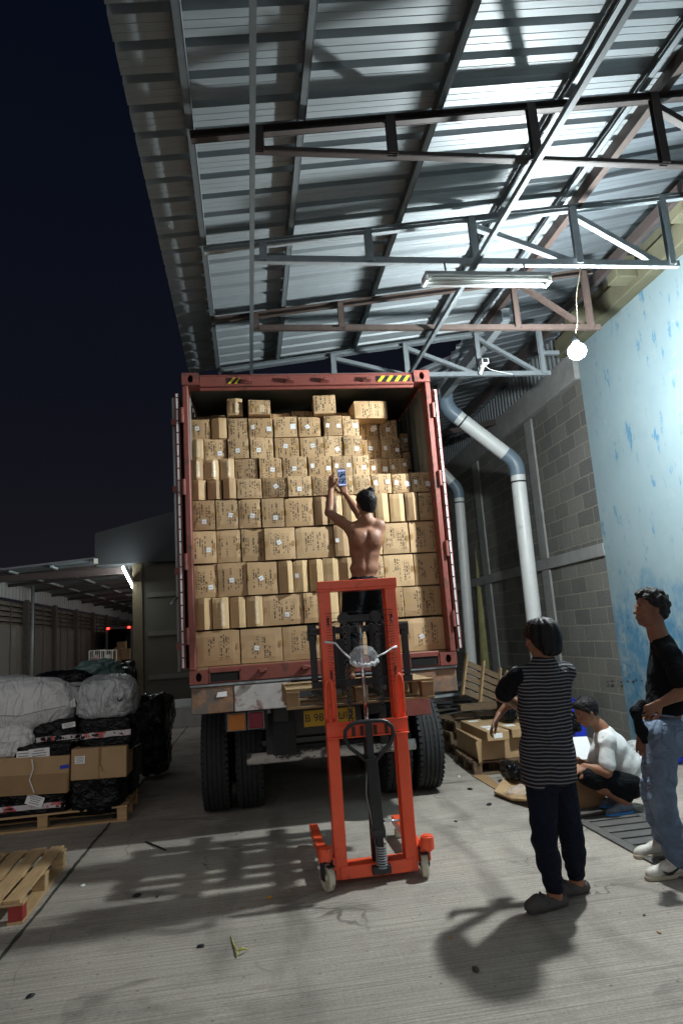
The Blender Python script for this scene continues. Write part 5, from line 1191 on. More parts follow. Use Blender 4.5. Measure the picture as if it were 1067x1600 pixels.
def jeans():
    Y = 4.5; at = lambda x, y, dy=0: npv(onY(x, y, Y+dy))
    root = thing('person', 'person in black T-shirt and blue jeans standing in profile at the right edge', 'person', (2.8, Y, 0))
    hc = at(1023, 951, 0); fw = unitn((-1, .06, .10)); up = unitn((.08, 0, 1))
    neck = at(1036, 990, 0); chest = at(1050, 1048, .0)
    sn, sf = at(1056, 1024, -.165), at(1050, 1018, .17)
    hipc = at(1043, 1128); eln = at(1082, 1078, -.27); wn = at(1040, 1098, -.20)
    elf = at(1028, 1100, .22); wf = at(1010, 1146, .10)
    hn_, hf = at(1044, 1150, -.075), at(1038, 1150, .085)
    kn, kf = at(1043, 1245, -.085), at(1030, 1235, .09); an, af = at(1066, 1343, -.10), at(1046, 1318, .28)
    an[2] = .09; af[2] = .09
    F = Field(*bounds([hc+V3(0, 0, .16), hc-V3(.15, 0, 0), sn, sf, eln, wn, wf-V3(.03, 0, .1), an-V3(.25, .1, .09), af+V3(.1, .1, 0), elf], .09), h=.0065)
    P, R = head(F, hc, fw, up, 1.04, neck, .062)
    F.cone(neck, at(1044, 1018), .055, .07, .03); i0 = len(F.log); F.chain([at(1045, 1020), chest, at(1048, 1100), hipc], [.07, .100, .10, .115], .05); F.cone(sn, sf, .05, .05, .05); i1 = len(F.log)
    F.chain([sn, eln], [.052, .042], .03); F.chain([eln, (eln*.65+wn*.35), wn], [.042, .041, .028], .015)
    F.chain([sf, elf], [.052, .042], .03); F.chain([elf, wf], [.040, .026], .015)
    hand(F, wn, unitn(at(1016, 1113, -.17)-wn), (.1, .9, -.3), 1, .45, .12, 1.0)
    hand(F, wf, unitn((-.15, 0, -1)), (.6, .6, 0), 1, .22, .06, 1.0)
    for h_, k_, a_ in ((hn_, kn, an), (hf, kf, af)): F.chain([h_, k_, (k_*.6+a_*.4), a_], [.095, .062, .058, .040], .03)
    for a_ in (an, af): F.cone(a_, a_+V3(-.12, 0, -.045), .036, .028, .02)
    F.build('body', M['skind'], root); eyes(P, R, root)
    H = Field(*bounds([hc], .21), h=.006)
    H.ell(P(-.020, 0, .055), (.118, .094, .100), .02, R); H.ell(P(-.066, 0, -.002), (.066, .080, .085), .04, R); H.cone(P(.05, 0, .088), P(.076, 0, .074), .042, .030, .03)
    for b in (-1, 1): H.cone(P(.012, b*.074, .03), P(.004, b*.074, -.012), .018, .010, .012)
    f, l, u = R[:, 0], R[:, 1], R[:, 2]; H.cut(P(.040, 0, .045), f*.9-u*.75); H.cut(P(-.05, 0, -.055), -u+f*.55)
    H.displace(lambda X, Y_, Z: .011*vn(X, Y_, Z, 120, 1)+.006*vn(X, Y_, Z, 250, 4)); H.build('hair', M['haircurl'], root)
    S = Field(*bounds([neck, sn-V3(0, .05, 0), sf, at(1050, 1112), eln], .17), h=.0065)
    for c, r, k in ((at(1047, 1028), (.085, .13, .06), .05), (at(1052, 1062), (.125, .165, .13), .08), (at(1052, 1100), (.135, .165, .14), .08)): S.ell(c, r, k)
    for a_, e_ in ((sn, eln), (sf, elf)): S.cone(a_, a_*.30+e_*.70, .066, .080, .03); 
    S.cover(F, i0, i1, .016); S.cone(at(1045, 1012), neck+V3(.006, 0, -.03), .085, .066, .03); S.cone(sn, at(1043, 1006), .055, .07, .03); S.cone(sf, at(1043, 1006), .055, .07, .03)
    ss = S.D; S.cut(at(1050, 1114), (.0, 0, -1)); S.cut(neck+V3(0, 0, -.012), (-.45, 0, 1))
    S.displace(lambda X, Y_, Z: .005*vn(X, Y_, Z*.8, 30, 5)+.003*vn(X, Y_, Z, 60, 2)); sh = S.build('t_shirt', M['blackcloth'], root)
    # red and white print on the back of the shirt, seen edge-on
    pr = Field(*bounds([at(1066, 1040, -.10)], .10), h=.006)
    b = MB()
    random.seed(3)
    for k in range(9):
        c = at(1062+random.uniform(0, 14), 1020+k*5, -.150+random.uniform(-.0, .01))
        vs, fs = uv_sphere(c, 1, 8, 6, (.018, .012, .016)); o_ = link_mesh('shirt_print', vs, fs, M['tapered'] if k % 2 else M['label'], sh, smooth=True)
    T = Field(*bounds([hipc+V3(0, 0, .12), hn_, hf, an-V3(.1, .1, .09), af+V3(.1, .1, 0)], .13), h=.0065)
    T.ell(at(1044, 1135), (.130, .150, .11), .05); T.ell(at(1062, 1160, -.05), (.095, .10, .10), .05)
    for h_, k_, a_ in ((hn_, kn, an), (hf, kf, af)):
        a2 = a_+V3(0, 0, .02); T.chain([h_, k_, (k_*.5+a2*.5), a2], [.106, .084, .076, .070], .03)
    T.cut((0, 0, .045), (0, 0, -1)); T.cut(at(1045, 1113), (-.10, 0, 1))
    T.displace(lambda X, Y_, Z: .004*vn(X, Y_, Z, 26, 3)+.0065*np.sin(Z*58+4*np.sin(X*14)+Y_*9)*np.exp(-((Z-.20)/.18)**2)+.005*np.sin(Z*48+X*34)*np.exp(-((Z-.56)/.12)**2))
    tj = T.build('jeans', M['denim'], root)
    # back pocket
    pk = at(1056, 1150, -.185); b = MB()
    for (x0, y0, x1, y1) in ((1043, 1132, 1064, 1134), (1043, 1132, 1044, 1160), (1064, 1134, 1063, 1163), (1044, 1160, 1054, 1170), (1054, 1170, 1063, 1163)):
        p, q = at(x0, y0, -.178), at(x1, y1, -.178); b.tube([p, q], .0022, 5)
    b.build('pocket_stitching', M['denimdark'], tj)
    b = MB(); b.tube([at(1017, 1116, -.13), at(1035, 1116, -.165), at(1062, 1119, -.16)], .006, 6); b.build('waistband', M['denim'], tj)
    o, d, s, z = shoe(root, an+V3(-.02, 0, 0), (-1, -.02, 0), M['shoew'], M['shoesole'], 0, True, .09, .215, .046)
    # curved black tick on the outer side of the near shoe
    a_ = an+V3(-.02, 0, 0); b = MB(); yy = -.048
    up_ = [(.112, .060), (.080, .046), (.05, .049), (.005, .068), (-.035, .090)]; lo = [(.112, .054), (.084, .030), (.054, .029), (.01, .054), (-.035, .088)]
    vs = []
    for (a, h1), (c, h2) in zip(up_, lo):
        for (q, hh) in ((a, h1), (c, h2)): p = a_+d*q+z(hh); vs.append((p[0], a_[1]+yy+.0, p[2]))
    vs += [(x, y+.012, zz) for x, y, zz in vs]; n = len(up_); fs = [(2*i, 2*i+1, 2*i+3, 2*i+2) for i in range(n-1)]+[(2*n+2*i+2, 2*n+2*i+3, 2*n+2*i+1, 2*n+2*i) for i in range(n-1)]+[(2*i+2, 2*n+2*i+2, 2*n+2*i, 2*i) for i in range(n-1)]+[(2*i+1, 2*n+2*i+1, 2*n+2*i+3, 2*i+3) for i in range(n-1)]
    link_mesh('side_mark', vs, fs, M['black'], o)
    shoe(root, af+V3(-.02, 0, 0), (-.97, .05, 0), M['shoew'], M['shoesole'], .0, True, .09, .215, .046)
    # black folded jacket held at the hip
    J = Field(*bounds([at(997, 1105, -.15), at(1022, 1140, -.1), at(1005, 1098, -.1)], .09), h=.006)
    J.cone(at(1012, 1100, -.13), at(1001, 1112, -.14), .035, .030, .03); J.cone(at(1001, 1112, -.14), at(1012, 1142, -.10), .030, .034, .03); J.cone(at(1012, 1142, -.10), at(1018, 1165, -.08), .034, .015, .03); J.displace(lambda X, Y_, Z: .004*vn(X, Y_, Z, 60, 7)); o = J.build('folded_jacket', M['blackcloth'], None)
    tag(o, 'black folded jacket held at the hip by the person in jeans', 'jacket'); o.location.x -= .045; root.location.x -= .045
jeans()

# ================================================================== squatting man
def squat():
    Y = 5.9; at = lambda x, y, dy=0: npv(onY(x, y, Y+dy))
    root = thing('person', 'person in a white T-shirt squatting in profile by the blue wall', 'person', (3.2, Y, 0))
    hc = at(914, 1112); fw = unitn((-.90, -.05, -.42)); up = unitn((-.40, 0, .92))
    neck = at(938, 1136); sn, sf = at(948, 1158, -.15), at(940, 1152, .17)
    chest = at(955, 1168); mid = at(975, 1196); hipc = at(985, 1226)
    eln = at(948, 1207, -.20); wn = at(913, 1197, -.14); elf = at(925, 1200, .18); wf = at(905, 1190, .06)
    hn_, hf = at(984, 1226, -.08), at(982, 1224, .09); kn, kf = at(916, 1213, -.14), at(912, 1208, .14); an, af = at(978, 1252, -.10), at(970, 1246, .14); an[2] = af[2] = .10
    F = Field(*bounds([hc+V3(0, 0, .14), hc-V3(.12, 0, .1), sn, sf, eln, elf, wn-V3(.1, 0, .05), an-V3(.18, .1, .1), af, hipc+V3(.1, 0, 0)], .09), h=.0065)
    P, R = head(F, hc, fw, up, 1.0, neck, .05)
    F.cone(neck, at(944, 1146), .055, .07, .03); i0 = len(F.log); F.chain([at(945, 1150), chest, mid, hipc], [.07, .10, .10, .12], .05); F.cone(sn, sf, .05, .05, .05); i1 = len(F.log)
    F.chain([sn, eln, (eln+wn)/2, wn], [.048, .040, .037, .027], .02); F.chain([sf, elf, wf], [.048, .038, .026], .02)
    hand(F, wn, unitn((-.85, .05, -.30)), (.1, .5, -.8), 1, .55, .10); hand(F, wf, unitn((-.5, -.4, .3)), (.1, -.4, -.8), -1, .5, .10)
    for h_, k_, a_ in ((hn_, kn, an), (hf, kf, af)): F.chain([h_, k_], [.09, .062], .03); F.chain([k_, (k_*.6+a_*.4), a_], [.06, .056, .040], .03); F.cone(a_, a_+V3(-.12, 0, -.05), .036, .028, .02)
    F.build('body', M['skin'], root); eyes(P, R, root)
    H = Field(*bounds([hc], .20), h=.006)
    H.ell(P(-.020, 0, .040), (.112, .090, .094), .02, R); H.ell(P(-.050, 0, -.002), (.072, .078, .080), .04, R); H.cone(P(.05, 0, .085), P(.088, 0, .066), .040, .028, .03)
    for b in (-1, 1): H.cone(P(.012, b*.074, .03), P(.004, b*.076, -.02), .018, .010, .012)
    f, l, u = R[:, 0], R[:, 1], R[:, 2]; H.cut(P(.050, 0, .040), f*.9-u*.8); H.cut(P(-.05, 0, -.06), -u+f*.5)
    H.displace(lambda X, Y_, Z: .004*vn(X, Y_, Z, 110, 1)+.003*vn(X, Y_, Z, 220, 3)); H.build('hair', M['hair'], root)
    S = Field(*bounds([neck, sn, sf, hipc+V3(.12, 0, -.1), eln, at(1004, 1238)], .15), h=.0065)
    S.chain([at(945, 1146), chest, mid, at(986, 1222)], [.075, .128, .132, .132], .05); S.cone(sn, sf, .066, .066, .05); S.ell(sn, (.07, .068, .07), .03); S.cover(F, i0, i1, .016); S.cone(at(990, 1222), at(996, 1240), .115, .05, .05)
    for a_, e_ in ((sn, eln), (sf, elf)): S.cone(a_, a_*.28+e_*.72, .058, .070, .02)
    S.cut(neck+V3(-.012, 0, -.005), unitn(hc-neck)); S.cut(sn*.22+eln*.78, unitn(eln-sn)+V3(-.2, 0, 0)) if False else None
    S.cut(at(958, 1216), unitn((-.55, 0, -1)))
    S.displace(lambda X, Y_, Z: .003*vn(X+Z, Y_, Z-X, 22, 5)+.003*np.sin((X*.8-Z)*46+Y_*12+3*vn(X, Y_, Z, 9, 1))*np.exp(-((Z-.42)/.16)**2)+.002*vn(X, Y_, Z, 70, 2)); S.build('t_shirt', M['whitecloth'], root)
    T = Field(*bounds([hipc+V3(.1, 0, .05), kn, kf, an, af], .13), h=.0065)
    T.ell(at(982, 1228), (.12, .145, .10), .04)
    for h_, k_, a_ in ((hn_, kn, an), (hf, kf, af)): T.chain([h_, k_], [.105, .078], .03); T.chain([k_, a_+V3(0, 0, .05)], [.074, .060], .02)
    T.cut((0, 0, .10), (0, 0, -1)); T.displace(lambda X, Y_, Z: .005*vn(X, Y_, Z, 34, 3)); T.build('trousers', M['blackcloth'], root)
    shoe(root, an+V3(-.02, 0, 0), (-1, -.08, 0), M['shoegrey'], M['shoeblue']); shoe(root, af+V3(-.02, 0, 0), (-1, .1, 0), M['shoegrey'], M['shoeblue'])
squat()

# ================================================================== shirtless man on the raised pallet
def shirtless():
    Y = 5.55; ZP = 1.232+.0; at = lambda x, y, dy=0: npv(onY(x, y, Y+dy))
    root = thing('person', 'shirtless person with a hair bun standing on the raised pallet, holding up a phone', 'person', (.93, Y, 1.322))
    hc = at(571, 786, .03); fw = unitn((-.35, .93, .12)); up = unitn((-.06, -.08, 1))
    neck = at(572, 814, .0); sl, sr = at(549, 827, .02), at(592, 822, .03)
    el = at(514, 801, .10); wl = at(517, 763, .17)
    er = at(562, 806, .26); wr = at(540, 772, .33)
    waist = at(569, 888, .0); hipc = at(568, 912, .02)
    hl, hr = at(554, 925, .0), at(584, 924, .02); kl, kr = at(550, 1000, -.02), at(590, 998, .0); al, ar = at(549, 1055, .02), at(594, 1052, .04); al[2] = ar[2] = 1.322+.09
    kl = (hl+al)/2+V3(-.01, .02, .0); kr = (hr+ar)/2+V3(.01, .02, .0)
    F = Field(*bounds([hc+V3(0, 0, .14), el, wl+V3(-.05, 0, .16), sr, wr, at(535, 735, .33), al-V3(.1, .1, .09), ar+V3(.1, .2, 0)], .08), h=.006)
    P, R = head(F, hc, fw, up, .93, neck, .046)
    rr = basis((-.15, .98, 0)); Rm = np.stack([rr[1], rr[0], rr[2]], 1)
    F.ell(at(571, 842, .0), (.132, .085, .105), .05, Rm); F.ell(at(570, 866, .0), (.128, .080, .10), .06, Rm); F.ell(waist, (.126, .080, .08), .05, Rm); F.ell(hipc, (.13, .095, .09), .05, Rm)
    F.cone(neck, sl*.6+neck*.4, .045, .045, .04); F.cone(neck, sr*.6+neck*.4, .045, .045, .04); F.ell(sl, (.046, .048, .045), .04); F.ell(sr, (.044, .048, .050), .05); F.cone(sr, at(586, 848, .0), .040, .05, .06); F.cone(sl, at(556, 850, .0), .036, .05, .06)
    for b, q in ((-1, at(559, 842, -.075)), (1, at(583, 842, -.075))): F.ell(q, (.042, .018, .055), .06, Rm)       # shoulder blades
    F.chain([sl, (sl+el)/2, el], [.050, .044, .036], .02); F.chain([el, el*.6+wl*.4, wl], [.038, .035, .023], .012)
    F.chain([sr, er], [.050, .036], .02); F.chain([er, er*.6+wr*.4, wr], [.036, .034, .023], .012)
    # spine groove
    X, Y_, Z = F.grid(); sx = neck[0]+(waist[0]-neck[0])*np.clip((neck[2]-Z)/(neck[2]-waist[2]), 0, 1)
    g = .008*np.exp(-((X-sx)/.016)**2)*(Y_ < Y)*np.clip((neck[2]-.06-Z)/.06, 0, 1)*np.clip((Z-waist[2]+.05)/.04, 0, 1); F.D += g.astype(np.float32)
    hand(F, wl, unitn((.10, .05, 1)), (.8, .5, 0), -1, .30, .10, .98, curls=[.15, .35, .45, .5], thumb_out=.8)
    hand(F, wr, unitn((-.30, .05, .9)), (-.1, .85, .2), 1, .55, .08, .98, thumb_out=.8)
    for h_, k_, a_ in ((hl, kl, al), (hr, kr, ar)): F.chain([h_, k_, (k_*.6+a_*.4), a_], [.085, .058, .056, .038], .03); F.cone(a_-V3(0, .02, .05), a_+V3(0, .14, -.06), .032, .026, .02)
    F.cut((0, 0, 1.3235), (0, 0, -1)); F.build('body', M['skin'], root); eyes(P, R, root, .93)
    H = Field(*bounds([hc], .20), h=.0055)
    H.ell(P(-.016, 0, .028), (.104, .086, .094), .02, R); H.ell(P(-.045, 0, -.035), (.060, .066, .070), .03, R); H.ell(P(-.055, -.035, .110), (.038, .036, .032), .012, R)
    f, l, u = R[:, 0], R[:, 1], R[:, 2]; H.cut(P(.045, 0, .035), f*.9-u*.6)
    H.displace(lambda X, Y_, Z: .0025*vn(X, Y_, Z, 130, 1)+.0022*vn(X, Y_, Z, 240, 3)); H.build('hair', M['hair'], root)
    T = Field(*bounds([waist+V3(0, 0, .06), al-V3(.1, .1, 0), ar+V3(.1, .1, 0)], .14), h=.0065)
    T.ell(hipc+V3(0, 0, -.01), (.145, .112, .10), .05, Rm)
    for h_, k_, a_ in ((hl, kl, al), (hr, kr, ar)): T.chain([h_, k_, a_+V3(0, 0, .10)], [.105, .095, .088], .03)
    T.cut(at(569, 891), (-.02, .05, 1)); T.cut((0, 0, 1.45), (0, 0, -1)); T.displace(lambda X, Y_, Z: .004*vn(X, Y_, Z*.5, 40, 3)+.003*np.sin(X*90)*np.exp(-((Z-2.2)/.09)**2)); T.build('shorts', M['blackcloth'], root)
    # phone
    pc = at(534, 746, .30); ph = thing('phone', 'smartphone with a bright screen held up by the shirtless person', 'phone', tuple(pc))
    Mx = Matrix.Translation(pc) @ Matrix.Rotation(.10, 4, 'X') @ Matrix.Rotation(-.03, 4, 'Y')
    b = MB(); b.cbox((0, 0, 0), (.076, .009, .165), Mx); b.build('phone_body', M['black'], ph, bevel=.004)
    sm = bpy.data.materials.new('phone screen'); sm.use_nodes = True; t = sm.node_tree; t.nodes.clear(); o_ = t.nodes.new('ShaderNodeOutputMaterial'); e_ = t.nodes.new('ShaderNodeEmission'); e_.inputs[1].default_value = .55
    tcn = t.nodes.new('ShaderNodeTexCoord'); n_ = t.nodes.new('ShaderNodeTexNoise'); n_.inputs['Scale'].default_value = 55; n_.inputs['Detail'].default_value = 3; c_ = t.nodes.new('ShaderNodeValToRGB'); c_.color_ramp.elements[0].position = .42; c_.color_ramp.elements[0].color = (.02, .04, .12, 1); c_.color_ramp.elements[1].position = .62; c_.color_ramp.elements[1].color = (.35, .45, .75, 1)
    t.links.new(tcn.outputs['Object'], n_.inputs[0]); t.links.new(n_.outputs['Fac'], c_.inputs[0]); t.links.new(c_.outputs[0], e_.inputs[0]); t.links.new(e_.outputs[0], o_.inputs[0])
    b = MB(); b.cbox((0, -.0052, 0), (.068, .0012, .150), Mx); b.build('screen', sm, ph)
    b = MB(); b.cbox((0, -.0062, -.068), (.066, .001, .013), Mx); b.cbox((-.0, -.0062, .062), (.066, .001, .016), Mx); b.build('screen_bar', emit('bright screen bar', (.55, .62, 1.0), .9), ph)
shirtless()
# ------------------------------------------------------------------ lumpy soft goods
def lumpy(name, c, size, seed, amp=.06, pw=3.0, m='sackw', rot=(0, 0, 0), res=26, fr=2.2, wr=.0, flat_bottom=True):
    R_ = Euler(rot).to_matrix(); vs = []; fs = []; idx = {}
    n = res
    def vid(p):
        k = tuple(round(q, 5) for q in p)
        if k not in idx: idx[k] = len(vs); vs.append(p)
        return idx[k]
    for ax in range(3):
        for sg in (-1, 1):
            for i in range(n):
                for j in range(n):
                    q = []
                    for a, b in ((i, j), (i+1, j), (i+1, j+1), (i, j+1)):
                        p = [0, 0, 0]; p[ax] = sg; p[(ax+1) % 3] = -1+2*a/n; p[(ax+2) % 3] = -1+2*b/n; q.append(vid(tuple(p)))
                    fs.append(tuple(q) if sg > 0 else tuple(q[::-1]))
    out = []
    for p in vs:
        v = Vector(p); L = (abs(v.x)**pw+abs(v.y)**pw+abs(v.z)**pw)**(1/pw); v = v/L
        nn = noise.noise(v*fr+Vector((seed*3.1, 0, seed)))*amp*2 + noise.noise(v*fr*2.7+Vector((seed, 5, 0)))*amp
        if wr: nn += -wr*abs(math.sin(v.x*9+v.z*7+3*noise.noise(v*3+Vector((seed, 0, 0)))))+wr*.5*noise.noise(v*14)
        v = v*(1+nn)
        v = Vector((v.x*size[0]/2, v.y*size[1]/2, v.z*size[2]/2))
        if flat_bottom: v.z = max(v.z, -size[2]/2*.96)
        out.append(Vector(c)+R_@v)
    o = link_mesh(name, out, fs, M[m], None, smooth=True); off = Vector((c[0], c[1], c[2]-size[2]/2)); o.data.transform(Matrix.Translation(-off)); o.location = off
    return o
def sticker(o, c, w, h, ang=0, m='label', name='paper_label', nrm=(0, -1, 0)):
    b = MB(); n = Vector(nrm).normalized(); s = n.cross(Vector((0, 0, 1))).normalized() if abs(n.z) < .9 else Vector((1, 0, 0)); s = -s if s.x < 0 else s; u = n.cross(s).normalized(); u = -u if (u.z+u.y*.3) < 0 else u
    a = math.cos(ang)*s+math.sin(ang)*u; d = -math.sin(ang)*s+math.cos(ang)*u; c = Vector(c)+n*.002
    b.add([c-a*w/2-d*h/2, c+a*w/2-d*h/2, c+a*w/2+d*h/2, c-a*w/2+d*h/2], [(0, 1, 2, 3)]); l = b.build(name, M[m], o)
    if m == 'label':
        b = MB(); rnd = random.Random(int(c.x*1000))
        for k in range(4):
            t = .32-k*.2; ww = w*rnd.uniform(.25, .4); p = c+n*.0012+d*h*t
            b.add([p-a*ww-d*h*.035, p+a*ww-d*h*.035, p+a*ww+d*h*.035, p-a*ww+d*h*.035], [(0, 1, 2, 3)])
        b.build('print', M['ink'], l)
    return l
def span(x0, y0, x1, y1, Y):       # pixel rectangle at a depth -> centre and size
    a, b = onY(x0, y0, Y), onY(x1, y1, Y); return ((a.x+b.x)/2, (a.z+b.z)/2, abs(b.x-a.x), abs(a.z-b.z))
def parcel(px, Y, depth, seed, lab, m='bagblack', pw=9, amp=.02, cat='parcel', name='parcel', tapes=(), labels=(), rot=0, wr=.012, group=None):
    cx, cz, sx, sz = span(*px, Y); o = lumpy(name, (cx, Y+depth/2, cz), (sx, depth, sz), seed, amp, pw, m, (0, 0, rot), 22, 2.5, wr, False); tag(o, lab, cat, group)
    for (t, th, col) in tapes:
        b = MB(); z = cz+sz*t; n = 20
        vs = []
        for i in range(n+1): x = cx-sx*.47+sx*.94*i/n; zz = z+.012*noise.noise(Vector((x*6, seed, 0))); y = Y-.004-.006*abs(noise.noise(Vector((x*9, seed, 2)))); vs += [(x, y, zz-th/2), (x, y, zz+th/2)]
        b.add(vs, [(2*i, 2*i+2, 2*i+3, 2*i+1) for i in range(n)]); t_ = b.build('tape', M[col], o, smooth=True); e = t_.modifiers.new('s', 'SHRINKWRAP'); e.target = o; e.offset = .003; e.wrap_method = 'PROJECT'; e.use_project_y = True; e.use_negative_direction = True; e.use_positive_direction = True
    for (lx, ly, w_, h_, a_) in labels:
        p = onY(lx, ly, Y-.012); sticker(o, p, w_, h_, a_)
    return o
M['tapegrey'] = mat('clear grey tape', (.36, .36, .38), .25, 0, .1)
GL = 'goods piled on the left pallet'
Yp = 7.42
# pallet below
pc0, pc1 = onY(-70, 1306, Yp), onY(196, 1290, Yp)
pallet('pallet', 'weathered pallet under the heap of black parcels and sacks on the left', ((pc0.x+pc1.x)/2, Yp+.42, 0), .02, 1.62, .85, 'wood', 'wood', nd=6)
parcel((-60, 1226, 106, 1277), Yp+.02, .55, 3, 'wide black wrapped parcel with a tilted white note, bottom left of the heap', tapes=((-.18, .05, 'tapered'),), labels=((55, 1251, .17, .10, -.35),), group=GL)
parcel((107, 1211, 189, 1272), Yp+.0, .55, 5, 'square black shrink-wrapped parcel at the bottom right corner of the heap', amp=.03, wr=.03, group=GL)
def rigid(px, Y, depth, lab, m='card', seam=True, rot=0, open_=False, cat='carton'):
    cx, cz, sx, sz = span(*px, Y); b = MB(); b.box((cx-sx/2, Y, cz-sz/2), (cx+sx/2, Y+depth, cz+sz/2)); o = b.build('carton', M[m], None, bevel=.006)
    off = Vector((cx, Y+depth/2, cz-sz/2)); o.data.transform(Matrix.Translation(-off)); o.location = off; o.rotation_euler = (0, rot, 0)
    tag(o, lab, cat); return o, cx, cz, sx, sz
o, cx, cz, sx, sz = rigid((-60, 1192, 107, 1235), Yp+.0, .5, 'long open brown carton lying on the wide black parcel', 'card', rot=.04)
b = MB(); b.box((cx-sx/2+.01, Yp-.012, cz-sz*.5), (cx+sx/2-.01, Yp-.002, cz+sz*.02)); f = b.build('lower_flap', M['carddark'], o)
b = MB(); b.tube([(cx+.15, Yp-.016, cz+sz*.45), (cx+.17, Yp-.022, cz+sz*.2), (cx+.14, Yp-.022, cz-sz*.1), (cx+.19, Yp-.018, cz-sz*.45)], .006, 6); b.build('string', M['label'], o)
sticker(o, onY(100, 1195, Yp-.003), .09, .035, .1, 'blue', 'blue_tape')
o, cx, cz, sx, sz = rigid((111, 1172, 198, 1213), Yp-.02, .48, 'brown carton with a small white sticker on top of the square shrink-wrapped parcel', 'card', rot=.02)
sticker(o, onY(125, 1188, Yp-.025), .10, .075)
b = MB(); b.box((cx-.008, Yp-.0265, cz-sz/2), (cx+.004, Yp-.021, cz+sz/2)); b.tube([(cx+.02, Yp-.028, cz+sz/2), (cx+.01, Yp-.03, cz), (cx+.04, Yp-.028, cz-.08)], .004, 5); b.build('strap', M['carddark'], o)
parcel((18, 1166, 113, 1197), Yp+.02, .45, 8, 'flat black parcel with two white paper labels on the long carton', labels=((37, 1184, .13, .13, 0), (62, 1179, .20, .12, .03)), group=GL)
parcel((48, 1128, 126, 1170), Yp+.10, .5, 9, 'black parcel with grey and red tape and a torn white note on top', pw=5, amp=.05, tapes=((-.10, .045, 'tapered'), (-.30, .05, 'tapegrey')), labels=((108, 1133, .13, .05, .1),), group=GL)
parcel((122, 1124, 207, 1173), Yp+.06, .5, 11, 'black shiny parcel with a band of red and white tape, right side of the heap', tapes=((.02, .055, 'tapered'),), amp=.025, wr=.02, group=GL)
def sack(px, Y, depth, seed, lab, m, pw=2.6, amp=.07, wr=.02, name='sack', rot=(0, 0, 0), cat='sack', knots=()):
    cx, cz, sx, sz = span(*px, Y); o = lumpy(name, (cx, Y+depth/2, cz), (sx, depth, sz), seed, amp, pw, m, rot, 34, 1.8, wr, False); tag(o, lab, cat)
    for kx, ky in knots:
        p = onY(kx, ky, Y-.03); b = MB()
        b.tube([p+Vector((0, .12, 0)), p+Vector((0, .05, .005)), p+Vector((0, .02, 0)), p+Vector((.02, -.01, .03)), p+Vector((.05, -.02, .07))], [.07, .03, .016, .03, .014], 9); kk = b.build('tied_neck', M[m], o, smooth=True); b = MB(); b.tube([p+Vector((.022*math.cos(t), .02, .022*math.sin(t))) for t in [i*.7 for i in range(9)]], .006, 6, closed=True); b.build('string', M['black'], kk)
    return o
s1 = sack((-90, 1068, 112, 1148), Yp+.05, .62, 21, 'big bulging white woven sack at the left edge of the heap', 'sackw', 2.5, .035, .004)
b = MB(); pts = [onY(x, y, Yp+.02) for x, y in ((-5, 1118), (30, 1119), (60, 1112), (88, 1106), (104, 1103))]; b.tube(pts, .004, 5); b.build('seam', M['ink'], s1)
b = MB(); p = onY(103, 1104, Yp+.18); b.add([p, p+Vector((.09, 0, .09)), p+Vector((.10, .02, -.01)), p+Vector((-.04, .02, -.04))], [(0, 1, 2), (0, 2, 3)]); b.build('sack_corner', M['sackw'], s1)
sack((-60, 1140, 52, 1187), Yp+.0, .5, 23, 'lower crumpled white sack under the big bulging one', 'sackw', 3.0, .05, .02)
sack((113, 1060, 210, 1128), Yp+.03, .6, 25, 'grey-white plastic sack with a tied neck above the taped black parcel', 'sackgrey', 3.0, .045, .012, knots=((187, 1092),))
sack((100, 1034, 184, 1078), Yp+.75, .7, 27, 'green tarpaulin bundle behind the tied sack', 'tarp', 2.3, .10, .02, cat='bundle', name='bundle')
parcel((44, 1052, 140, 1086), Yp+.55, .4, 29, 'long black wrapped roll lying behind the white sack', pw=3.2, amp=.05, tapes=((-.05, .04, 'tapegrey'),))
sack((92, 1076, 130, 1102), Yp+.35, .3, 31, 'small grey film bundle between the white sack and the tied sack', 'sackgrey', 2.4, .1, .04)
sack((-60, 1062, 50, 1100), Yp+1.0, .6, 33, 'grey sheeted bundle at the far left behind the big sack', 'sackgrey', 3, .05, .01)
sack((180, 1066, 214, 1112), Yp+.5, .45, 35, 'dim grey sack tucked behind the right side of the tied sack', 'sackgrey', 2.4, .1, .04)
# support inside so that nothing floats
parcel((-40, 1135, 195, 1270), Yp+.62, .5, 37, 'black parcels forming the hidden back of the heap', pw=10, amp=.01)
parcel((190, 1172, 212, 1222), Yp+.35, .5, 39, 'small black parcel at the shaded right flank of the heap', amp=.06)
parcel((186, 1214, 208, 1256), Yp+.55, .5, 41, 'low black parcel on the shaded right flank of the heap', amp=.06)
# dark heap beyond, beside the building
for k, (px, Y, lab) in enumerate((((206, 1090, 262, 1180), 9.6, 'tall black wrapped bale in deep shade beside the container'), ((228, 1092, 268, 1140), 10.4, 'rounded black bale behind the tall one in deep shade'), ((206, 1150, 262, 1212), 9.3, 'low black bale at the foot of the tall one'), ((165, 1046, 196, 1072), 13.5, 'black parcel on the heap beyond the green bundle'))):
    parcel(px, Y, .8, 50+k, lab, pw=4, amp=.06)
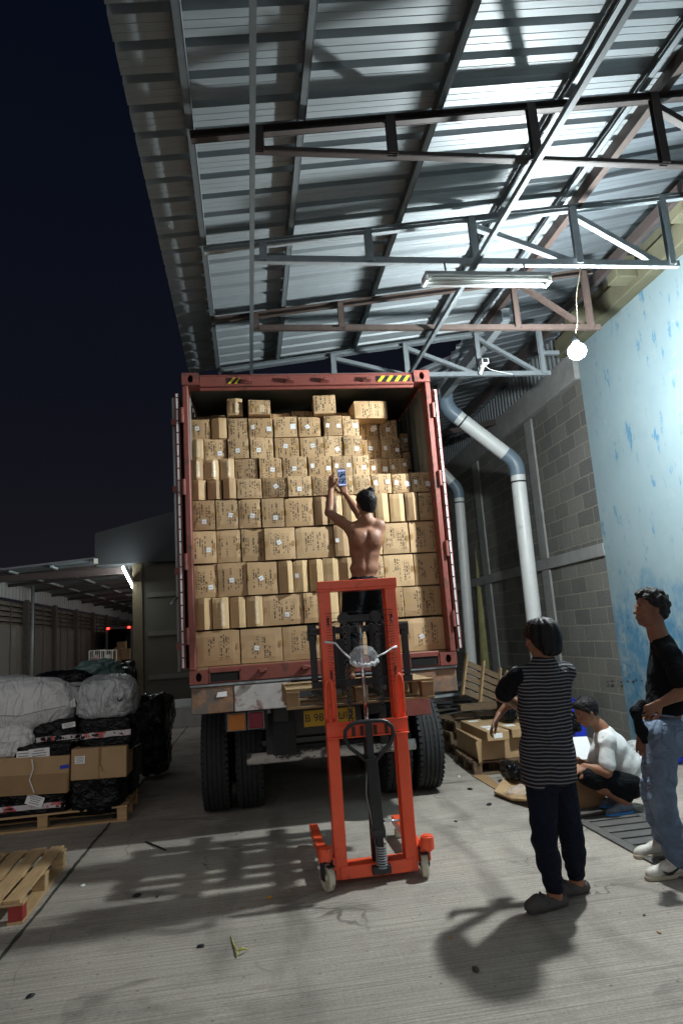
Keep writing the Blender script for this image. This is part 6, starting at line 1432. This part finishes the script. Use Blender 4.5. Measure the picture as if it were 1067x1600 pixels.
# foreground pallet
q1, q2, q3 = onZ(110, 1322, .15), onZ(14, 1405, .15), onZ(75, 1390, .15)
fa, fb = onZ(106, 1319, .15), onZ(8, 1441, .15)
ed = (fa-fb); ang = math.atan2(ed.y, ed.x)
Lp = 1.2; Wp = 1.0; dirv = Vector((math.cos(ang), math.sin(ang), 0)); side = Vector((-dirv.y, dirv.x, 0))
E0 = fa-dirv*.02; cpos = E0-dirv*Lp/2+side*Wp/2; cpos.z = 0
fp = pallet('pallet', 'pale empty pallet with a red painted corner block in the left foreground', cpos, ang, Lp, Wp, 'wood', 'woodx', nd=7)
for c in fp.children:
    if c.name.startswith('block') and len(c.data.vertices) == 8:
        ctr = sum((v.co for v in c.data.vertices), Vector())/8
        if ctr.x < -.3 and ctr.y < -.2: c.data.materials[0] = M['redpaint']; c['label'] = 'red painted corner block'

# ------------------------------------------------------------------ right side: cartons, pallets, drain, litter
GRR = None
def obox(name, c, size, rz, m, lab, cat, tilt=(0, 0), bevel=.006, subs=True):
    r = MB(); r.cbox((0, 0, size[2]/2), size); o = r.build(name, M[m], None, local=True, bevel=bevel); o.location = c; o.rotation_euler = (tilt[0], tilt[1], rz); tag(o, lab, cat); return o
C_ = onZ(748, 1189, .155); Lq = onZ(711, 1165, .155); dL = (Lq-C_); Ll = min(dL.length, 1.0); dL.normalize()
rzL = math.atan2(dL.y, dL.x)-PI/2; rt = Vector((math.cos(rzL), math.sin(rzL), 0)); bk_ = Vector((-rt.y, rt.x, 0))
hC = onY(746, 1156, C_.y).z-.155
wp = pallet('pallet', 'dirty pallet under the brown cartons beside the striped shirt', (C_+rt*.50+bk_*.42+Vector((0, 0, -.155))), rzL, 1.15, .9, 'woodold', 'woodold', nd=6)
def place(c, size, rz, lab, m='card', tilt=(0, 0)): return obox('carton', c, size, rz, m, lab, 'carton', tilt)
cc0 = C_+rt*.40+bk_*(Ll/2)
o = place(cc0, (.80, Ll, hC), rzL, 'large brown carton with an open front flap, lowest of the pile by the truck wheel')
fl_ = MB(); hx, hy = .40, Ll/2; fl_.add([(-hx+.02, -hy-.004, hC*.97), (-hx+.03, -hy-.004, 0), (-hx-.02, -hy-.07, -.015), (-hx-.035, -hy-.06, hC*.93)], [(0, 1, 2, 3)]); f_ = fl_.build('open_flap', M['card'], o, local=True); e = f_.modifiers.new('t', 'SOLIDIFY'); e.thickness = .006
fl_ = MB(); fl_.box((-hx-.002, -hy, hC*.93), (-hx-.0005, hy, hC)); fl_.build('tape', TAPE, o, local=True)
zt_ = .155+hC+.002
p0_, p1_ = onZ(728, 1124, zt_+.09), onZ(786, 1148, zt_+.09); ax_ = p1_-p0_; la = min(ax_.length+.1, 1.1); rz2 = math.atan2(ax_.y, ax_.x); mid_ = (p0_+p1_)/2; mid_.z = zt_
o = place(mid_, (la, .26, .105), rz2, 'long slim taped carton lying on the large open one', tilt=(0, 0))
for x, w_ in ((-la*.36, .10), (la*.15, .14), (la*.32, .11)):
    l_ = MB(); l_.box((x-w_/2, -.07, .1056), (x+w_/2, .06, .107)); l_.build('paper_label', M['label'], o, local=True)
l_ = MB(); l_.box((la/2+.0005, -.05, .03), (la/2+.002, .05, .085)); l_.build('paper_label', M['label'], o, local=True)
l_ = MB(); l_.box((-la/2, -.012, .1054), (la/2, .012, .1055)); l_.build('tape', TAPE, o, local=True)
nrm2 = Vector((-math.sin(rz2), math.cos(rz2), 0)); nrm2 = nrm2 if nrm2.x > 0 else -nrm2
o = place(mid_+nrm2*.30+Vector((0, 0, .0)), (.95, .28, .10), rz2+.06, 'flat long carton right behind the slim taped one')
l_ = MB(); l_.box((.1, -.1, .1006), (.24, .02, .102)); l_.build('paper_label', M['label'], o, local=True)
o = place(mid_+nrm2*.62-ax_.normalized()*.1+Vector((0, 0, -.1)), (.45, .30, .24), rz2+.2, 'small carton behind the flat long one')
# tilted pallets behind
def leaning(px, py, Y, label, L, W, tilt, rz_, z=0.0):
    p = onY(px, py, Y); M4 = Matrix.Translation((p.x, Y, z)) @ Matrix.Rotation(rz_, 4, 'Z') @ Matrix.Rotation(tilt, 4, 'X') @ Matrix.Translation((0, W/2, 0))
    return pallet('pallet', label, (0, 0, 0), 0, L, W, 'woodold', 'woodold', nd=5, M4=M4)
lp0 = onY(752, 1096, 9.0)
lpal = thing('pallet', 'weathered pallet leaning back with its pale laths showing, by the farther drainpipe', 'pallet', (lp0.x, 9.0, lp0.z))
Mx = Matrix.Rotation(.46, 4, 'Y') @ Matrix.Rotation(-.62, 4, 'X')
for k in range(5): b = MB(); b.box((-.30, .02, .02+k*.12), (.30, .04, .11+k*.12), Mx); b.build('board', M['woodold'], lpal, local=True)
for x in (-.30, -.04, .22, .32): b = MB(); b.box((x, -.045, -.05), (x+.025, .019, .66), Mx); b.build('lath', M['lath'], lpal, local=True)
b = MB(); b.box((-.34, -.14, -.09), (.34, .0, -.01)); b.build('foot_board', M['woodold'], lpal, local=True)
for k in range(3):
    p = onY(752, 1112, 9.2); pallet('pallet', ['weathered pallet at the bottom of the dark stack by the drainpipe', 'middle weathered pallet of the dark stack by the drainpipe', 'top weathered pallet of the dark stack, under the leaning one'][k], (p.x+random.uniform(-.04, .04), 9.5+random.uniform(-.04, .04), k*.152), random.uniform(-.15, .15), .95, .8, 'woodold', 'woodold', nd=5)
o = obox('wood_plank', (onY(792, 1060, 8.3).x, 8.3, 0), (.10, .022, 1.0), .3, 'woodold', 'narrow plank standing up behind the striped sleeve', 'plank', tilt=(-.25, .35))
o = obox('wood_plank', (onY(770, 1085, 8.25).x, 8.25, 0.05), (.07, .022, .8), .5, 'woodold', 'thin lath leaning between the pallets and the striped sleeve', 'plank', tilt=(-.25, .42))
# rack of dark metal and cables in the corner right of the wheel
rk = thing('scrap_rack', 'low rack of dark scrap metal and cables behind the truck wheel', 'rack', (2.5, 10.2, 0))
rr_ = random.Random(4)
for k in range(14):
    z = .12+k*.055; b = MB(); b.bar((2.15+rr_.uniform(-.1, .1), 10.0+rr_.uniform(-.3, .3), z), (3.3+rr_.uniform(-.2, .3), 10.1+rr_.uniform(-.5, .5), z+rr_.uniform(-.06, .06)), .05, .035); b.build('metal_bar', M['galvdark'] if k % 5 == 0 else M['chassis'], rk)
for k in range(5):
    pts = [(2.25+.25*math.cos(t*.5+k)+rr_.uniform(-.03, .03), 9.5+.2*math.sin(t*.5)+k*.03, .15+k*.08+.25*abs(math.sin(t*.25+k))) for t in range(16)]; b = MB(); b.tube(pts, .009, 6); b.build('cable', M['black'], rk, smooth=True)
# black wrapped parcels behind the cartons
for k, (px, Y, lab) in enumerate((((788, 1094, 812, 1128), 8.1, 'black glossy parcel behind the cartons, left of the striped shirt'), ((795, 1195, 822, 1222), 7.1, 'black plastic bundle on the floor left of the striped shirt'))):
    parcel(px, Y, .35, 70+k, lab, pw=4, amp=.06, wr=.04)
# torn cardboard with a plastic bag
def rag(name, pts, z, th, m, lab, cat, curl=.03, seed=1):
    P_ = [onZ(x, y, z) for x, y in pts]; c = sum(P_, Vector())/len(P_); n = len(P_)
    b = MB(); ring = []
    for s in range(4):
        k = 1-s/4.0
        for p in P_: q = c+(p-c)*k; h = z+curl*max(0, k-.45)*(1+noise.noise(Vector((q.x*4, q.y*4, seed)))*1.4); ring.append((q.x, q.y, h))
    vs = ring+[(c.x, c.y, z)]; fs = []
    for s in range(3):
        for i in range(n): j = (i+1) % n; fs.append((s*n+i, s*n+j, (s+1)*n+j, (s+1)*n+i))
    for i in range(n): fs.append((3*n+i, 3*n+(i+1) % n, 4*n))
    o = link_mesh(name, vs, fs, M[m], None); e = o.modifiers.new('t', 'SOLIDIFY'); e.thickness = th; e.offset = 1; tag(o, lab, cat); return o
tc_ = rag('torn_carton', [(772, 1243), (790, 1222), (812, 1220), (830, 1226), (838, 1240), (828, 1262), (800, 1254)], .01, .02, 'card', 'torn flattened brown carton on the floor left of the standing legs', 'carton', .16, 2)
cb_ = lumpy('plastic_bag', tuple(onZ(812, 1238, .06)), (.26, .2, .13), 91, .14, 2.2, 'clear', (0, 0, .3), 20, 2.5, .05, False); tag(cb_, 'clear crumpled plastic bag lying in the torn carton', 'bag')
rag('cardboard_sheet', [(737, 1212), (758, 1210), (782, 1228), (776, 1235)], .006, .008, 'carddark', 'thin strip of brown board on the floor before the carton pile', 'board', .01, 5)
wx = onZ(790, 1205, .0)
pallet('pallet', 'low dirty pallet on the floor just left of the striped shirt', (wx.x+.25, wx.y+.2, 0), .2, .8, .6, 'woodold', 'woodold', nd=5)
# squatting man's carton, paper, crate
pq = onY(905, 1215, 6.15)
o = obox('carton', (pq.x-.02, 6.3, 0), (.42, .42, .36), .15, 'carddark', 'brown carton in front of the squatting person', 'carton')
pw_ = onY(906, 1158, 6.4)
o = obox('paper_sheets', (pw_.x, 6.34, .37), (.21, .012, .22), .12, 'label', 'white sheet of paper on the carton before the squatting person', 'paper', tilt=(-.5, .06), bevel=.002)
pb2 = onY(893, 1106, 7.0)
o = thing('crate', 'bright blue plastic crate between the striped shirt and the squatting person', 'crate', (pb2.x, 7.0, 0))
zc2 = onY(893, 1095, 7.0).z; zb2 = .0
b = MB(); b.box((pb2.x-.14, 6.98, 0.35), (pb2.x+.12, 7.0, zc2)); b.box((pb2.x-.14, 7.28, 0.35), (pb2.x+.12, 7.30, zc2)); b.box((pb2.x-.14, 7.0, .35), (pb2.x-.12, 7.28, zc2)); b.box((pb2.x+.10, 7.0, .35), (pb2.x+.12, 7.28, zc2)); b.box((pb2.x-.12, 7.0, .35), (pb2.x+.1, 7.28, .37)); b.build('crate_wall', M['blue'], o)
b = MB(); b.box((pb2.x-.15, 6.96, zc2-.03), (pb2.x+.13, 6.979, zc2)); b.build('rim', M['blue'], o)
o = obox('carton', (pb2.x+.02, 7.14, 0), (.45, .36, .348), .0, 'carddark', 'brown carton under the blue crate', 'carton')
o = parcel((886, 1114, 912, 1146), 6.75, .3, 97, 'shiny clear-wrapped dark parcel in front of the blue crate', pw=5, amp=.05, wr=.04)
# white sacks by the wall
for k, (px, Y, lab) in enumerate((((1000, 1166, 1030, 1196), 7.5, 'upper white sack lying against the blue wall'), ((1000, 1190, 1034, 1212), 7.2, 'lower white sack on the floor against the blue wall'), ((1052, 1178, 1075, 1206), 7.3, 'small bluish sack behind the jeans'))):
    cx, cz, sx, sz = span(*px, Y); o = lumpy('sack', (cx+.05, Y+.2, max(cz, sz/2)), (sx+.12, .45, sz), 120+k, .08, 2.6, 'sackw' if k < 2 else 'blue', (0, 0, .2), 22, 2, .02); tag(o, lab, 'sack')
# drain grating
gr = thing('drain_grating', 'slotted steel drain cover in the floor by the squatting person', 'grating', (2.95, 5.3, 0))
g0, g1 = 4.35, 6.6; gx0, gx1 = 2.70, 3.26
b = MB(); b.box((gx0, g0, .0045), (gx1, g1, .0055)); b.build('channel', M['void'], gr)
b = MB(); b.box((gx0-.03, g0, .006), (gx0+.05, g1, .016)); b.box((gx1-.05, g0, .006), (gx1+.03, g1, .016)); b.build('frame', M['grate'], gr, bevel=.002)
b = MB(); y = g0+.02
while y < g1-.12: b.box((gx0+.051, y, .007), (gx1-.051, y+.125, .0155)); y += .165
b.build('slats', M['grate'], gr, bevel=.003)

# ------------------------------------------------------------------ small litter on the floor
tw = onZ(372, 1490, .004)
b = MB(); P_ = lambda x, y, z=.006: onZ(x, y, z)
b.tube([P_(361, 1462), P_(365, 1475), P_(372, 1486, .02)], [.003, .005, .006], 6); b.tube([P_(372, 1486, .02), P_(380, 1482, .03), P_(389, 1484)], [.006, .008, .002], 6); b.tube([P_(372, 1486, .02), P_(371, 1491, .012), P_(370, 1496)], [.006, .005, .002], 6)
o = b.build('plant_stalk', mat('yellow green stalk', (.42, .40, .10), .6), None, smooth=True); tag(o, 'small yellow-green forked plant stalk on the concrete in the foreground', 'stalk')
b = MB(); b.tube([P_(228, 1315), P_(243, 1321, .012), P_(259, 1328)], .008, 6); o = b.build('stick', M['black'], None); tag(o, 'thin black stick on the floor left of the truck wheels', 'stick')
for x, y, s, m, lab in ((214, 1401, .03, 'black', 'long black scrap on the floor below the foreground pallet, left one of a pair'), (246, 1402, .014, 'black', 'small black scrap on the floor, right one of a pair'), (421, 1404, .022, 'orangebit', 'orange crumb left of the stacker wheel'), (377, 1419, .010, 'orangebit', 'tiny yellow crumb lower left of the stacker'), (452, 1393, .014, 'card', 'pale crumb beside the left stacker wheel'), (314, 1480, .022, 'black', 'dark fragment left of the plant stalk'), (48, 1558, .022, 'black', 'dark fragment in the bottom left of the floor'), (743, 1517, .024, 'greyfoam', 'small dark grey twisted scrap in the shadow of the striped boy'), (704, 1466, .012, 'orangebit', 'tiny yellow speck near the shadow'), (734, 1234, .03, 'black', 'black lump on the floor before the carton pile'), (764, 1258, .03, 'black', 'black lump nearer the torn carton'), (130, 1385, .022, 'label', 'white paper scrap on the lit floor right of the pallet'), (1029, 1458, .014, 'card', 'pale pebble at the right side of the floor'), (1006, 1431, .012, 'black', 'dark pebble below the jeans'), (717, 1214, .02, 'label', 'white scrap right of the truck wheel'), (712, 1284, .018, 'black', 'dark crumb between the stacker and the boy')):
    if m == 'orangebit' and 'orangebit' not in M: M['orangebit'] = mat('orange crumb', (.50, .24, .04), .7)
    p = onZ(x, y, 0); o = lumpy('litter', (p.x, p.y, s*.3), (s*2, s*1.3, s*.7), int(x), .15, 2.2, m, (0, 0, x), 5, 2.5); tag(o, lab, 'litter')

# ------------------------------------------------------------------ left background
LX = -7.0
lw = thing('shed_wall', 'long shed wall with louvre bands and dark posts on the far left', 'wall', (LX, 30, 0))
def wallmat():
    m = mat('stained render wall', (.15, .135, .122), .9, 0, .3, 1.2, stretch=(1, 1, .4), dirt=(.36, .36, .38), dirt_th=.66, dirt_scale=.8, dirt_soft=.08); return m
zl = onX(20, 980, LX).z
b = MB(); b.box((LX-.25, 12, 0), (LX, 70, zl)); b.build('lower_wall', wallmat(), lw)
b = MB(); z = zl+.02; 
ztp = 3.25
while z < ztp:
    b.add([(LX-.02, 12, z), (LX-.02, 70, z), (LX-.14, 70, z+.13), (LX-.14, 12, z+.13)], [(0, 1, 2, 3)]); b.box((LX-.03, 12, z-.012), (LX-.005, 70, z+.022)); z += .155
b.build('louvre_slats', mat('weathered louvre', (.17, .145, .125), .8, 0, .25, 3), lw)
b = MB(); b.box((LX-.25, 12, zl+.01), (LX-.20, 70, 3.4)); b.build('louvre_backing', M['void'], lw)
for k in range(18):
    y = 19.7+k*2.95; 
    if k < 3: y = [19.2, 22.4, 25.5][k]
    b = MB(); b.box((LX-.02, y-.10, 0), (LX+.13, y+.10, 3.45)); b.build('post', mat('post paint', (.09, .075, .065), .8) if k == 0 else bpy.data.materials['post paint'], lw)
    for dy in (1.0, 1.95): b = MB(); b.box((LX-.01, y+dy-.02, 0), (LX+.02, y+dy+.02, 3.3)); b.build('batten', bpy.data.materials['post paint'], lw)
b = MB()
for k in range(190): y = 14+k*.3; b.box((LX+.02, y, 3.42), (LX+.04, y+.15, 4.25)); b.box((LX, y+.15, 3.42), (LX+.02, y+.3, 4.25))
b.build('fascia', mat('ribbed white fascia', (.42, .43, .44), .5, .2, .1, 2), lw)
b = MB(); b.add([(LX-.2, 10, 4.26), (LX-.2, 75, 4.26), (LX-6, 75, 6.3), (LX-6, 10, 6.3)], [(0, 1, 2, 3)]); b.build('roof', M['darksteel'], lw)
b = MB(); b.tube([onX(52, 915, LX+.3), Vector((LX+.3, onX(52, 915, LX+.3).y, 0))], .05, 10); b.build('downpipe', M['galvdark'], lw, smooth=True)
# linking canopy over the alley
for k, y in enumerate((21.5, 26.5, 33.0)):
    t_ = thing('tube_light', ['tube lamp on the alley side of the dark building, nearest', 'tube lamp on the alley side of the dark building, middle', 'tube lamp on the alley side of the dark building, farthest'][k], 'lamp', (-2.95, y, 3.3))
    b = MB(); b.tube([(-2.99, y, 3.4), (-2.99, y+1.2, 3.4)], .02, 8); b.build('lit_tube', emit('alley tube', (1, .93, .86), 75) if k == 0 else bpy.data.materials['alley tube'], t_)
    b = MB(); b.box((-2.955, y-.03, 3.36), (-2.91, y+1.23, 3.44)); b.build('holder', M['white'], t_)
al_ = thing('alley_canopy', 'low dark canopy over the alley between the shed and the dark building', 'canopy', (-5, 19, 0))
b = MB(); b.bar((LX-1, 17.8, 3.62), (-3.0, 17.8, 3.72), .12, .16); b.build('front_beam', M['darksteel'], al_)
v_, f_ = corrugated(LX, -2.95, 3.85, 4.15, 18, 45, .5); link_mesh('roof_sheet', v_, f_, M['sheet2'], al_)
for k in range(12): y = 18.6+k*2.2; b = MB(); b.bar((LX, y, 3.78), (-2.95, y, 4.0), .06, .09); b.build('rafter', M['darksteel'], al_)
for x in (-6, -5, -4): b = MB(); b.bar((x, 18, 3.80+(x+7)*.07), (x, 45, 3.80+(x+7)*.07), .05, .06); b.build('purlin', M['galvdark'], al_)
# dark building on the right of the alley
db = thing('dark_building', 'unlit building beside the alley with an overhanging dark upper storey', 'building', (-2, 18, 0))
dw = mat('dark building wall', (.035, .033, .026), .85, 0, .2, 2); dm = mat('dark cladding', (.010, .012, .015), .85, 0, .2, 2)
b = MB(); b.box((-2.9, 18.0, 0), (2.5, 30, 3.9)); b.build('ground_storey', dw, db)
for z in (.9, 2.0, 3.0): b = MB(); b.box((-2.6, 17.96, z), (2.5, 17.998, z+.12)); b.build('wall_band', mat('dim cement band', (.06, .058, .052), .9), db)
b = MB(); b.box((-3.86, 17.9, 3.905), (-3.80, 17.95, 4.72)); b.add([(-3.88, 17.85, 3.9), (2.5, 17.85, 3.9), (2.5, 17.85, 6.3), (-3.88, 17.85, 4.73), (-3.88, 30, 3.9), (2.5, 30, 3.9), (2.5, 30, 6.3), (-3.88, 30, 4.73)], [(0, 1, 2, 3), (7, 6, 5, 4), (0, 3, 7, 4), (3, 2, 6, 7), (1, 5, 6, 2), (0, 4, 5, 1)]); b.build('upper_storey', dm, db)
b = MB(); b.box((-3.9, 17.8, 3.93), (-3.80, 17.849, 4.06)); b.build('window_glint', mat('painted window glint', (.4, .4, .36), .4), db)  # window glint put in as a pale block
b = MB(); b.box((-2.96, 17.93, 0), (-2.72, 17.999, 3.88)); b.build('corner_post', mat('mustard corner post', (.05, .038, .018), .8, 0, .2, 3), db)
b = MB(); b.box((-2.7, 15.2, 0), (2.2, 17.6, .40)); o = b.build('raised_kerb', M['cement']); tag(o, 'raised concrete dock kerb in the dark before the building', 'kerb')
# tube light on the corner
ta, tb = onY(193, 886, 16.2), onY(212, 924, 17.4)
tl = thing('tube_light', 'lit white tube light at the corner of the dark building', 'lamp', ((ta.x+tb.x)/2, 16.8, ta.z))
ta = Vector((-3.02, 15.4, 3.62)); tb = Vector((-3.02, 17.6, 3.30))
ta, tb = onX(193, 887, -3.02), onX(212, 924, -3.02)
b = MB(); b.tube([ta, tb], .035, 8); b.build('lit_tube', emit('lit tube', (.9, 1, .97), 110), tl)
b = MB(); b.bar(ta+Vector((.06, 0, .02)), tb+Vector((.06, 0, .02)), .05, .10); b.build('holder', M['white'], tl)
b = MB(); b.bar(tb+Vector((.05, .1, 0)), Vector((-2.95, 18.0, tb.z)), .04, .04); b.build('arm', M['galvdark'], tl)
# far lorry with red lamps
vx0, vx1, vy = onY(166, 985, 32).x, onY(207, 985, 32).x, 32
fv = thing('far_truck', 'small box truck with open back and red lamps far down the alley', 'truck', ((vx0+vx1)/2, vy, 0))
zt2, zb3 = onY(166, 984, 32).z, .95; b = MB()
b.box((vx0-.02, vy, zb3), (vx0+.08, vy+.1, zt2)); b.box((vx1-.08, vy, zb3), (vx1+.02, vy+.1, zt2)); b.box((vx0-.02, vy-.002, zt2), (vx1+.02, vy+.1, zt2+.10)); b.box((vx0-.02, vy, zb3-.12), (vx1+.02, vy+.1, zb3)); b.build('rear_frame', M['galv'], fv)
b = MB(); b.box((vx0, vy+.11, zb3), (vx0+.04, vy+5, zt2)); b.box((vx1-.04, vy+.11, zb3), (vx1, vy+5, zt2)); b.box((vx0, vy+.11, zt2), (vx1, vy+5, zt2+.04)); b.box((vx0, vy+5, zb3), (vx1, vy+5.05, zt2)); b.box((vx0, vy+.11, zb3-.1), (vx1, vy+5, zb3-.05)); b.build('cargo_box', M['black'], fv)
for x in (vx0+.10, vx1-.14): b = MB(); b.box((x-.05, vy-.05, zt2+.0), (x+.05, vy-.003, zt2+.09)); b.build('marker_lamp', emit('red marker lamp', (1, .03, .02), 7) if x < -5.6 else bpy.data.materials['red marker lamp'], fv)
for x in (vx0+.15, vx1-.15): b = MB(); b.lathe([(.001, -.12), (.40, -.12), (.40, .12), (.001, .12)], (x, vy+1.2, .40), (1, 0, 0), 18); b.build('wheel', M['blackmatte'], fv)
for k, (px, Y, lab) in enumerate((((183, 1003, 196, 1015), 31.5, 'small carton on top of the far pile before the truck'), ((178, 1012, 190, 1028), 31.2, 'carton at the left of the far pile before the truck'), ((190, 1014, 202, 1030), 31.0, 'carton at the right of the far pile before the truck'), ((176, 1026, 188, 1042), 30.6, 'lowest visible carton of the far pile before the truck'))):
    cx, cz, sx, sz = span(*px, Y); b = MB(); b.box((cx-sx/2, Y, cz-sz/2), (cx+sx/2, Y+.5, cz+sz/2)); o = b.build('carton', M['card']); tag(o, lab, 'carton', 'far cartons before the truck')
b = MB(); o = thing('handcart_load', 'heap base under the far cartons', 'pallet', (-5.4, 31.3, 0)); b.box((-6.0, 30.5, 0), (-4.7, 32-.1, onY(180, 1042, 31).z-.02)); b.build('load', M['carddark'], o)
# roll cages
for k, (xa, xb, Y, lab) in enumerate(((140, 158, 23, 'left white wire roll cage in the alley'), (158, 176, 23.2, 'right white wire roll cage in the alley'))):
    p, q = onY(xa, 1017, Y), onY(xb, 1017, Y); x0, x1 = p.x, q.x; zt3 = p.z
    c = thing('roll_cage', lab, 'cage', ((x0+x1)/2, Y, 0), group='roll cages in the alley'); b = MB()
    for x in (x0, x1):
        for y in (Y, Y+.7): b.bar((x, y, .12), (x, y, zt3), .03, .03)
    for z in (.2, zt3*.5, zt3*.75, zt3):
        for y in (Y, Y+.7): b.bar((x0, y, z), (x1, y, z), .025, .025)
    b.build('frame', M['white'], c); b = MB()
    for j in range(1, 6): x = x0+(x1-x0)*j/6; b.bar((x, Y, .2), (x, Y, zt3), .012, .012)
    for j in range(1, 7): z = .2+(zt3-.2)*j/7; b.bar((x0, Y, z), (x1, Y, z), .012, .012)
    b.build('mesh', M['white'], c); b = MB(); b.box((x0+.1, Y+.1, zt3*.76), (x1-.15, Y+.5, zt3*.92)); b.build('load', M['tapered'] if k == 0 else M['label'], c)
# glossy black parcels stacked in the alley
rr_ = random.Random(11)
for k in range(12):
    px = 176+rr_.uniform(0, 26); py = 1030+rr_.uniform(0, 26); Y = 17.6-(py-1030)*.06; cx, cz, sx, sz = span(px, py, px+14, py+11, Y)
    o = lumpy('parcel', (cx, Y, cz), (sx, .45, sz), 200+k, .06, 4, 'bagblack', (0, 0, rr_.uniform(-.3, .3)), 8, 2.4, .04, False); tag(o, f"glossy black parcel in the alley heap, {['lowest front', 'second lowest', 'third', 'fourth', 'fifth', 'sixth', 'seventh', 'eighth', 'ninth', 'tenth', 'eleventh', 'last'][k]} counted from the near side", 'parcel', 'parcels in the alley heap')
o = parcel((172, 1046, 214, 1110), 17.8, .8, 260, 'dark bulk of stacked bales beneath the alley heap', pw=8, amp=.03)
# far end of the alley
b = MB(); b.box((-12, 62, 0), (2, 62.3, 4)); o = b.build('far_wall', dw); tag(o, 'distant wall closing the alley', 'wall')
